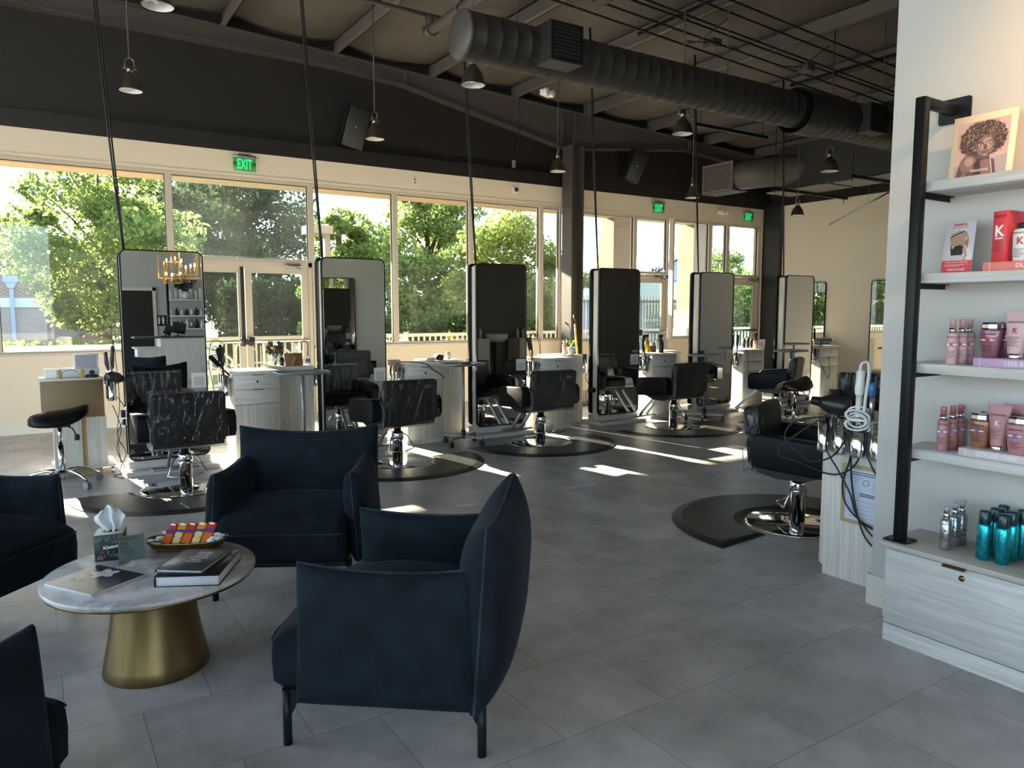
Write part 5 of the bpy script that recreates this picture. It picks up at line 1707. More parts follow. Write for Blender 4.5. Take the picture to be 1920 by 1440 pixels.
def curls(n, seed, tones, z0, test, lmin=0.004, lmax=0.009):
    rr = random.Random(seed)
    k = 0
    while k < n:
        an = rr.uniform(0, 2 * PI)
        rad = rr.uniform(0.0, 1.0) ** 0.55 * 1.05
        cx, cy = 0.002 + 0.094 * math.cos(an) * rad, 0.036 + 0.079 * math.sin(an) * rad
        if abs(cx) > W - 0.006 or cy > H - 0.006 or not test(cx, cy): continue
        ln, th, w = rr.uniform(lmin, lmax), rr.uniform(0, PI), rr.uniform(0.0005, 0.0011)
        pts = []
        for s_ in (-1, 1):
            for k2 in (range(5) if s_ < 0 else range(4, -1, -1)):
                u = k2 / 4 * 2 - 1
                f = math.cos(u * 2.2) * 0.0035 + s_ * w * (1 - 0.6 * u * u)
                pts.append((cx + math.cos(th) * u * ln - math.sin(th) * f, cy + math.sin(th) * u * ln + math.cos(th) * f))
        poly(b, pts, q, z0 + k * 4e-7, tones[k % len(tones)])
        k += 1
face = lambda cx, cy, g=1.0: ((cx - 0.013) / (0.036 * g)) ** 2 + ((cy - 0.004) / (0.045 * g)) ** 2 < 1
chest = lambda cx, cy: cy < -0.03 and -0.085 < cx < 0.06
curls(420, 3, [PR['hair_dark'], PR['hair_mid'], PR['hair_dark'], PR['hair_light']], 0.00042, lambda x, y: not face(x, y))
poly(b, [(-0.095, -0.118), (-0.088, -0.075), (-0.078, -0.045), (-0.055, -0.028), (-0.03, -0.026), (-0.01, -0.034), (0.03, -0.045), (0.055, -0.058), (0.066, -0.118)], q, 0.00062, PR['skin_shadow'])
for k_, (rx, ry, m_) in enumerate(((0.034, 0.036, 'skin'), (0.027, 0.029, 'skin'), (0.018, 0.02, 'skin_light'), (0.009, 0.011, 'skin_light'))):
    poly(b, ell(-0.05 + 0.002 * k_, -0.062 + 0.004 * k_, rx, ry), q, 0.00064 + 1e-5 * k_, PR[m_])
poly(b, [(-0.075, -0.118), (-0.062, -0.09), (-0.05, -0.118)], q, 0.0007, PR['skin'])
poly(b, [(-0.022, -0.118), (-0.026, -0.07), (-0.012, -0.045), (0.0, -0.045), (0.008, -0.118)], q, 0.0007, PR['hair_dark'])
poly(b, [(0.008, -0.118), (0.0, -0.06), (0.012, -0.05), (0.038, -0.055), (0.045, -0.118)], q, 0.00071, PR['skin'])
poly(b, [(0.0, -0.055), (0.002, -0.02), (0.036, -0.022), (0.034, -0.052)], q, 0.00072, PR['skin_shadow'])
for k_, (cx_, cy_, rx, ry, m_) in enumerate(((0.012, 0.006, 0.037, 0.046, 'skin_shadow'), (0.0145, 0.0065, 0.033, 0.0435, 'skin'), (0.019, 0.010, 0.025, 0.036, 'skin'), (0.021, 0.026, 0.018, 0.014, 'skin_light'), (0.029, 0.0, 0.010, 0.011, 'skin_light'), (0.002, -0.002, 0.009, 0.010, 'skin_light'), (0.016, -0.033, 0.009, 0.005, 'skin_light'))):
    poly(b, ell(cx_, cy_, rx, ry, 30, -0.12), q, 0.00075 + 1.2e-5 * k_, PR[m_])
curls(260, 5, [PR['hair_mid'], PR['hair_light'], PR['hair_dark']], 0.0009, lambda x, y: not face(x, y, 0.93) and not chest(x, y), 0.004, 0.008)
for ex, tilt_ in ((-0.006, -0.15), (0.030, 0.3)):
    poly(b, ell(ex, 0.012, 0.0085, 0.0034, 16, tilt_), q, 0.0012, PR['strap'])
    poly(b, ell(ex + 0.001, 0.0125, 0.0034, 0.0034, 12), q, 0.00125, PR['ink'])
    poly(b, [(ex - 0.012, 0.017), (ex - 0.002, 0.022 + tilt_ * 0.004), (ex + 0.011, 0.019 + tilt_ * 0.02), (ex + 0.01, 0.022 + tilt_ * 0.02), (ex - 0.002, 0.0255 + tilt_ * 0.004), (ex - 0.013, 0.0195)], q, 0.00125, PR['ink'])
poly(b, [(0.012, 0.012), (0.018, 0.012), (0.022, -0.006), (0.015, -0.010), (0.006, -0.007)], q, 0.0012, PR['skin_shadow'])
poly(b, ell(0.013, -0.0215, 0.0115, 0.0042, 18, 0.06), q, 0.0012, PR['lips'])
for x0, x1 in ((0.042, 0.050),):
    poly(b, [(0.038, -0.05), (0.041, -0.05), (0.053, -0.118), (0.049, -0.118)], q, 0.0012, PR['strap'])
b.build('portrait_print', None, t)
text('KÉRASTASE', 0.014, q @ Matrix.Translation((0.0, -0.096, 0.0016)), M['text_white'], t, 'brand_name', 0.0003)
t = thing('promotional_sign', 'small PREMIÈRE sign with a dancing person in black top on the third shelf', 'sign', (3.425, 1.718, ZS[2]))
lean = Matrix.Rotation(R(7), 4, 'Y')
a = MB(); a.rbox(0, 0.004, -0.064, 0.064, 0.003, 0.226, 0.0006, 1, lean); a.build('board', PR['pale'], t)
q = lean @ plane_mx((-0.0005, 0, 0.115), (0, -1, 0), (0, 0, 1))
b = MB()
poly(b, [(-0.0635, -0.112), (0.0635, -0.112), (0.0635, -0.058), (-0.0635, -0.058)], q, 0.0, PR['crimson'])
poly(b, [(-0.035, 0.06), (0.0, 0.072), (0.03, 0.066), (0.044, 0.03), (0.04, 0.01), (0.02, 0.0), (-0.02, -0.004), (-0.036, 0.012)], q, 0.0004, PR['blonde'])
poly(b, [(-0.034, 0.0), (-0.028, -0.035), (0.02, -0.035), (0.022, 0.002), (0.006, 0.01), (-0.02, 0.002)], q, 0.0006, PR['ink'])
poly(b, [(-0.028, -0.035), (0.02, -0.035), (0.034, -0.058), (-0.038, -0.058)], q, 0.0005, PR['denim'])
poly(b, [(0.022, 0.005), (0.034, -0.01), (0.04, -0.04), (0.032, -0.058), (0.024, -0.056), (0.028, -0.035), (0.018, -0.012)], q, 0.0007, PR['skin_light'])
poly(b, ell(0.008, 0.036, 0.013, 0.018, 20, 0.2), q, 0.0008, PR['skin_light'])
poly(b, [(-0.037, 0.034), (0.022, 0.062), (0.019, 0.072), (-0.038, 0.046)], q, 0.001, PR['ink'])
poly(b, [(-0.036, 0.036), (0.021, 0.063), (0.0205, 0.066), (-0.0365, 0.040)], q, 0.0012, PR['strap'])
for i in range(26):
    cx, cy = rr.choice((-0.026, 0.034)) + rr.uniform(-0.009, 0.009), rr.uniform(0.0, 0.04)
    poly(b, [(cx - 0.002, cy - 0.008), (cx + 0.001, cy - 0.008), (cx + 0.002, cy + 0.008), (cx - 0.001, cy + 0.008)], q, 0.0014 + i * 1e-6, (PR['blonde_light'], PR['hair_mid'])[i % 2])
for ex in (0.003, 0.013): poly(b, ell(ex, 0.038, 0.0022, 0.0014, 10), q, 0.0016, PR['ink'])
poly(b, ell(0.009, 0.027, 0.004, 0.0015, 10), q, 0.0016, PR['lips'])
b.build('figure_print', None, t)
text('PREMIÈRE', 0.0135, q @ Matrix.Translation((0, 0.098, 0.0006)), PR['crimson'], t, 'range_name', 0.0003, bold=0.0004)
text('DOUBLY REPAIRS HAIR DAMAGE', 0.0048, q @ Matrix.Translation((0, 0.086, 0.0006)), M['dark_print'], t, 'strap_line', 0.0002)
text('PREMIÈRE REPAIRING TREATMENT', 0.0062, q @ Matrix.Translation((0, -0.066, 0.0006)), M['text_white'], t, 'treatment_line', 0.0002)
lines(t, q @ Matrix.Translation((0, -0.075, 0.0006)), 0.1, 0, 3, M['text_white'], 0.004, 0.0008)
text('KÉRASTASE', 0.0145, q @ Matrix.Translation((0, -0.099, 0.0006)), M['text_white'], t, 'brand_name', 0.0002)

# warm spotlight over the shelves (out of view, above and behind)
t = thing('track_spotlight', 'warm track spotlight aimed at the product shelves, above the view', 'lamp', (2.5, 0.0, 3.6))
a = MB(); a.lathe([(0.05, 0), (0.055, 0.02), (0.05, 0.14), (0.03, 0.16)], 20, mx=Matrix.Rotation(R(30), 4, 'Y'), cap0=False); a.build('lamp_head', M['blackmetal'], t)
a = MB(); a.cyl((0.05, 0, 0.12), (0.05, 0, 1.8), 0.01, n=8); a.build('stem', M['blackmetal'], t)
a = MB(); mx = Matrix.Rotation(R(30), 4, 'Y'); a.lathe([(0.0001, 0.012), (0.045, 0.012)], 20, mx=mx); a.build('lens', mat('warm_lamp_lens', (1, 0.8, 0.5), 0.4, emit=(1.0, 0.62, 0.28), estr=6), t)
sp = bpy.data.lights.new('warm_spot', 'SPOT'); sp.energy = 85; sp.color = (1.0, 0.56, 0.24); sp.spot_size = R(58); sp.spot_blend = 1.0; sp.shadow_soft_size = 0.04
so = bpy.data.objects.new('warm_spot', sp); col.objects.link(so); so.location = (2.47, 0.0, 3.55)
so.rotation_euler = (Vector((3.55, 0.75, 2.75)) - so.location).to_track_quat('-Z', 'Y').to_euler()
# ------------------------------------------------------------------ things on the coffee table
def rotmx(x, y, z, rz): return Matrix.Translation((x, y, z)) @ Matrix.Rotation(rz, 4, 'Z')
M['leafprint'] = mat('dark_green_card', (0.008, 0.022, 0.02), 0.4)
M['tissue_top'] = mat('pale_box_top', srgb(196, 206, 200), 0.5)
t = thing('tissue_box', 'dark green patterned tissue box with a white tissue pulled up', 'tissue box', (0.245, 3.625, TZ), R(-12))
a = MB(); a.rbox(-0.057, 0.057, -0.057, 0.057, 0, 0.116, 0.002, 1); a.build('carton', M['leafprint'], t)
a = MB(); a.rbox(-0.0565, 0.0565, -0.0565, 0.0565, 0.116, 0.1175, 0.0006, 1); a.build('carton_top', M['tissue_top'], t)
a = MB(); a.prism(ell(0, 0, 0.034, 0.024), 'z', 0.1172, 0.118); a.build('opening', M['black'], t)
q = plane_mx((0, -0.0575, 0.058), (1, 0, 0), (0, 0, 1))
text('Kleenex', 0.021, q @ Matrix.Translation((0.012, 0.004, 0.0005)) @ Matrix.Rotation(R(6), 4, 'Z'), M['text_white'], t, 'brand_name', 0.0003, bold=0.0004)
b = MB()
rr = random.Random(2)
for (cx, cy, r_) in ((-0.035, -0.04, 0.011), (-0.028, -0.018, 0.006), (-0.006, 0.034, 0.006), (0.03, -0.035, 0.008)):
    poly(b, ell(cx, cy, r_, r_), q, 0.0004, PR['lips'])
for i in range(26):
    cx, cy = rr.uniform(-0.05, 0.05), rr.uniform(-0.05, 0.05)
    if abs(cy - 0.004) < 0.012 and cx > -0.03: continue
    poly(b, ell(cx, cy, 0.0014, 0.0014, 8), q, 0.0005, M['text_white'])
lf = mat('grey_green_print', (0.03, 0.055, 0.05), 0.5)
for i in range(22):
    cx, cy, an = rr.uniform(-0.05, 0.05), rr.uniform(-0.05, 0.05), rr.uniform(0, PI)
    if abs(cy - 0.004) < 0.014 and cx > -0.03: continue
    poly(b, ell(cx, cy, 0.012, 0.002, 10, an), q, 0.0003 + i * 1e-6, lf)
b.build('front_pattern', None, t)
a = MB()
def tissue(u, v):
    x = (u - 0.5)
    w = 0.028 + 0.055 * math.sin(min(1, v * 1.25) * PI / 2) * (1 if v < 0.75 else (1 - (v - 0.75) * 2.6))
    return Vector((x * 2 * w * 0.75 + 0.004 * math.sin(v * 9), 0.018 * math.sin(u * 15 + v * 3) * (1 - 0.3 * v) + 0.02 * (v - 0.3) * x, 0.112 + 0.125 * v - 0.03 * abs(x) * v * 2 + 0.004 * math.sin(u * 22)))
a.grid(tissue, 36, 16)
ti = a.build('tissue', mat('white_tissue', (0.72, 0.76, 0.78), 0.9), t)
ti.modifiers.new('thickness', 'SOLIDIFY').thickness = 0.0012

t = thing('table_sign', "clear acrylic stand reading WHAT'S THE WIFI CODE? before the tissue box", 'sign', (0.313, 3.502, TZ), R(-5))
a = MB(); a.rbox(-0.053, 0.053, 0.003, 0.005, 0.004, 0.128, 0.0005, 1); a.rbox(-0.053, 0.053, -0.03, 0.03, 0.0, 0.005, 0.001, 1); a.build('acrylic_stand', M['acrylic'], t)
a = MB(); a.box(-0.051, 0.051, -0.0015, 0.0015, 0.008, 0.118); a.build('card', mat('grey_green_card', srgb(96, 110, 105), 0.8, spec=0.1), t)
for k, w in enumerate(("WHAT'S", 'THE', 'WIFI', 'CODE?')):
    text(w, 0.019, plane_mx((-0.046, -0.002, 0.104 - 0.019 * k), (1, 0, 0), (0, 0, 1)), M['text_black'], t, 'lettering', 0.0003, 'LEFT')
lines(t, plane_mx((-0.008, -0.002, 0.033), (1, 0, 0), (0, 0, 1)), 0.03, 0, 3, M['text_black'], 0.006, 0.001)
a = MB()
for sx in (-0.045, 0.045):
    a.cyl((sx, -0.008, 0.012), (sx, -0.006, 0.012), 0.0025, n=8)
a.build('fixing_pins', M['chrome'], t)

def book(name, label, cx, cy, z, w, d, h, rz, cover, pages, mag=False):
    t = thing(name, label, 'book' if not mag else 'magazine', (cx, cy, z), rz)
    if mag:
        a = MB(); a.rbox(-w / 2, w / 2, -d / 2, d / 2, 0, h - 0.001, 0.0005, 1); a.build('pages', pages, t)
        a = MB(); a.box(-w / 2, w / 2, -d / 2, d / 2, h - 0.001, h); a.build('cover', cover, t)
    else:
        a = MB(); a.rbox(-w / 2 + 0.004, w / 2 - 0.004, -d / 2 + 0.004, d / 2 - 0.002, 0.003, h - 0.003, 0.001, 1); a.build('pages', pages, t)
        a = MB(); a.rbox(-w / 2, w / 2, -d / 2, d / 2, 0, 0.003, 0.001, 1); a.rbox(-w / 2, w / 2, -d / 2, d / 2, h - 0.003, h, 0.001, 1); a.rbox(-w / 2 - 0.003, -w / 2 + 0.002, -d / 2, d / 2, 0, h, 0.0015, 1); a.build('cover', cover, t)
    return t
M['pages'] = mat('white_pages', srgb(206, 208, 214), 0.8, bump=0.3, bscale=8, stretch=(1, 1, 90))
M['dark_cover'] = mat('dark_grey_cover', srgb(66, 68, 72), 0.4)
M['black_cover'] = mat('black_cover', (0.012, 0.013, 0.016), 0.3)
rzb = math.atan2(-0.465, 0.885)
bk1 = book('picture_book', 'thick black picture book with white page edges under the grey book', 0.535, 3.205, TZ, 0.245, 0.32, 0.043, rzb, M['black_cover'], M['pages'])
b = MB(); q = Matrix.Translation((0.05, 0.10, 0.0432)); rr = random.Random(5)
for i in range(14):
    cx, cy, an = rr.uniform(-0.05, 0.06), rr.uniform(-0.05, 0.05), rr.uniform(0, PI)
    poly(b, ell(cx, cy, 0.016, 0.005, 12, an), q, 0.0002 + 1e-5 * i, PR['grey'])
b.build('cover_print', None, bk1)
bk2 = book('slim_book', 'slim grey book with white printed words, top of the pile', 0.515, 3.215, TZ + 0.043, 0.19, 0.255, 0.014, rzb - 0.16, M['dark_cover'], M['pages'])
for k, (w, sz) in enumerate((('ORIBE', 0.024), ('Heritage', 0.017), ('Fragrance', 0.015), ('Performance', 0.015), ('design', 0.017), ('education', 0.017))):
    text(w, sz, Matrix.Translation((0.01, 0.085 - 0.022 * k, 0.0143)), M['text_white'], bk2, 'cover_words', 0.0002)
mg = book('fashion_magazine', 'glossy dark magazine with a white flower cover at the table edge', 0.163, 3.325, TZ, 0.235, 0.275, 0.011, math.atan2(-0.227, 0.164) + PI / 2 - R(3), mat('glossy_dark_cover', (0.012, 0.016, 0.02), 0.22), M['pages'], True)
b = MB(); q = Matrix.Translation((0.055, 0.02, 0.0112)) @ Matrix.Rotation(R(-60), 4, 'Z')
petal = mat('white_petal_print', srgb(214, 216, 226), 0.3); petal2 = mat('cream_petal_print', srgb(170, 172, 160), 0.3)
for k in range(5):
    an = 2 * PI * k / 5 + 0.4
    poly(b, ell(0.03 * math.cos(an), 0.024 * math.sin(an), 0.028, 0.018, 16, an), q, 0.0002 + 2e-5 * k, petal)
poly(b, ell(0, 0, 0.007, 0.006, 12), q, 0.0006, petal2)
for k in range(7):
    an = 2 * PI * k / 7
    poly(b, ell(-0.07 + 0.022 * math.cos(an), -0.045 + 0.018 * math.sin(an), 0.02, 0.007, 12, an), q, 0.0002 + 2e-5 * k, petal2)
b.build('flower_print', None, mg)

t = thing('snack_tray', 'oval brass tray with small feet on the marble table', 'tray', (0.548, 3.582, TZ), math.atan2(-0.157, 0.314))
a = MB()
def rim(u, v):
    an = 2 * PI * u
    k = 1 + 0.16 * v
    n_ = 2 / 2.6
    c, s = math.cos(an), math.sin(an)
    return Vector((0.155 * k * math.copysign(abs(c) ** n_, c), 0.075 * k * math.copysign(abs(s) ** n_, s), 0.014 + 0.03 * v))
a.grid(rim, 48, 4, True, True)
vs = [a._v(rim(i / 48, 0)) for i in range(48)]
a.face(vs)
tb = a.build('tray_bowl', M['brass'], t)
tb.modifiers.new('thickness', 'SOLIDIFY').thickness = 0.0025
for sx in (-0.11, 0.11):
    for sy in (-0.05, 0.05):
        a = MB(); a.cyl((sx, sy, 0), (sx, sy, 0.015), 0.007, n=12); a.build('foot', M['brass'], t)
TM = rotmx(0.548, 3.582, TZ, math.atan2(-0.157, 0.314))
red = mat('red_snack_wrap', srgb(196, 66, 48), 0.22, coat=0.5); yel = mat('yellow_snack_wrap', srgb(212, 150, 52), 0.22, coat=0.5)
blu = mat('blue_band_print', srgb(44, 62, 150), 0.4); crk = mat('orange_cracker_print', srgb(214, 112, 36), 0.5); rnd_c = mat('pale_cracker_print', srgb(222, 206, 150), 0.5)
for k in range(5):
    p = TM @ Vector((-0.088 + 0.043 * k, -0.02, 0.02))
    t = thing('cracker_packet', ('red cracker packet leaning at the left end of the row', 'yellow cracker packet with round crackers, second from the left', 'red cracker packet in the middle of the row', 'yellow cracker packet with round crackers, second from the right', 'red cracker packet at the right end of the row')[k], 'snack', p, math.atan2(-0.157, 0.314) + R(-4), 'cracker packets on the brass tray')
    L = Matrix.Rotation(R(-38), 4, 'X') @ Matrix.Rotation(R(10), 4, 'Y')
    main = red if k % 2 == 0 else yel
    a = MB(); a.rbox(-0.0195, 0.0195, -0.012, 0.012, 0, 0.105, 0.005, 2, L); a.build('wrapper', main, t)
    q = L @ plane_mx((0, -0.0123, 0.0525), (1, 0, 0), (0, 0, 1))
    b = MB()
    poly(b, ell(0, 0.043, 0.013, 0.005), q, 0.0003, M['text_white'])
    poly(b, [(-0.018, 0.002), (0.018, 0.006), (0.018, 0.02), (-0.018, 0.014)], q, 0.0004, blu)
    if k % 2 == 0:
        poly(b, [(-0.018, -0.049), (0.018, -0.049), (0.018, -0.002), (-0.018, -0.004)], q, 0.0003, crk)
        for iy in range(5):
            for ix in range(4): poly(b, ell(-0.013 + 0.0088 * ix, -0.044 + 0.0095 * iy, 0.002, 0.002, 8), q, 0.0005, red)
    else:
        for cy in (-0.034, -0.008):
            poly(b, ell(0, cy, 0.017, 0.014), q, 0.0003 + 0.0002 * (cy > -0.02), rnd_c)
            for j in range(6): poly(b, ell(0.009 * math.cos(j), cy + 0.008 * math.sin(j * 1.05), 0.0018, 0.0018, 8), q, 0.0007, yel)
    b.build('front_print', None, t)
a = MB(); rr = random.Random(8)
for i in range(26):
    side = -1 if i < 8 else 1
    p = Vector((side * rr.uniform(0.105, 0.15), rr.uniform(-0.05, 0.05), rr.uniform(0.025, 0.058)))
    a.sphere(TM @ p, 0.012, 7, (1.5, 0.8, 0.7))
o = a.build('wrapped_mints', mat('clear_mint_wrap', (0.75, 0.78, 0.8), 0.1, coat=0.5)); tag(o, 'loose clear wrapped mints filling both ends of the brass tray', 'mints', kind='stuff')

# ------------------------------------------------------------------ rolling cart behind the stool
t = thing('rolling_cart', 'rolling cart with a tan back panel behind the saddle stool', 'cart', (0.04, 7.72, 0))
tan = mat('tan_back_panel', srgb(136, 116, 88), 0.6)
a = MB(); a.rbox(0.0, 0.49, 0.0, 0.4, 0.53, 0.87, 0.003, 1); a.build('back_panel', tan, t)
a = MB(); a.rbox(-0.01, 0.5, -0.005, 0.41, 0.87, 0.885, 0.002, 1); a.build('top', M['wood_top'], t)
a = MB(); a.box(0.08, 0.3, 0.02, 0.4, 0.08, 0.53); a.box(0.34, 0.5, 0.02, 0.4, 0.08, 0.53); a.build('lower_body', M['wood'], t)
a = MB(); a.box(0.3, 0.34, 0.035, 0.39, 0.08, 0.53); a.build('raw_divider', M['wood_raw'], t)
a = MB(); a.box(0.06, 0.56, -0.03, 0.43, 0.06, 0.08); a.build('base_board', M['wood_top'], t)
a = MB(); a.box(0.08, 0.45, 0.0, 0.38, 0.0, 0.06); a.build('plinth', M['wood_raw'], t)
for (x, y) in ((0.53, -0.01), (0.53, 0.4)):
    a = MB(); a.cyl((x - 0.01, y, 0.027), (x + 0.01, y, 0.027), 0.027, n=14); a.box(x - 0.016, x + 0.016, y - 0.01, y + 0.01, 0.03, 0.06); a.build('caster', M['chrome'], t)
CARTZ = 0.885
t = thing('paper_box', 'long white box lying on the rolling cart', 'box', (0.3, 8.0, CARTZ))
a = MB(); a.rbox(-0.22, 0.22, -0.06, 0.1, 0, 0.075, 0.004); a.build('box', M['white_plastic'], t)
t = thing('framed_notice', 'white framed notice standing on the white box', 'frame', (0.42, 8.05, CARTZ + 0.075), 0)
lean = Matrix.Rotation(R(-10), 4, 'X')
a = MB(); a.rbox(-0.105, 0.105, -0.006, 0.006, 0, 0.13, 0.002, 1, lean); a.build('frame', M['white_plastic'], t)
a = MB(); a.box(-0.088, 0.088, -0.0075, -0.006, 0.006, 0.118, lean); a.build('sheet', mat('lilac_grey_sheet', srgb(168, 166, 182), 0.6), t)
for k, x in enumerate((0.19, 0.37)):
    a = MB(); a.rbox(x - 0.018, x + 0.018, 7.78, 7.815, CARTZ, CARTZ + 0.075, 0.002, 1)
    o = a.build('wood_block', M['wood_raw']); tag(o, ('left tan wooden block standing on the rolling cart', 'right tan wooden block standing on the rolling cart')[k], 'block', 'tan blocks')
t = thing('cable_loop', 'thin grey cable loop standing up between the tan blocks', 'cable', (0.28, 7.8, CARTZ))
a = MB(); a.tube([(-0.07, 0, 0.003), (-0.06, 0, 0.05), (0, 0, 0.075), (0.06, 0, 0.05), (0.075, 0, 0.003)], 0.003, 6, smooth_pts=4); a.build('cable', M['greymetal'], t)
t = thing('hair_clipper', 'black round clipper base with a chrome dial on the rolling cart', 'clipper', (0.45, 7.83, CARTZ))
a = MB(); a.lathe([(0.0001, 0), (0.055, 0), (0.055, 0.018), (0.04, 0.024), (0.0001, 0.024)], 20); a.build('base', M['black'], t)
a = MB(); a.cyl((0, -0.01, 0.045), (0, 0.01, 0.045), 0.022, n=18); a.build('dial', M['chrome'], t)

# ------------------------------------------------------------------ hair tools
def iron(label, p, lean=(0, 0), colr=None, barrel=None, L=0.30, cord=None, group='curling irons and wands', name='curling_iron'):
    t = thing(name, label, 'hair tool', p, 0, group)
    mx = Matrix.Rotation(lean[0], 4, 'X') @ Matrix.Rotation(lean[1], 4, 'Y')
    a = MB(); a.lathe([(0.0001, 0), (0.011, 0), (0.012, 0.01), (0.012, L * 0.5), (0.0001, L * 0.5)], 14, mx=mx); a.build('barrel', barrel or M['chrome'], t)
    a = MB(); a.lathe([(0.013, L * 0.45), (0.017, L * 0.5), (0.019, L * 0.62), (0.016, L * 0.8), (0.017, L * 0.95), (0.010, L), (0.0001, L)], 16, mx=mx)
    a.box(-0.004, 0.02, -0.004, 0.004, L * 0.3, L * 0.62, mx)
    a.build('handle', colr or M['black'], t)
    top = mx @ Vector((0, 0, L))
    if cord:
        a = MB(); a.tube([top - Vector((0, 0, 0.01)), top + Vector((0.01, 0, 0.03))] + [Vector(c) for c in cord], 0.0035, 6, smooth_pts=5); a.build('cord', M['cord'], t)
    return t
def brush(label, p, lean):
    t = thing('round_brush', label, 'hair brush', p, 0, 'round brushes')
    mx = Matrix.Rotation(lean[0], 4, 'X') @ Matrix.Rotation(lean[1], 4, 'Y')
    a = MB(); a.lathe([(0.0001, -0.08), (0.008, -0.08), (0.011, -0.02), (0.008, 0.08)], 12, mx=mx); a.build('handle', M['black'], t)
    a = MB(); prof = [(0.008, 0.075)]
    for i in range(11): prof += [(0.026 if i % 2 == 0 else 0.021, 0.08 + 0.012 * i)]
    prof.append((0.006, 0.215)); a.lathe(prof, 16, mx=mx, cap0=True); a.build('bristles', M['blackmetal'], t)
    return t
def dryer(label, p, rz, pitch=0.0, hang=True):
    t = thing('hair_dryer', label, 'hair dryer', p, rz, 'hair dryers')
    mx = Matrix.Rotation(pitch, 4, 'Y')
    a = MB(); a.lathe([(0.0001, -0.075), (0.036, -0.075), (0.052, -0.06), (0.057, -0.02), (0.053, 0.03), (0.038, 0.06), (0.03, 0.075)], 24, mx=mx @ Matrix.Rotation(R(90), 4, 'Y')); a.build('body', M['black'], t)
    a = MB(); a.lathe([(0.028, 0.07), (0.025, 0.10), (0.022, 0.125), (0.0001, 0.125)], 18, mx=mx @ Matrix.Rotation(R(90), 4, 'Y') @ Matrix.Diagonal((1, 1.25, 1, 1))); a.build('nozzle', M['blackmetal'], t)
    a = MB(); a.tube([mx @ Vector((-0.015, 0, -0.03)), mx @ Vector((-0.02, 0, -0.1)), mx @ Vector((-0.03, 0, -0.19))], [0.019, 0.0175, 0.015], 12, smooth_pts=2); a.build('handle', M['black'], t)
    return t
def cord(owner, pts, r=0.004, material=None, sub=7):
    """a cord is a part of the tool it feeds; pts are room coordinates"""
    inv = (Matrix.Translation(owner.location) @ owner.rotation_euler.to_matrix().to_4x4() @ Matrix.Diagonal((*owner.scale, 1))).inverted()
    a = MB(); a.tube([inv @ Vector(p) for p in pts], r, 6, smooth_pts=sub)
    return a.build('power_cord', material or M['cord'], owner)

# left: holder on the cart with an iron and a dryer
t = dup(cup0, (0.545, 7.78, 0.84), PI, 'chrome tool cups on the right side of the rolling cart')
wand0 = iron('black curling wand upright in the cup at the right of the rolling cart', (0.60, 7.78, 0.87), (0, R(5)), cord=[(0.68, -0.0, 0.1), (0.06, 0.0, -0.2), (0.03, 0.0, -0.5), (0.05, 0.02, -0.86)][1:])
iron('black flat iron standing left of the black curling wand', (0.585, 7.88, 0.87), (0, R(-3)), L=0.24, name='flat_iron')
dry0 = dryer('black hair dryer hanging nose down at the right of the rolling cart', (0.62, 7.70, 0.88), R(20), R(10))
cord(dry0, [(0.64, 7.72, 0.7), (0.70, 7.7, 0.55), (0.62, 7.68, 0.35), (0.68, 7.66, 0.18), (0.62, 7.62, 0.02), (0.72, 7.5, 0.008)])
cord(wand0, [(0.60, 7.76, 0.62), (0.655, 7.72, 0.40), (0.61, 7.70, 0.22), (0.66, 7.6, 0.03), (0.56, 7.5, 0.008), (0.62, 7.35, 0.008)])
cord(wand0, [(0.62, 7.4, 0.006), (0.70, 7.2, 0.006), (0.74, 7.0, 0.006), (0.84, 6.9, 0.02)], 0.003)
t = thing('power_block', 'black plug block with cream outlets on the side of the first mirror tower', 'outlet', (0.70, 7.6, 0.45))
a = MB(); a.rbox(-0.014, 0.0, -0.04, 0.04, 0, 0.16, 0.003, 1); a.build('cover_plate', M['white_plastic'], t)
a = MB(); a.rbox(-0.05, -0.014, -0.022, 0.022, 0.07, 0.14, 0.004); a.rbox(-0.04, -0.014, -0.012, 0.012, 0.0, 0.06, 0.004); a.build('plug', M['black'], t)
# station one cups
X1 = MX[0] + 0.935 - 0.05
brush('fat black round brush leaning left from the first station cups', (X1, 7.6, 0.90), (0, R(-42)))
brush('second black round brush standing in the first station cups', (X1 - 0.01, 7.68, 0.92), (0, R(-10)))
iron('black wand with a looped cord in the first station cups', (X1, 7.70, 0.86), (0, R(-4)), cord=[(-0.10, 0, 0.33), (-0.13, 0, 0.1), (-0.09, 0, -0.15), (-0.06, 0, -0.3)])
iron('black flat iron upright beside the first drawer cabinet', (X1 + 0.005, 7.78, 0.87), (0, R(3)), L=0.25, name='flat_iron')
# flowers, frame and bottles on the back cabinet
CZ = 0.905
t = thing('flower_vase', 'clear glass jar with a small bunch of dark red flowers', 'vase', (2.165, 7.98, CZ))
a = MB(); a.lathe([(0.0001, 0.002), (0.04, 0.002), (0.045, 0.012), (0.045, 0.1), (0.036, 0.118), (0.038, 0.135)], 24, cap1=False); a.build('glass_jar', mat_clear('jar_glass', 0.22, (0.9, 0.94, 0.9), 0.03, 0.2, 20), t)
rr = random.Random(11)
a = MB()
for i in range(12): a.tube([(rr.uniform(-0.02, 0.02), rr.uniform(-0.02, 0.02), 0.01), (rr.uniform(-0.05, 0.05), rr.uniform(-0.05, 0.05), 0.13 + rr.uniform(0, 0.08))], 0.0022, 5)
for i in range(30):
    c = Vector((rr.uniform(-0.08, 0.08), rr.uniform(-0.06, 0.06), 0.12 + rr.uniform(0, 0.13)))
    a.sphere(c, 0.016, 5, (1, 0.25, 1.3))
a.build('stems_and_leaves', mat('olive_leaf', (0.04, 0.06, 0.025), 0.6), t)
a = MB()
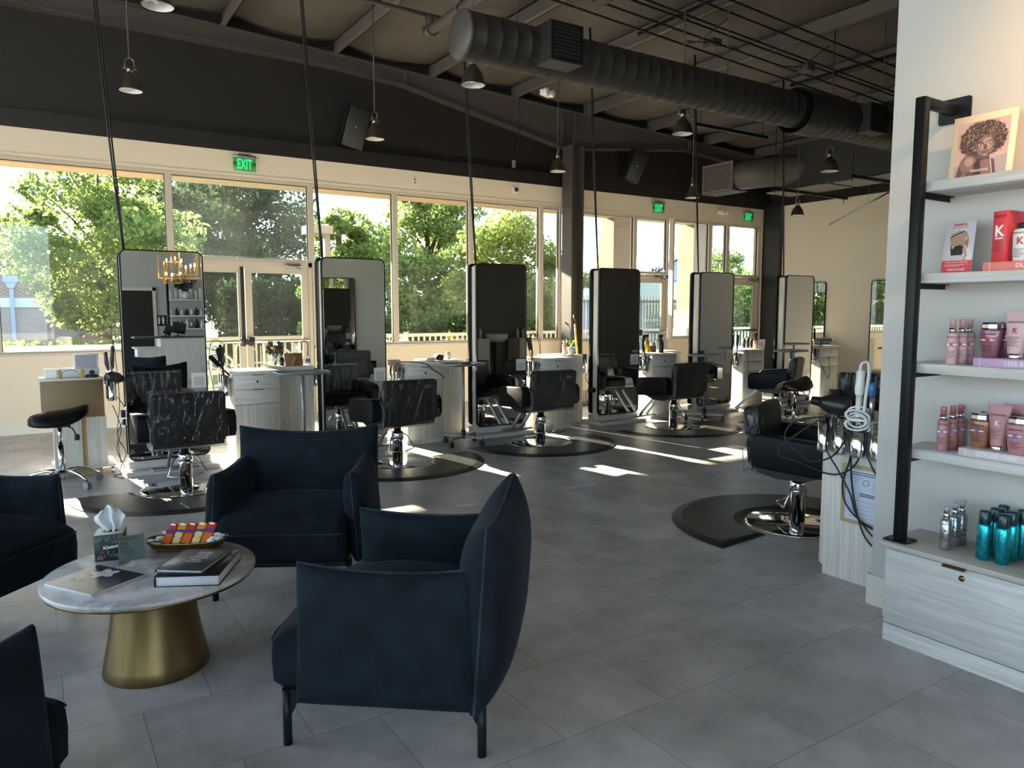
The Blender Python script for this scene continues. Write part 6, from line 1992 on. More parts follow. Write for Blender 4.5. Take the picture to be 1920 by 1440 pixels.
for i in range(16):
    c = Vector((rr.uniform(-0.07, 0.07), rr.uniform(-0.05, 0.05), 0.15 + rr.uniform(0, 0.07)))
    a.sphere(c, rr.uniform(0.015, 0.024), 6, (1, 1, 0.8))
a.build('blooms', mat('dark_red_petals', (0.13, 0.022, 0.03), 0.7, var=0.5, vscale=50), t)
t = thing('framed_picture', 'brown picture frame seen from its back with a strut', 'picture frame', (2.36, 7.97, CZ), R(8))
lean = Matrix.Rotation(R(-12), 4, 'X')
a = MB(); a.rbox(-0.1, 0.1, -0.006, 0.006, 0, 0.135, 0.002, 1, lean); a.build('back_board', mat('brown_hardboard', srgb(150, 108, 76), 0.7), t)
a = MB(); a.prism([(-0.02, 0.1), (0.012, 0.1), (-0.03, 0.0), (-0.06, 0.0)], 'y', -0.03, -0.025); a.build('strut', mat('tan_strut', srgb(176, 140, 100), 0.7), t)
t = thing('black_jar', 'small dark jar between the flowers and picture frame', 'jar', (2.25, 8.06, CZ))
a = MB(); a.lathe([(0.0001, 0), (0.028, 0), (0.03, 0.06), (0.022, 0.075), (0.02, 0.085), (0.0001, 0.085)], 18); a.build('jar', M['black'], t)
t = thing('curler_bottle', 'clear bottle with a blue label and hooked tube beside the picture frame', 'bottle', (2.50, 7.95, CZ))
a = MB(); a.lathe([(0.0001, 0), (0.022, 0), (0.024, 0.005), (0.024, 0.1), (0.012, 0.12), (0.011, 0.15)], 18); a.build('bottle_body', M['acrylic'], t)
a = MB(); a.cyl((0, 0, 0.03), (0, 0, 0.07), 0.0245, n=18, caps=False); a.build('blue_label', M['blue_print'], t)
a = MB(); a.tube([(0, 0, 0.1), (0.005, 0, 0.2), (-0.005, 0, 0.25), (-0.04, 0, 0.26), (-0.06, 0, 0.24), (-0.062, 0, 0.16)], 0.006, 8, smooth_pts=4); a.build('hooked_tube', M['black'], t)
dup(cup0, (2.52, 7.98, 0.84), PI, 'chrome tool cups hanging before the first back cabinet by the second mirror')
# between mirrors 2 and 3: small things
def simple(name, label, cat, p, shape, material, rz=0, group=None):
    t = thing(name, label, cat, p, rz, group)
    a = MB(); shape(a); a.build(name.split('_')[-1] + '_body', material, t)
    return t
heat0 = simple('hair_trimmer', 'white and red hair trimmer on the tool cups right of the second mirror', 'trimmer', (3.36, 7.62, 0.89), lambda a: a.rbox(-0.06, 0.06, -0.04, 0.04, 0, 0.06, 0.004), mat('white_red_packet', srgb(214, 186, 178), 0.5, var=0.3, vscale=25))
cord(heat0, [(3.40, 7.56, 0.93), (3.55, 7.46, 0.925), (3.68, 7.45, 0.90), (3.74, 7.44, 0.84), (3.80, 7.40, 0.80), (3.86, 7.38, 0.74)], 0.006)
for k in range(5):
    iron(('tan handled comb wand', 'black comb wand', 'grey comb wand', 'white comb wand', 'dark comb wand')[k] + ', %s of five hanging right of the second mirror' % ('first', 'second', 'third', 'fourth', 'last')[k], (3.39, 7.57 + 0.05 * k, 0.72), (0, R(2 * k - 4)), (M['brass'], M['black'], M['greymetal'], M['white_plastic'], M['black'])[k], M['steel'], 0.2, None, 'combs in the second station cups', 'comb_wand')
simple('black_box', 'small black box on the back cabinet near the third mirror', 'box', (4.08, 7.95, CZ), lambda a: a.prism([(-0.05, 0), (0.05, 0), (0.05, 0.055), (-0.02, 0.07), (-0.05, 0.04)], 'y', -0.04, 0.04), M['black'])
simple('paper_towel', 'crumpled white tissue on the back cabinet near the third mirror', 'tissue', (4.25, 8.02, CZ), lambda a: a.sphere((0, 0, 0.04), 0.05, 8, (0.8, 0.6, 1.0)), mat('crumpled_tissue', (0.75, 0.72, 0.7), 0.8, bump=1.0, bscale=40))
simple('white_cloth', 'crumpled white foil packet on the second drawer cabinet', 'packet', (3.88, 7.75, CZ), lambda a: a.sphere((0, 0, 0.02), 0.05, 8, (1.3, 0.8, 0.45)), mat('white_foil', (0.75, 0.74, 0.72), 0.5, bump=1.0, bscale=30))
simple('tray_clip', 'black clip with a ring on the tray left of the third mirror', 'clip', (4.06, 7.24, 0.894), lambda a: (a.rbox(-0.05, 0.06, -0.02, 0.02, 0, 0.02, 0.004), a.tube([(0.02, 0, 0.02), (0.0, 0, 0.045), (0.02, 0, 0.06), (0.04, 0, 0.045), (0.02, 0, 0.02)], 0.003, 5, smooth_pts=3)), M['black'])
t = thing('side_outlets', 'two cream double outlets on the left side of the third mirror tower', 'outlet', (MX[2] + 0.018, 7.6, 0.55))
for z in (0.0, 0.22):
    a = MB(); a.rbox(-0.006, 0.0, -0.035, 0.035, z, z + 0.115, 0.002, 1); a.build('cover_plate', M['white_plastic'], t)
# station three: two copper irons
copper = mat('copper_barrel', (0.45, 0.2, 0.13), 0.25, metal=0.9)
X3 = MX[2] + 0.935 - 0.05
cop0 = iron('copper barrelled iron hooked in the third station cups, left one', (X3 - 0.015, 7.62, 0.87), (0, R(-8)), M['black'], copper, 0.30, [(0.04, 0, 0.33), (0.10, 0, 0.2), (0.12, 0.0, -0.1)], 'copper irons')
iron('copper barrelled iron leaning right in the third station cups', (X3 + 0.03, 7.70, 0.87), (0, R(-14)), M['black'], copper, 0.30, [(0.02, 0, 0.33), (0.12, 0, 0.28), (0.13, 0, -0.05)], 'copper irons')
cord(cop0, [(5.22, 7.5, 0.5), (5.15, 7.4, 0.3), (5.22, 7.35, 0.1), (5.0, 7.3, 0.02), (5.3, 7.2, 0.02), (5.5, 7.3, 0.02)])
t = thing('potted_orchid', 'orchid with dark red buds in a small white pot', 'plant', (6.06, 7.93, CZ))
a = MB(); a.lathe([(0.0001, 0), (0.04, 0), (0.052, 0.1), (0.048, 0.1), (0.04, 0.02)], 20, cap1=False); a.build('pot', M['white'], t)
a = MB()
for an, ln in ((0.3, 0.13), (2.6, 0.14), (1.5, 0.1), (4.0, 0.1), (5.3, 0.11)):
    c, s = math.cos(an), math.sin(an)
    def lf(u, v, c=c, s=s, ln=ln):
        w = 0.028 * math.sin(PI * max(0.02, min(0.98, u))) * (v - 0.5) * 2
        r_ = ln * u
        return Vector((c * r_ - s * w, s * r_ + c * w, 0.1 + 0.09 * math.sin(u * 2.4)))
    a.grid(lf, 8, 2)
a.build('leaves', mat('bright_green_leaf', (0.25, 0.42, 0.04), 0.45), t)
a = MB(); a.tube([(0, 0, 0.1), (-0.01, 0, 0.25), (-0.03, 0, 0.36), (-0.09, 0, 0.42)], 0.004, 6, smooth_pts=4); a.tube([(0, 0, 0.1), (0.01, 0, 0.3), (0.05, 0, 0.43)], 0.004, 6, smooth_pts=4); a.build('flower_stem', M['barkm'], t)
a = MB()
for p in ((-0.09, 0, 0.42), (-0.06, 0, 0.40), (0.05, 0, 0.43), (0.03, 0, 0.40)): a.sphere(p, 0.014, 7)
a.build('buds', mat('dark_red_bud', (0.2, 0.02, 0.04), 0.5), t)
simple('pump_bottle', 'peach pump bottle left of the potted orchid', 'bottle', (5.97, 7.96, CZ), lambda a: a.lathe([(0.0001, 0), (0.032, 0), (0.032, 0.13), (0.02, 0.15), (0.02, 0.18), (0.0001, 0.18)], 18), mat('peach_bottle', srgb(216, 176, 150), 0.4))
simple('spray_bottle', 'taller black bottle behind the potted orchid', 'bottle', (6.13, 8.12, CZ), lambda a: a.lathe([(0.0001, 0), (0.026, 0), (0.026, 0.11), (0.01, 0.14), (0.01, 0.2), (0.0001, 0.2)], 16), M['black'])
simple('spray_bottle', 'short dark bottle right of the potted orchid, nearer the tower', 'bottle', (6.145, 8.03, CZ), lambda a: a.lathe([(0.0001, 0), (0.026, 0), (0.026, 0.1), (0.012, 0.12), (0.012, 0.15), (0.0001, 0.15)], 16), M['black'])
t = thing('broom_pole', 'yellow broom pole with black tip leaning near the steel column', 'pole', (7.15, 9.1, 0))
a = MB(); a.cyl((0.0, 0, 0.02), (-0.09, 0.05, 1.30), 0.016, n=10); a.build('pole', mat('yellow_pole', (0.75, 0.52, 0.02), 0.45), t)
a = MB(); a.cyl((-0.09, 0.05, 1.30), (-0.10, 0.055, 1.42), 0.017, n=10); a.build('grip', M['black'], t)
a = MB(); a.rbox(-0.15, 0.15, -0.03, 0.03, 0, 0.08, 0.01); a.build('broom_head', M['black'], t)
t = thing('waste_sleeve', 'tall chrome tool sleeve on the back cabinet left of the fourth mirror', 'tool holder', (6.215, 7.86, 0.66))
a = MB(); a.lathe([(0.0001, 0), (0.045, 0), (0.048, 0.01), (0.048, 0.25), (0.044, 0.25), (0.044, 0.03)], 22, cap1=False); a.build('sleeve', M['chrome'], t)
plug0 = simple('plug_adapter', 'black plug adapter with tangled cables on the left side of the fourth mirror tower', 'plug', (6.165, 7.6, 0.42), lambda a: a.rbox(-0.03, 0.03, -0.03, 0.03, 0, 0.06, 0.006), M['black'])
cord(plug0, [(6.25, 7.75, 0.75), (6.12, 7.7, 0.62), (6.17, 7.68, 0.5), (6.1, 7.66, 0.38), (6.14, 7.64, 0.2), (6.10, 7.6, 0.06)])
# station four
X4 = MX[3] + 0.935
for k, (dx, L, lean) in enumerate(((-0.07, 0.30, -6), (-0.05, 0.36, 4), (-0.05, 0.27, -2), (-0.045, 0.33, 8))):
    iron(('long black wand', 'tall black flat iron', 'short black wand', 'leaning black wand')[k] + ' in the cups right of the fourth mirror', (X4 + dx, 7.57 + 0.07 * k, 0.80), (0, R(lean)), L=L, cord=[(0.05, 0, L + 0.02), (0.06, -0.02, 0.1), (0.03, -0.03, -0.15)] if k % 2 == 0 else None)
for k, (x, y, c) in enumerate(((7.30, 7.80, 'yellow'), (7.40, 7.62, 'black'), (7.16, 7.85, 'black'))):
    t = thing('trigger_bottle', ('yellow trigger spray bottle on the fourth drawer cabinet', 'black trigger spray bottle right of the yellow one', 'black trigger spray bottle behind the wands')[k], 'bottle', (x, y, CZ), 0, 'trigger spray bottles')
    a = MB(); a.lathe([(0.0001, 0), (0.034, 0), (0.036, 0.01), (0.034, 0.14), (0.013, 0.19), (0.013, 0.21)], 18); a.build('bottle_body', mat('yellow_liquid', (0.65, 0.48, 0.03), 0.2) if c == 'yellow' else M['black'], t)
    a = MB(); a.rbox(-0.045, 0.025, -0.012, 0.012, 0.21, 0.25, 0.006); a.box(-0.04, -0.03, -0.006, 0.006, 0.16, 0.215); a.build('trigger_head', M['black'], t)
simple('wooden_box', 'small brown box on the fourth drawer cabinet', 'box', (7.42, 7.85, CZ), lambda a: a.rbox(-0.06, 0.06, -0.05, 0.05, 0, 0.09, 0.003), mat('brown_box', srgb(120, 96, 76), 0.6))
simple('wire_stand', 'black wire loop stand on the fourth drawer cabinet', 'stand', (7.50, 7.80, CZ), lambda a: a.tube([(-0.04, 0, 0.01), (-0.04, 0, 0.1), (-0.02, 0, 0.16), (0.02, 0, 0.165), (0.045, 0, 0.12), (0.03, 0, 0.07)], 0.006, 6, smooth_pts=4), M['black'])
simple('purple_bottle', 'purple bottle on the sunlit ledge behind the fourth drawer cabinet', 'bottle', (7.7, 8.1, CZ), lambda a: a.lathe([(0.0001, 0), (0.025, 0), (0.025, 0.11), (0.0001, 0.12)], 16), mat('purple_bottle_plastic', (0.12, 0.05, 0.2), 0.4))
# station five
X5 = MX[4] + 0.935
for k in range(3):
    i5 = iron(('dark brown handled iron', 'black handled iron', 'tall black iron')[k] + ' in the cups right of the fifth mirror', (X5 - 0.05, 7.58 + 0.08 * k, 0.83), (0, R(6 - 5 * k)), (M['brown_vinyl'], M['black'], M['black'])[k], L=0.3)
cord(i5, [(X5 - 0.05, 7.5, 1.0), (X5 + 0.02, 7.45, 0.9), (X5 + 0.05, 7.44, 0.7), (X5 + 0.06, 7.44, 0.3)])
t = thing('styling_bottle', 'peach bottle with a tall black cap on the fifth drawer cabinet', 'bottle', (9.36, 7.6, CZ))
a = MB(); a.lathe([(0.0001, 0), (0.032, 0), (0.032, 0.13), (0.02, 0.14)], 16); a.build('bottle_body', mat('peach_liquid', srgb(206, 172, 150), 0.2), t)
a = MB(); a.lathe([(0.02, 0.14), (0.018, 0.18), (0.026, 0.235), (0.0001, 0.235)], 16); a.build('cap', M['black'], t)
simple('perspex_box', 'clear perspex box on the cabinet behind the fifth one', 'box', (9.80, 7.95, CZ), lambda a: a.rbox(-0.2, 0.16, -0.06, 0.06, 0, 0.12, 0.004), mat_clear('perspex', 0.3, (0.75, 0.74, 0.78), 0.05, 0.3, 20))
for k in range(4):
    x = 9.48 + 0.09 * k
    t = thing('hair_clipper', ('leftmost', 'second', 'third', 'rightmost')[k] + ' of four black clippers before the perspex box', 'clipper', (x - 0.03, 7.89, CZ), 0.2 * k, 'black clippers')
    a = MB(); a.lathe([(0.0001, 0), (0.025, 0), (0.024, 0.02), (0.02, 0.05), (0.023, 0.11), (0.016, 0.135 + 0.02 * (k % 2)), (0.0001, 0.14 + 0.02 * (k % 2))], 14); a.build('body', M['black'], t)
    a = MB(); a.box(-0.012, 0.012, -0.006, 0.006, 0.13, 0.16 + 0.02 * (k % 2)); a.build('blade', M['steel'], t)
# station six
X6 = MX[5] + 0.935
for k in range(3):
    i6 = iron(('black hooped wand', 'black flat iron', 'grey tipped wand')[k] + ' in the cups right of the sixth mirror', (X6 - 0.05, 7.58 + 0.08 * k, 0.86), (0, R(5 * k - 5)), L=0.34 - 0.04 * k, cord=[(-0.06, 0, 0.36), (-0.09, 0, 0.25), (-0.07, 0, 0.02)] if k == 0 else None)
cord(i6, [(X6 - 0.06, 7.6, 0.85), (X6 + 0.0, 7.45, 0.55), (X6 + 0.08, 7.4, 0.38), (X6 + 0.14, 7.42, 0.5), (X6 + 0.1, 7.42, 0.75)])
t = thing('quilted_bag', 'silver quilted bag with a white edge on the sixth drawer cabinet', 'bag', (X6 + 0.22, 7.62, CZ))
a = MB(); a.rbox(-0.19, 0.19, -0.06, 0.06, 0.015, 0.13, 0.04, 4); a.build('bag_body', mat('silver_quilting', (0.16, 0.17, 0.18), 0.3, metal=0.6, var=0.9, vscale=30), t)
a = MB(); a.tube([(-0.2, -0.062, 0.02), (-0.2, -0.062, 0.1), (-0.16, -0.062, 0.135), (0.16, -0.062, 0.135), (0.2, -0.062, 0.1), (0.2, -0.062, 0.02), (-0.2, -0.062, 0.02)], 0.008, 6); a.build('white_edge', M['white_plastic'], t)
for k in range(5):
    simple('gold_cup', ('first', 'second', 'third', 'fourth', 'fifth')[k] + ' gold topped bottle in the row behind the quilted bag', 'bottle', (12.35 + 0.1 * k, 9.2, 0.9), lambda a: a.lathe([(0.0001, 0), (0.03, 0), (0.03, 0.15), (0.0001, 0.16)], 12), M['gold'], 0, 'gold bottles')
t = thing('side_counter', 'pale counter standing against the far beige wall', 'counter', (12.2, 9.05, 0))
a = MB(); a.box(0, 1.3, 0, 0.4, 0.0, 0.88); a.build('carcass', M['wood'], t)
a = MB(); a.rbox(-0.01, 1.31, -0.01, 0.41, 0.88, 0.9, 0.003, 1); a.build('worktop', M['wood_top'], t)
t = thing('trigger_bottle', 'black trigger spray bottle by the gold bottles at the far wall', 'bottle', (12.62, 9.12, 0.9), 0, 'trigger spray bottles')
a = MB(); a.lathe([(0.0001, 0), (0.034, 0), (0.036, 0.01), (0.034, 0.14), (0.013, 0.19), (0.013, 0.21)], 18); a.build('bottle_body', M['black'], t)
a = MB(); a.rbox(-0.045, 0.025, -0.012, 0.012, 0.21, 0.26, 0.006); a.build('trigger_head', M['black'], t)
simple('wall_dispenser', 'black dispenser box standing tall by the far wall', 'dispenser', (12.22, 9.3, 0.9), lambda a: (a.rbox(-0.07, 0.07, -0.06, 0.06, 0, 0.42, 0.006), a.tube([(-0.015, 0, 0.42), (0, 0, 0.46), (0.015, 0, 0.42)], 0.004, 5)), M['black'])
# mirrors on the far wall and on the alcove wall
def wall_mirror(label, p, rz):
    t = thing('wall_mirror', label, 'mirror', p, rz, 'wall mirrors')
    a = MB(); rounded_frame(a, 0.68, 1.75, 0.06, 0.0, 0.03, 0.014, 0, 0); f = a.build('mirror_frame', M['blackmetal'], t)
    a = MB(); a.prism(rrect(0.66, 1.73, 0.05, 6), 'y', 0.008, 0.014); a.build('mirror_glass', M['mirror'], f)
    return t
wall_mirror('round cornered mirror on the far wall just right of the last tower', (13.565, 9.65, 1.19), R(-90))
wall_mirror('round cornered mirror on the far wall beside the white wall edge', (13.565, 8.0, 1.19), R(-90))
wall_mirror('round cornered mirror on the back wall facing the large chair', (4.6, 2.145, 1.19), PI)
wall_mirror('round cornered mirror farther along the back wall', (6.55, 2.145, 1.19), PI)

# ------------------------------------------------------------------ station at the right, in front of the white wall end
dup(cab0, (4.18, 2.545, 0), PI, 'pale cabinet close on the right with a gold framed licence on its side')
t = thing('framed_licence', 'gold framed printed licence on the side of the right cabinet', 'picture frame', (3.738, 2.27, 0.335), 0)
a = MB(); frame_boxes(a, -0.14, 0.14, 0.0, 0.325, -0.012, 0.0, 0.02, 'y'); a.build('frame', mat('pale_gold_frame', srgb(186, 164, 122), 0.4), t)
a = MB(); a.box(-0.006, 0.0, -0.122, 0.122, 0.018, 0.307); a.build('paper', mat('licence_paper', srgb(206, 214, 232), 0.6), t)
q = plane_mx((-0.0065, 0, 0.16), (0, -1, 0), (0, 0, 1))
lines(t, q @ Matrix.Translation((0.0, 0.128, 0)), 0.18, 0, 2, M['text_black'], 0.012, 0.004)
lines(t, q @ Matrix.Translation((-0.06, 0.10, 0)), 0.09, 0, 3, M['text_black'], 0.01, 0.001)
lines(t, q @ Matrix.Translation((0.075, 0.08, 0)), 0.08, 0, 6, M['text_black'], 0.008, 0.001)
lines(t, q @ Matrix.Translation((0.02, 0.015, 0)), 0.11, 0, 2, M['text_black'], 0.011, 0.005)
lines(t, q @ Matrix.Translation((0.0, -0.03, 0)), 0.2, 0, 5, M['text_black'], 0.022, 0.001)
a = MB(); a.tube([(q @ Vector((0.0 + 0.016 * math.cos(s), 0.075 + 0.016 * math.sin(s), 0.0003))) for s in [2 * PI * i / 20 for i in range(20)]], 0.0015, 4, closed=True); a.prism([(0, 0)], 'x', 0, 0) if False else None
a.build('seal', M['text_black'], t)
dup(cup0, (3.735, 2.40, 0.885), 0, 'chrome tool cups on the right cabinet holding the big dryer')
dup(cup0, (3.735, 2.19, 0.885), 0, 'chrome tool cups on the right cabinet beside the white wall')
bigdry = dryer('big black hair dryer lying on the cups of the right cabinet', (3.67, 2.43, 0.985), R(115), R(-8))
wiron = iron('white curling iron standing in the cups with a coiled white cord', (3.675, 2.30, 0.93), (0, R(2)), M['white_plastic'], M['white_plastic'], 0.255, None)
wiron.scale = (1.35, 1.35, 1.0)
M['white_cord'] = mat('white_cord_rubber', (0.7, 0.72, 0.74), 0.45)
cord(wiron, [(3.68, 2.30, 1.17), (3.68, 2.295, 1.215), (3.68, 2.26, 1.225), (3.67, 2.245, 1.17), (3.66, 2.25, 1.05), (3.65, 2.25, 0.97)], 0.007, M['white_cord'])
coil = []
for i in range(70):
    an = i * 0.42
    coil.append((3.655 + 0.02 * math.sin(an * 0.7), 2.285 + 0.06 * math.cos(an), 0.93 + 0.055 * math.sin(an) * 0.6 - 0.0011 * i + 0.03))
cord(wiron, coil, 0.006, M['white_cord'], sub=3)
t = thing('marker_bottle', 'small blue bottle in the cups at the white wall edge', 'bottle', (3.675, 2.225, 0.93))
a = MB(); a.lathe([(0.0001, 0), (0.014, 0), (0.014, 0.13)], 14); a.build('bottle_body', M['steel'], t)
a = MB(); a.lathe([(0.0165, 0.12), (0.0175, 0.17), (0.012, 0.19), (0.0001, 0.192)], 14); a.build('blue_cap', mat('blue_cap', srgb(64, 120, 176), 0.35), t)
CP = [[(3.65, 2.44, 0.92), (3.60, 2.62, 0.88), (3.58, 2.68, 0.78), (3.60, 2.60, 0.70), (3.62, 2.52, 0.66), (3.64, 2.40, 0.72), (3.65, 2.30, 0.9)],
      [(3.66, 2.42, 0.90), (3.66, 2.47, 0.75), (3.68, 2.40, 0.62), (3.69, 2.33, 0.50), (3.70, 2.30, 0.40), (3.70, 2.20, 0.30), (3.71, 2.13, 0.26)],
      [(3.66, 2.36, 0.9), (3.67, 2.33, 0.72), (3.69, 2.38, 0.56), (3.70, 2.36, 0.44), (3.71, 2.27, 0.36), (3.71, 2.18, 0.33), (3.72, 2.12, 0.31)],
      [(3.66, 2.30, 0.88), (3.68, 2.33, 0.70), (3.70, 2.32, 0.50), (3.71, 2.26, 0.30), (3.72, 2.18, 0.22), (3.72, 2.12, 0.19)],
      [(3.64, 2.43, 0.95), (3.58, 2.72, 0.70), (3.62, 2.60, 0.64), (3.66, 2.42, 0.60), (3.68, 2.30, 0.68), (3.67, 2.26, 0.86)]]
for pts in CP: cord(bigdry, pts, 0.0052)
cord(bigdry, [(3.67, 2.23, 0.92), (3.68, 2.25, 0.78), (3.69, 2.22, 0.68), (3.70, 2.17, 0.60)], 0.005)
# ------------------------------------------------------------------ reception area behind the viewpoint, seen in the first mirror
t = thing('washroom_door', 'black washroom door in a white frame, seen in the leftmost mirror', 'door', (1.9, -8.0, 0))
a = MB(); a.box(0, 1.0, -0.03, 0.02, 0, 2.03); a.build('door_leaf', M['black_paint'], t)
a = MB(); a.box(-0.08, 0, -0.02, 0.05, 0, 2.12); a.box(1.0, 1.08, -0.02, 0.05, 0, 2.12); a.box(-0.08, 1.08, -0.02, 0.05, 2.03, 2.12); a.build('door_frame', M['trim_white'], t)
t = thing('washroom_sign', 'black washroom sign beside the black door, seen in the leftmost mirror', 'sign', (3.09, -7.99, 1.05))
a = MB(); a.box(-0.14, 0.14, 0, 0.01, 0, 0.3); a.build('plate', M['black'], t)
for s in (-1, 1):
    a = MB(); a.sphere((s * 0.055, 0.012, 0.24), 0.022, 8, (1, 0.2, 1)); a.prism([(s * 0.055 - 0.035, 0.21), (s * 0.055 + 0.035, 0.21), (s * 0.055 + 0.02, 0.05), (s * 0.055 - 0.02, 0.05)], 'y', 0.01, 0.013); a.build('figure_mark', M['text_white'], t)
t = thing('reception_desk', 'pale reception desk with dark counter, seen in the leftmost mirror', 'desk', (2.3, -2.9, 0))
a = MB(); a.box(0, 1.05, 0, 0.6, 0, 0.90); a.build('desk_body', M['wood'], t)
a = MB(); a.rbox(-0.5, 1.08, -0.03, 0.63, 0.90, 0.93, 0.004, 1); a.build('counter', M['dark_cover'], t)
a = MB(); a.box(-0.45, 0, 0.05, 0.6, 0, 0.68); a.rbox(-0.5, 0, 0.02, 0.63, 0.68, 0.71, 0.003, 1); a.build('low_counter', M['wood'], t)
t = thing('card_terminal', 'black card terminal leaning on the reception counter in the leftmost mirror', 'terminal', (2.42, -2.5, 0.93))
a = MB(); a.rbox(-0.08, 0.08, -0.01, 0.01, 0.05, 0.27, 0.004, 1, Matrix.Rotation(R(25), 4, 'Y')); a.rbox(-0.07, 0.07, -0.06, 0.06, 0, 0.02, 0.004); a.cyl((0, 0, 0.01), (0.05, 0, 0.14), 0.012, n=8); a.build('terminal_body', M['black'], t)
t = thing('desk_monitor', 'black monitor on the reception counter in the leftmost mirror', 'monitor', (2.68, -2.6, 0.93))
a = MB(); a.rbox(-0.14, 0.14, -0.012, 0.012, 0.06, 0.3, 0.005, 1, Matrix.Rotation(R(12), 4, 'Y')); a.rbox(-0.08, 0.08, -0.06, 0.06, 0, 0.015, 0.004); a.cyl((0, 0, 0.01), (0.02, 0, 0.12), 0.014, n=8); a.build('monitor_body', M['black'], t)
for k, z in enumerate((1.80, 1.35, 0.98, 0.55)):
    a = MB(); a.rbox(3.25, 5.6, -7.99, -7.68, z - 0.04, z, 0.003, 1)
    o = a.build('wall_shelf', M['wood_h']); tag(o, ('top', 'second', 'third', 'lowest')[k] + ' shelf on the back wall seen in the leftmost mirror', 'shelf', 'back wall shelves')
a = MB(); a.rbox(3.22, 3.28, -7.74, -7.68, 0.0, 2.35, 0.003, 1); o = a.build('shelf_post', M['blackmetal']); tag(o, 'black shelf post on the back wall seen in the leftmost mirror', 'post')
cols = [M['black'], M['pearl'], M['white_plastic'], M['red_box'], M['silver_foil'], M['amber']]
rr = random.Random(21)
nm = ['top', 'second', 'third']
od = ['first', 'second', 'third', 'fourth', 'fifth', 'sixth', 'seventh', 'eighth', 'ninth', 'tenth']
for k, z in enumerate((1.80, 1.35, 0.98)):
    for i in range(8):
        x = 3.36 + 0.13 * i
        if k == 0 and i in (3,): continue
        h = (0.3, 0.22, 0.25)[k] * rr.uniform(0.8, 1.1)
        lb = '%s product from the post on the %s back wall shelf' % (od[i], nm[k])
        if k == 0:
            a = MB(); a.rbox(x - 0.05, x + 0.05, -7.9, -7.86, z, z + h, 0.003, 1); nme = 'product_card'
            mm = cols[1] if i % 2 else cols[2]
        else:
            a = MB(); a.lathe([(0.0001, 0), (0.045, 0), (0.045, h * 0.65), (0.02, h * 0.75), (0.02, h), (0.0001, h)], 14, (x, -7.85, z)); nme = 'product_bottle'
            mm = cols[(i + k) % 2 if k == 1 else (i * 2 + k) % 6]
        o = a.build(nme, mm); tag(o, lb, 'product', 'products on the back wall shelves')
t = thing('vase_of_branches', 'round vase of leafy branches on the top back wall shelf', 'vase', (3.74, -7.84, 1.80))
a = MB(); a.lathe([(0.0001, 0), (0.06, 0), (0.11, 0.08), (0.1, 0.16), (0.05, 0.2), (0.045, 0.22)], 20); a.build('vase', M['pearl'], t)
a = MB()
for i in range(26):
    d = Vector((rr.uniform(-1, 1), rr.uniform(-0.35, 0.35), rr.uniform(0.3, 1))).normalized() * rr.uniform(0.25, 0.48)
    a.tube([(0, 0, 0.2), d * 0.5 + Vector((0, 0, 0.22)), d + Vector((0, 0, 0.2))], 0.004, 4)
    for j in range(4): a.sphere(d * rr.uniform(0.5, 1) + Vector((rr.uniform(-0.03, 0.03), 0, 0.2 + rr.uniform(-0.03, 0.03))), 0.028, 5, (1, 0.3, 0.6))
a.build('branches', mat('dark_olive_leaf', (0.02, 0.028, 0.015), 0.7), t)
# brass cage chandelier
t = thing('cage_chandelier', 'brass cage chandelier with candle bulbs, seen in the leftmost mirror', 'chandelier', (2.72, -2.2, 2.12))
M['candle'] = mat('warm_candle_bulb', (1, 0.75, 0.4), 0.4, emit=(1.0, 0.55, 0.2), estr=14)
def cage(w, d, z0, z1, x, y):
    a = MB()
    for sx in (-1, 1):
        for sy in (-1, 1): a.box(x + sx * w / 2 - 0.008, x + sx * w / 2 + 0.008, y + sy * d / 2 - 0.008, y + sy * d / 2 + 0.008, z0, z1)
    for z in (z0, z1):
        for sy in (-1, 1): a.box(x - w / 2, x + w / 2, y + sy * d / 2 - 0.008, y + sy * d / 2 + 0.008, z - 0.008, z + 0.008)
        for sx in (-1, 1): a.box(x + sx * w / 2 - 0.008, x + sx * w / 2 + 0.008, y - d / 2, y + d / 2, z - 0.008, z + 0.008)
    return a
cage(0.75, 0.6, 0.05, 0.6, 0.0, 0.0).build('outer_cage', M['gold'], t)
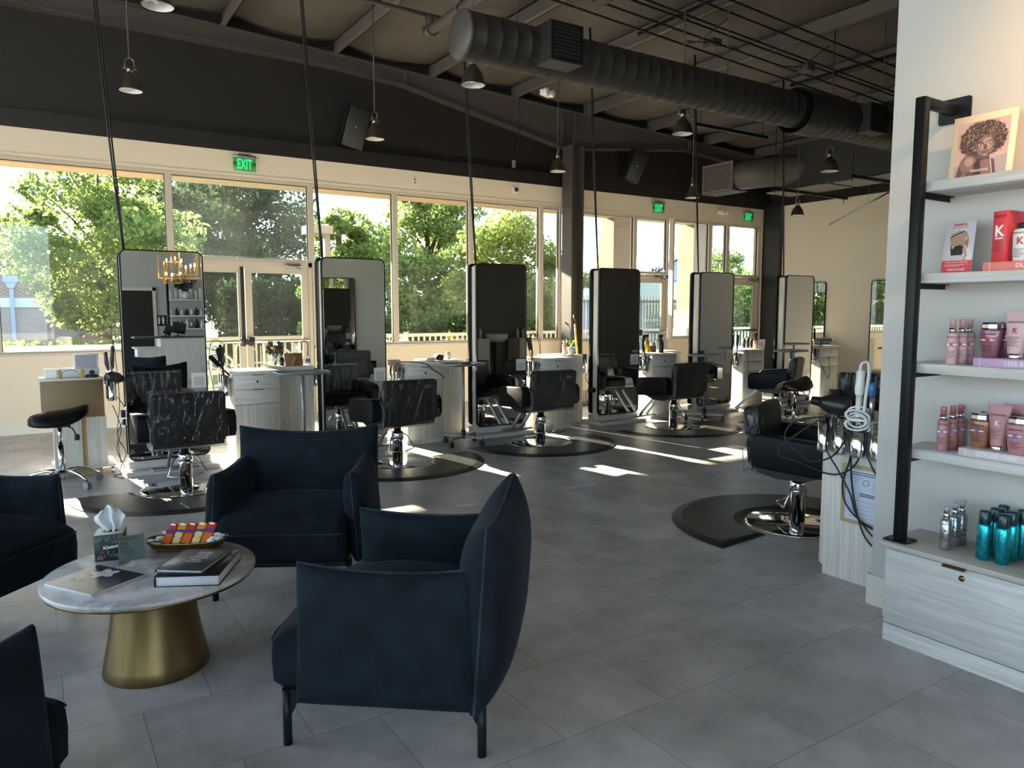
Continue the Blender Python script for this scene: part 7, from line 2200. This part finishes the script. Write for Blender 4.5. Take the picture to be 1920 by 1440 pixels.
cage(0.45, 0.4, 0.12, 0.68, 0.08, 0.1).build('inner_cage', M['gold'], t)
cage(0.3, 0.3, -0.05, 0.4, -0.12, -0.1).build('lower_cage', M['gold'], t)
a = MB(); a.cyl((0, 0, 0.0), (0, 0, 3.2), 0.012, n=8); a.build('stem', M['gold'], t)
for (x, y, z) in ((-0.25, 0, 0.38), (-0.1, 0.1, 0.42), (0.02, 0.1, 0.38), (0.12, 0, 0.25), (0.2, 0.1, 0.28), (0.3, 0, 0.3), (-0.28, 0.1, 0.1), (-0.16, 0, 0.08), (0.0, 0, 0.12)):
    a = MB(); a.cyl((x, y, z - 0.14), (x, y, z), 0.012, n=8); cd = a.build('candle_sleeve', M['gold'], t)
    a = MB(); a.lathe([(0.008, 0), (0.016, 0.025), (0.011, 0.055), (0.0001, 0.075)], 10, (x, y, z)); a.build('candle_bulb', M['candle'], cd)
# shampoo basins in the wash area, seen in the third and fourth mirrors
for k, x in enumerate((8.3, 9.6)):
    t = thing('shampoo_basin', ('left', 'right')[k] + ' white shampoo basin on a pale cabinet, seen in the third mirror', 'basin', (x, 0.9, 0), 0, 'shampoo basins')
    a = MB(); a.box(-0.25, 0.25, -0.55, -0.05, 0, 0.86); a.build('cabinet', M['wood'], t)
    a = MB(); a.lathe([(0.0001, 0.78), (0.15, 0.78), (0.25, 0.85), (0.27, 0.96), (0.25, 0.96), (0.22, 0.88), (0.0001, 0.84)], 28, (0.55, -0.25, 0)); a.build('bowl', M['white'], t)
    a = MB(); a.box(0.5, 0.6, -0.3, -0.2, 0, 0.8); a.build('stand', M['black'], t)
    for j in range(3):
        a = MB(); a.lathe([(0.0001, 0), (0.035, 0), (0.035, 0.16), (0.012, 0.2), (0.012, 0.23), (0.0001, 0.23)], 12, (x - 0.15 + 0.15 * j, 0.6, 0.86)); o = a.build('pump_bottle', M['pearl']); tag(o, '%s pump bottle on the %s wash cabinet, mirrored in the third tower' % (('first', 'second', 'third')[j], ('left', 'right')[k]), 'bottle', 'wash area bottles')
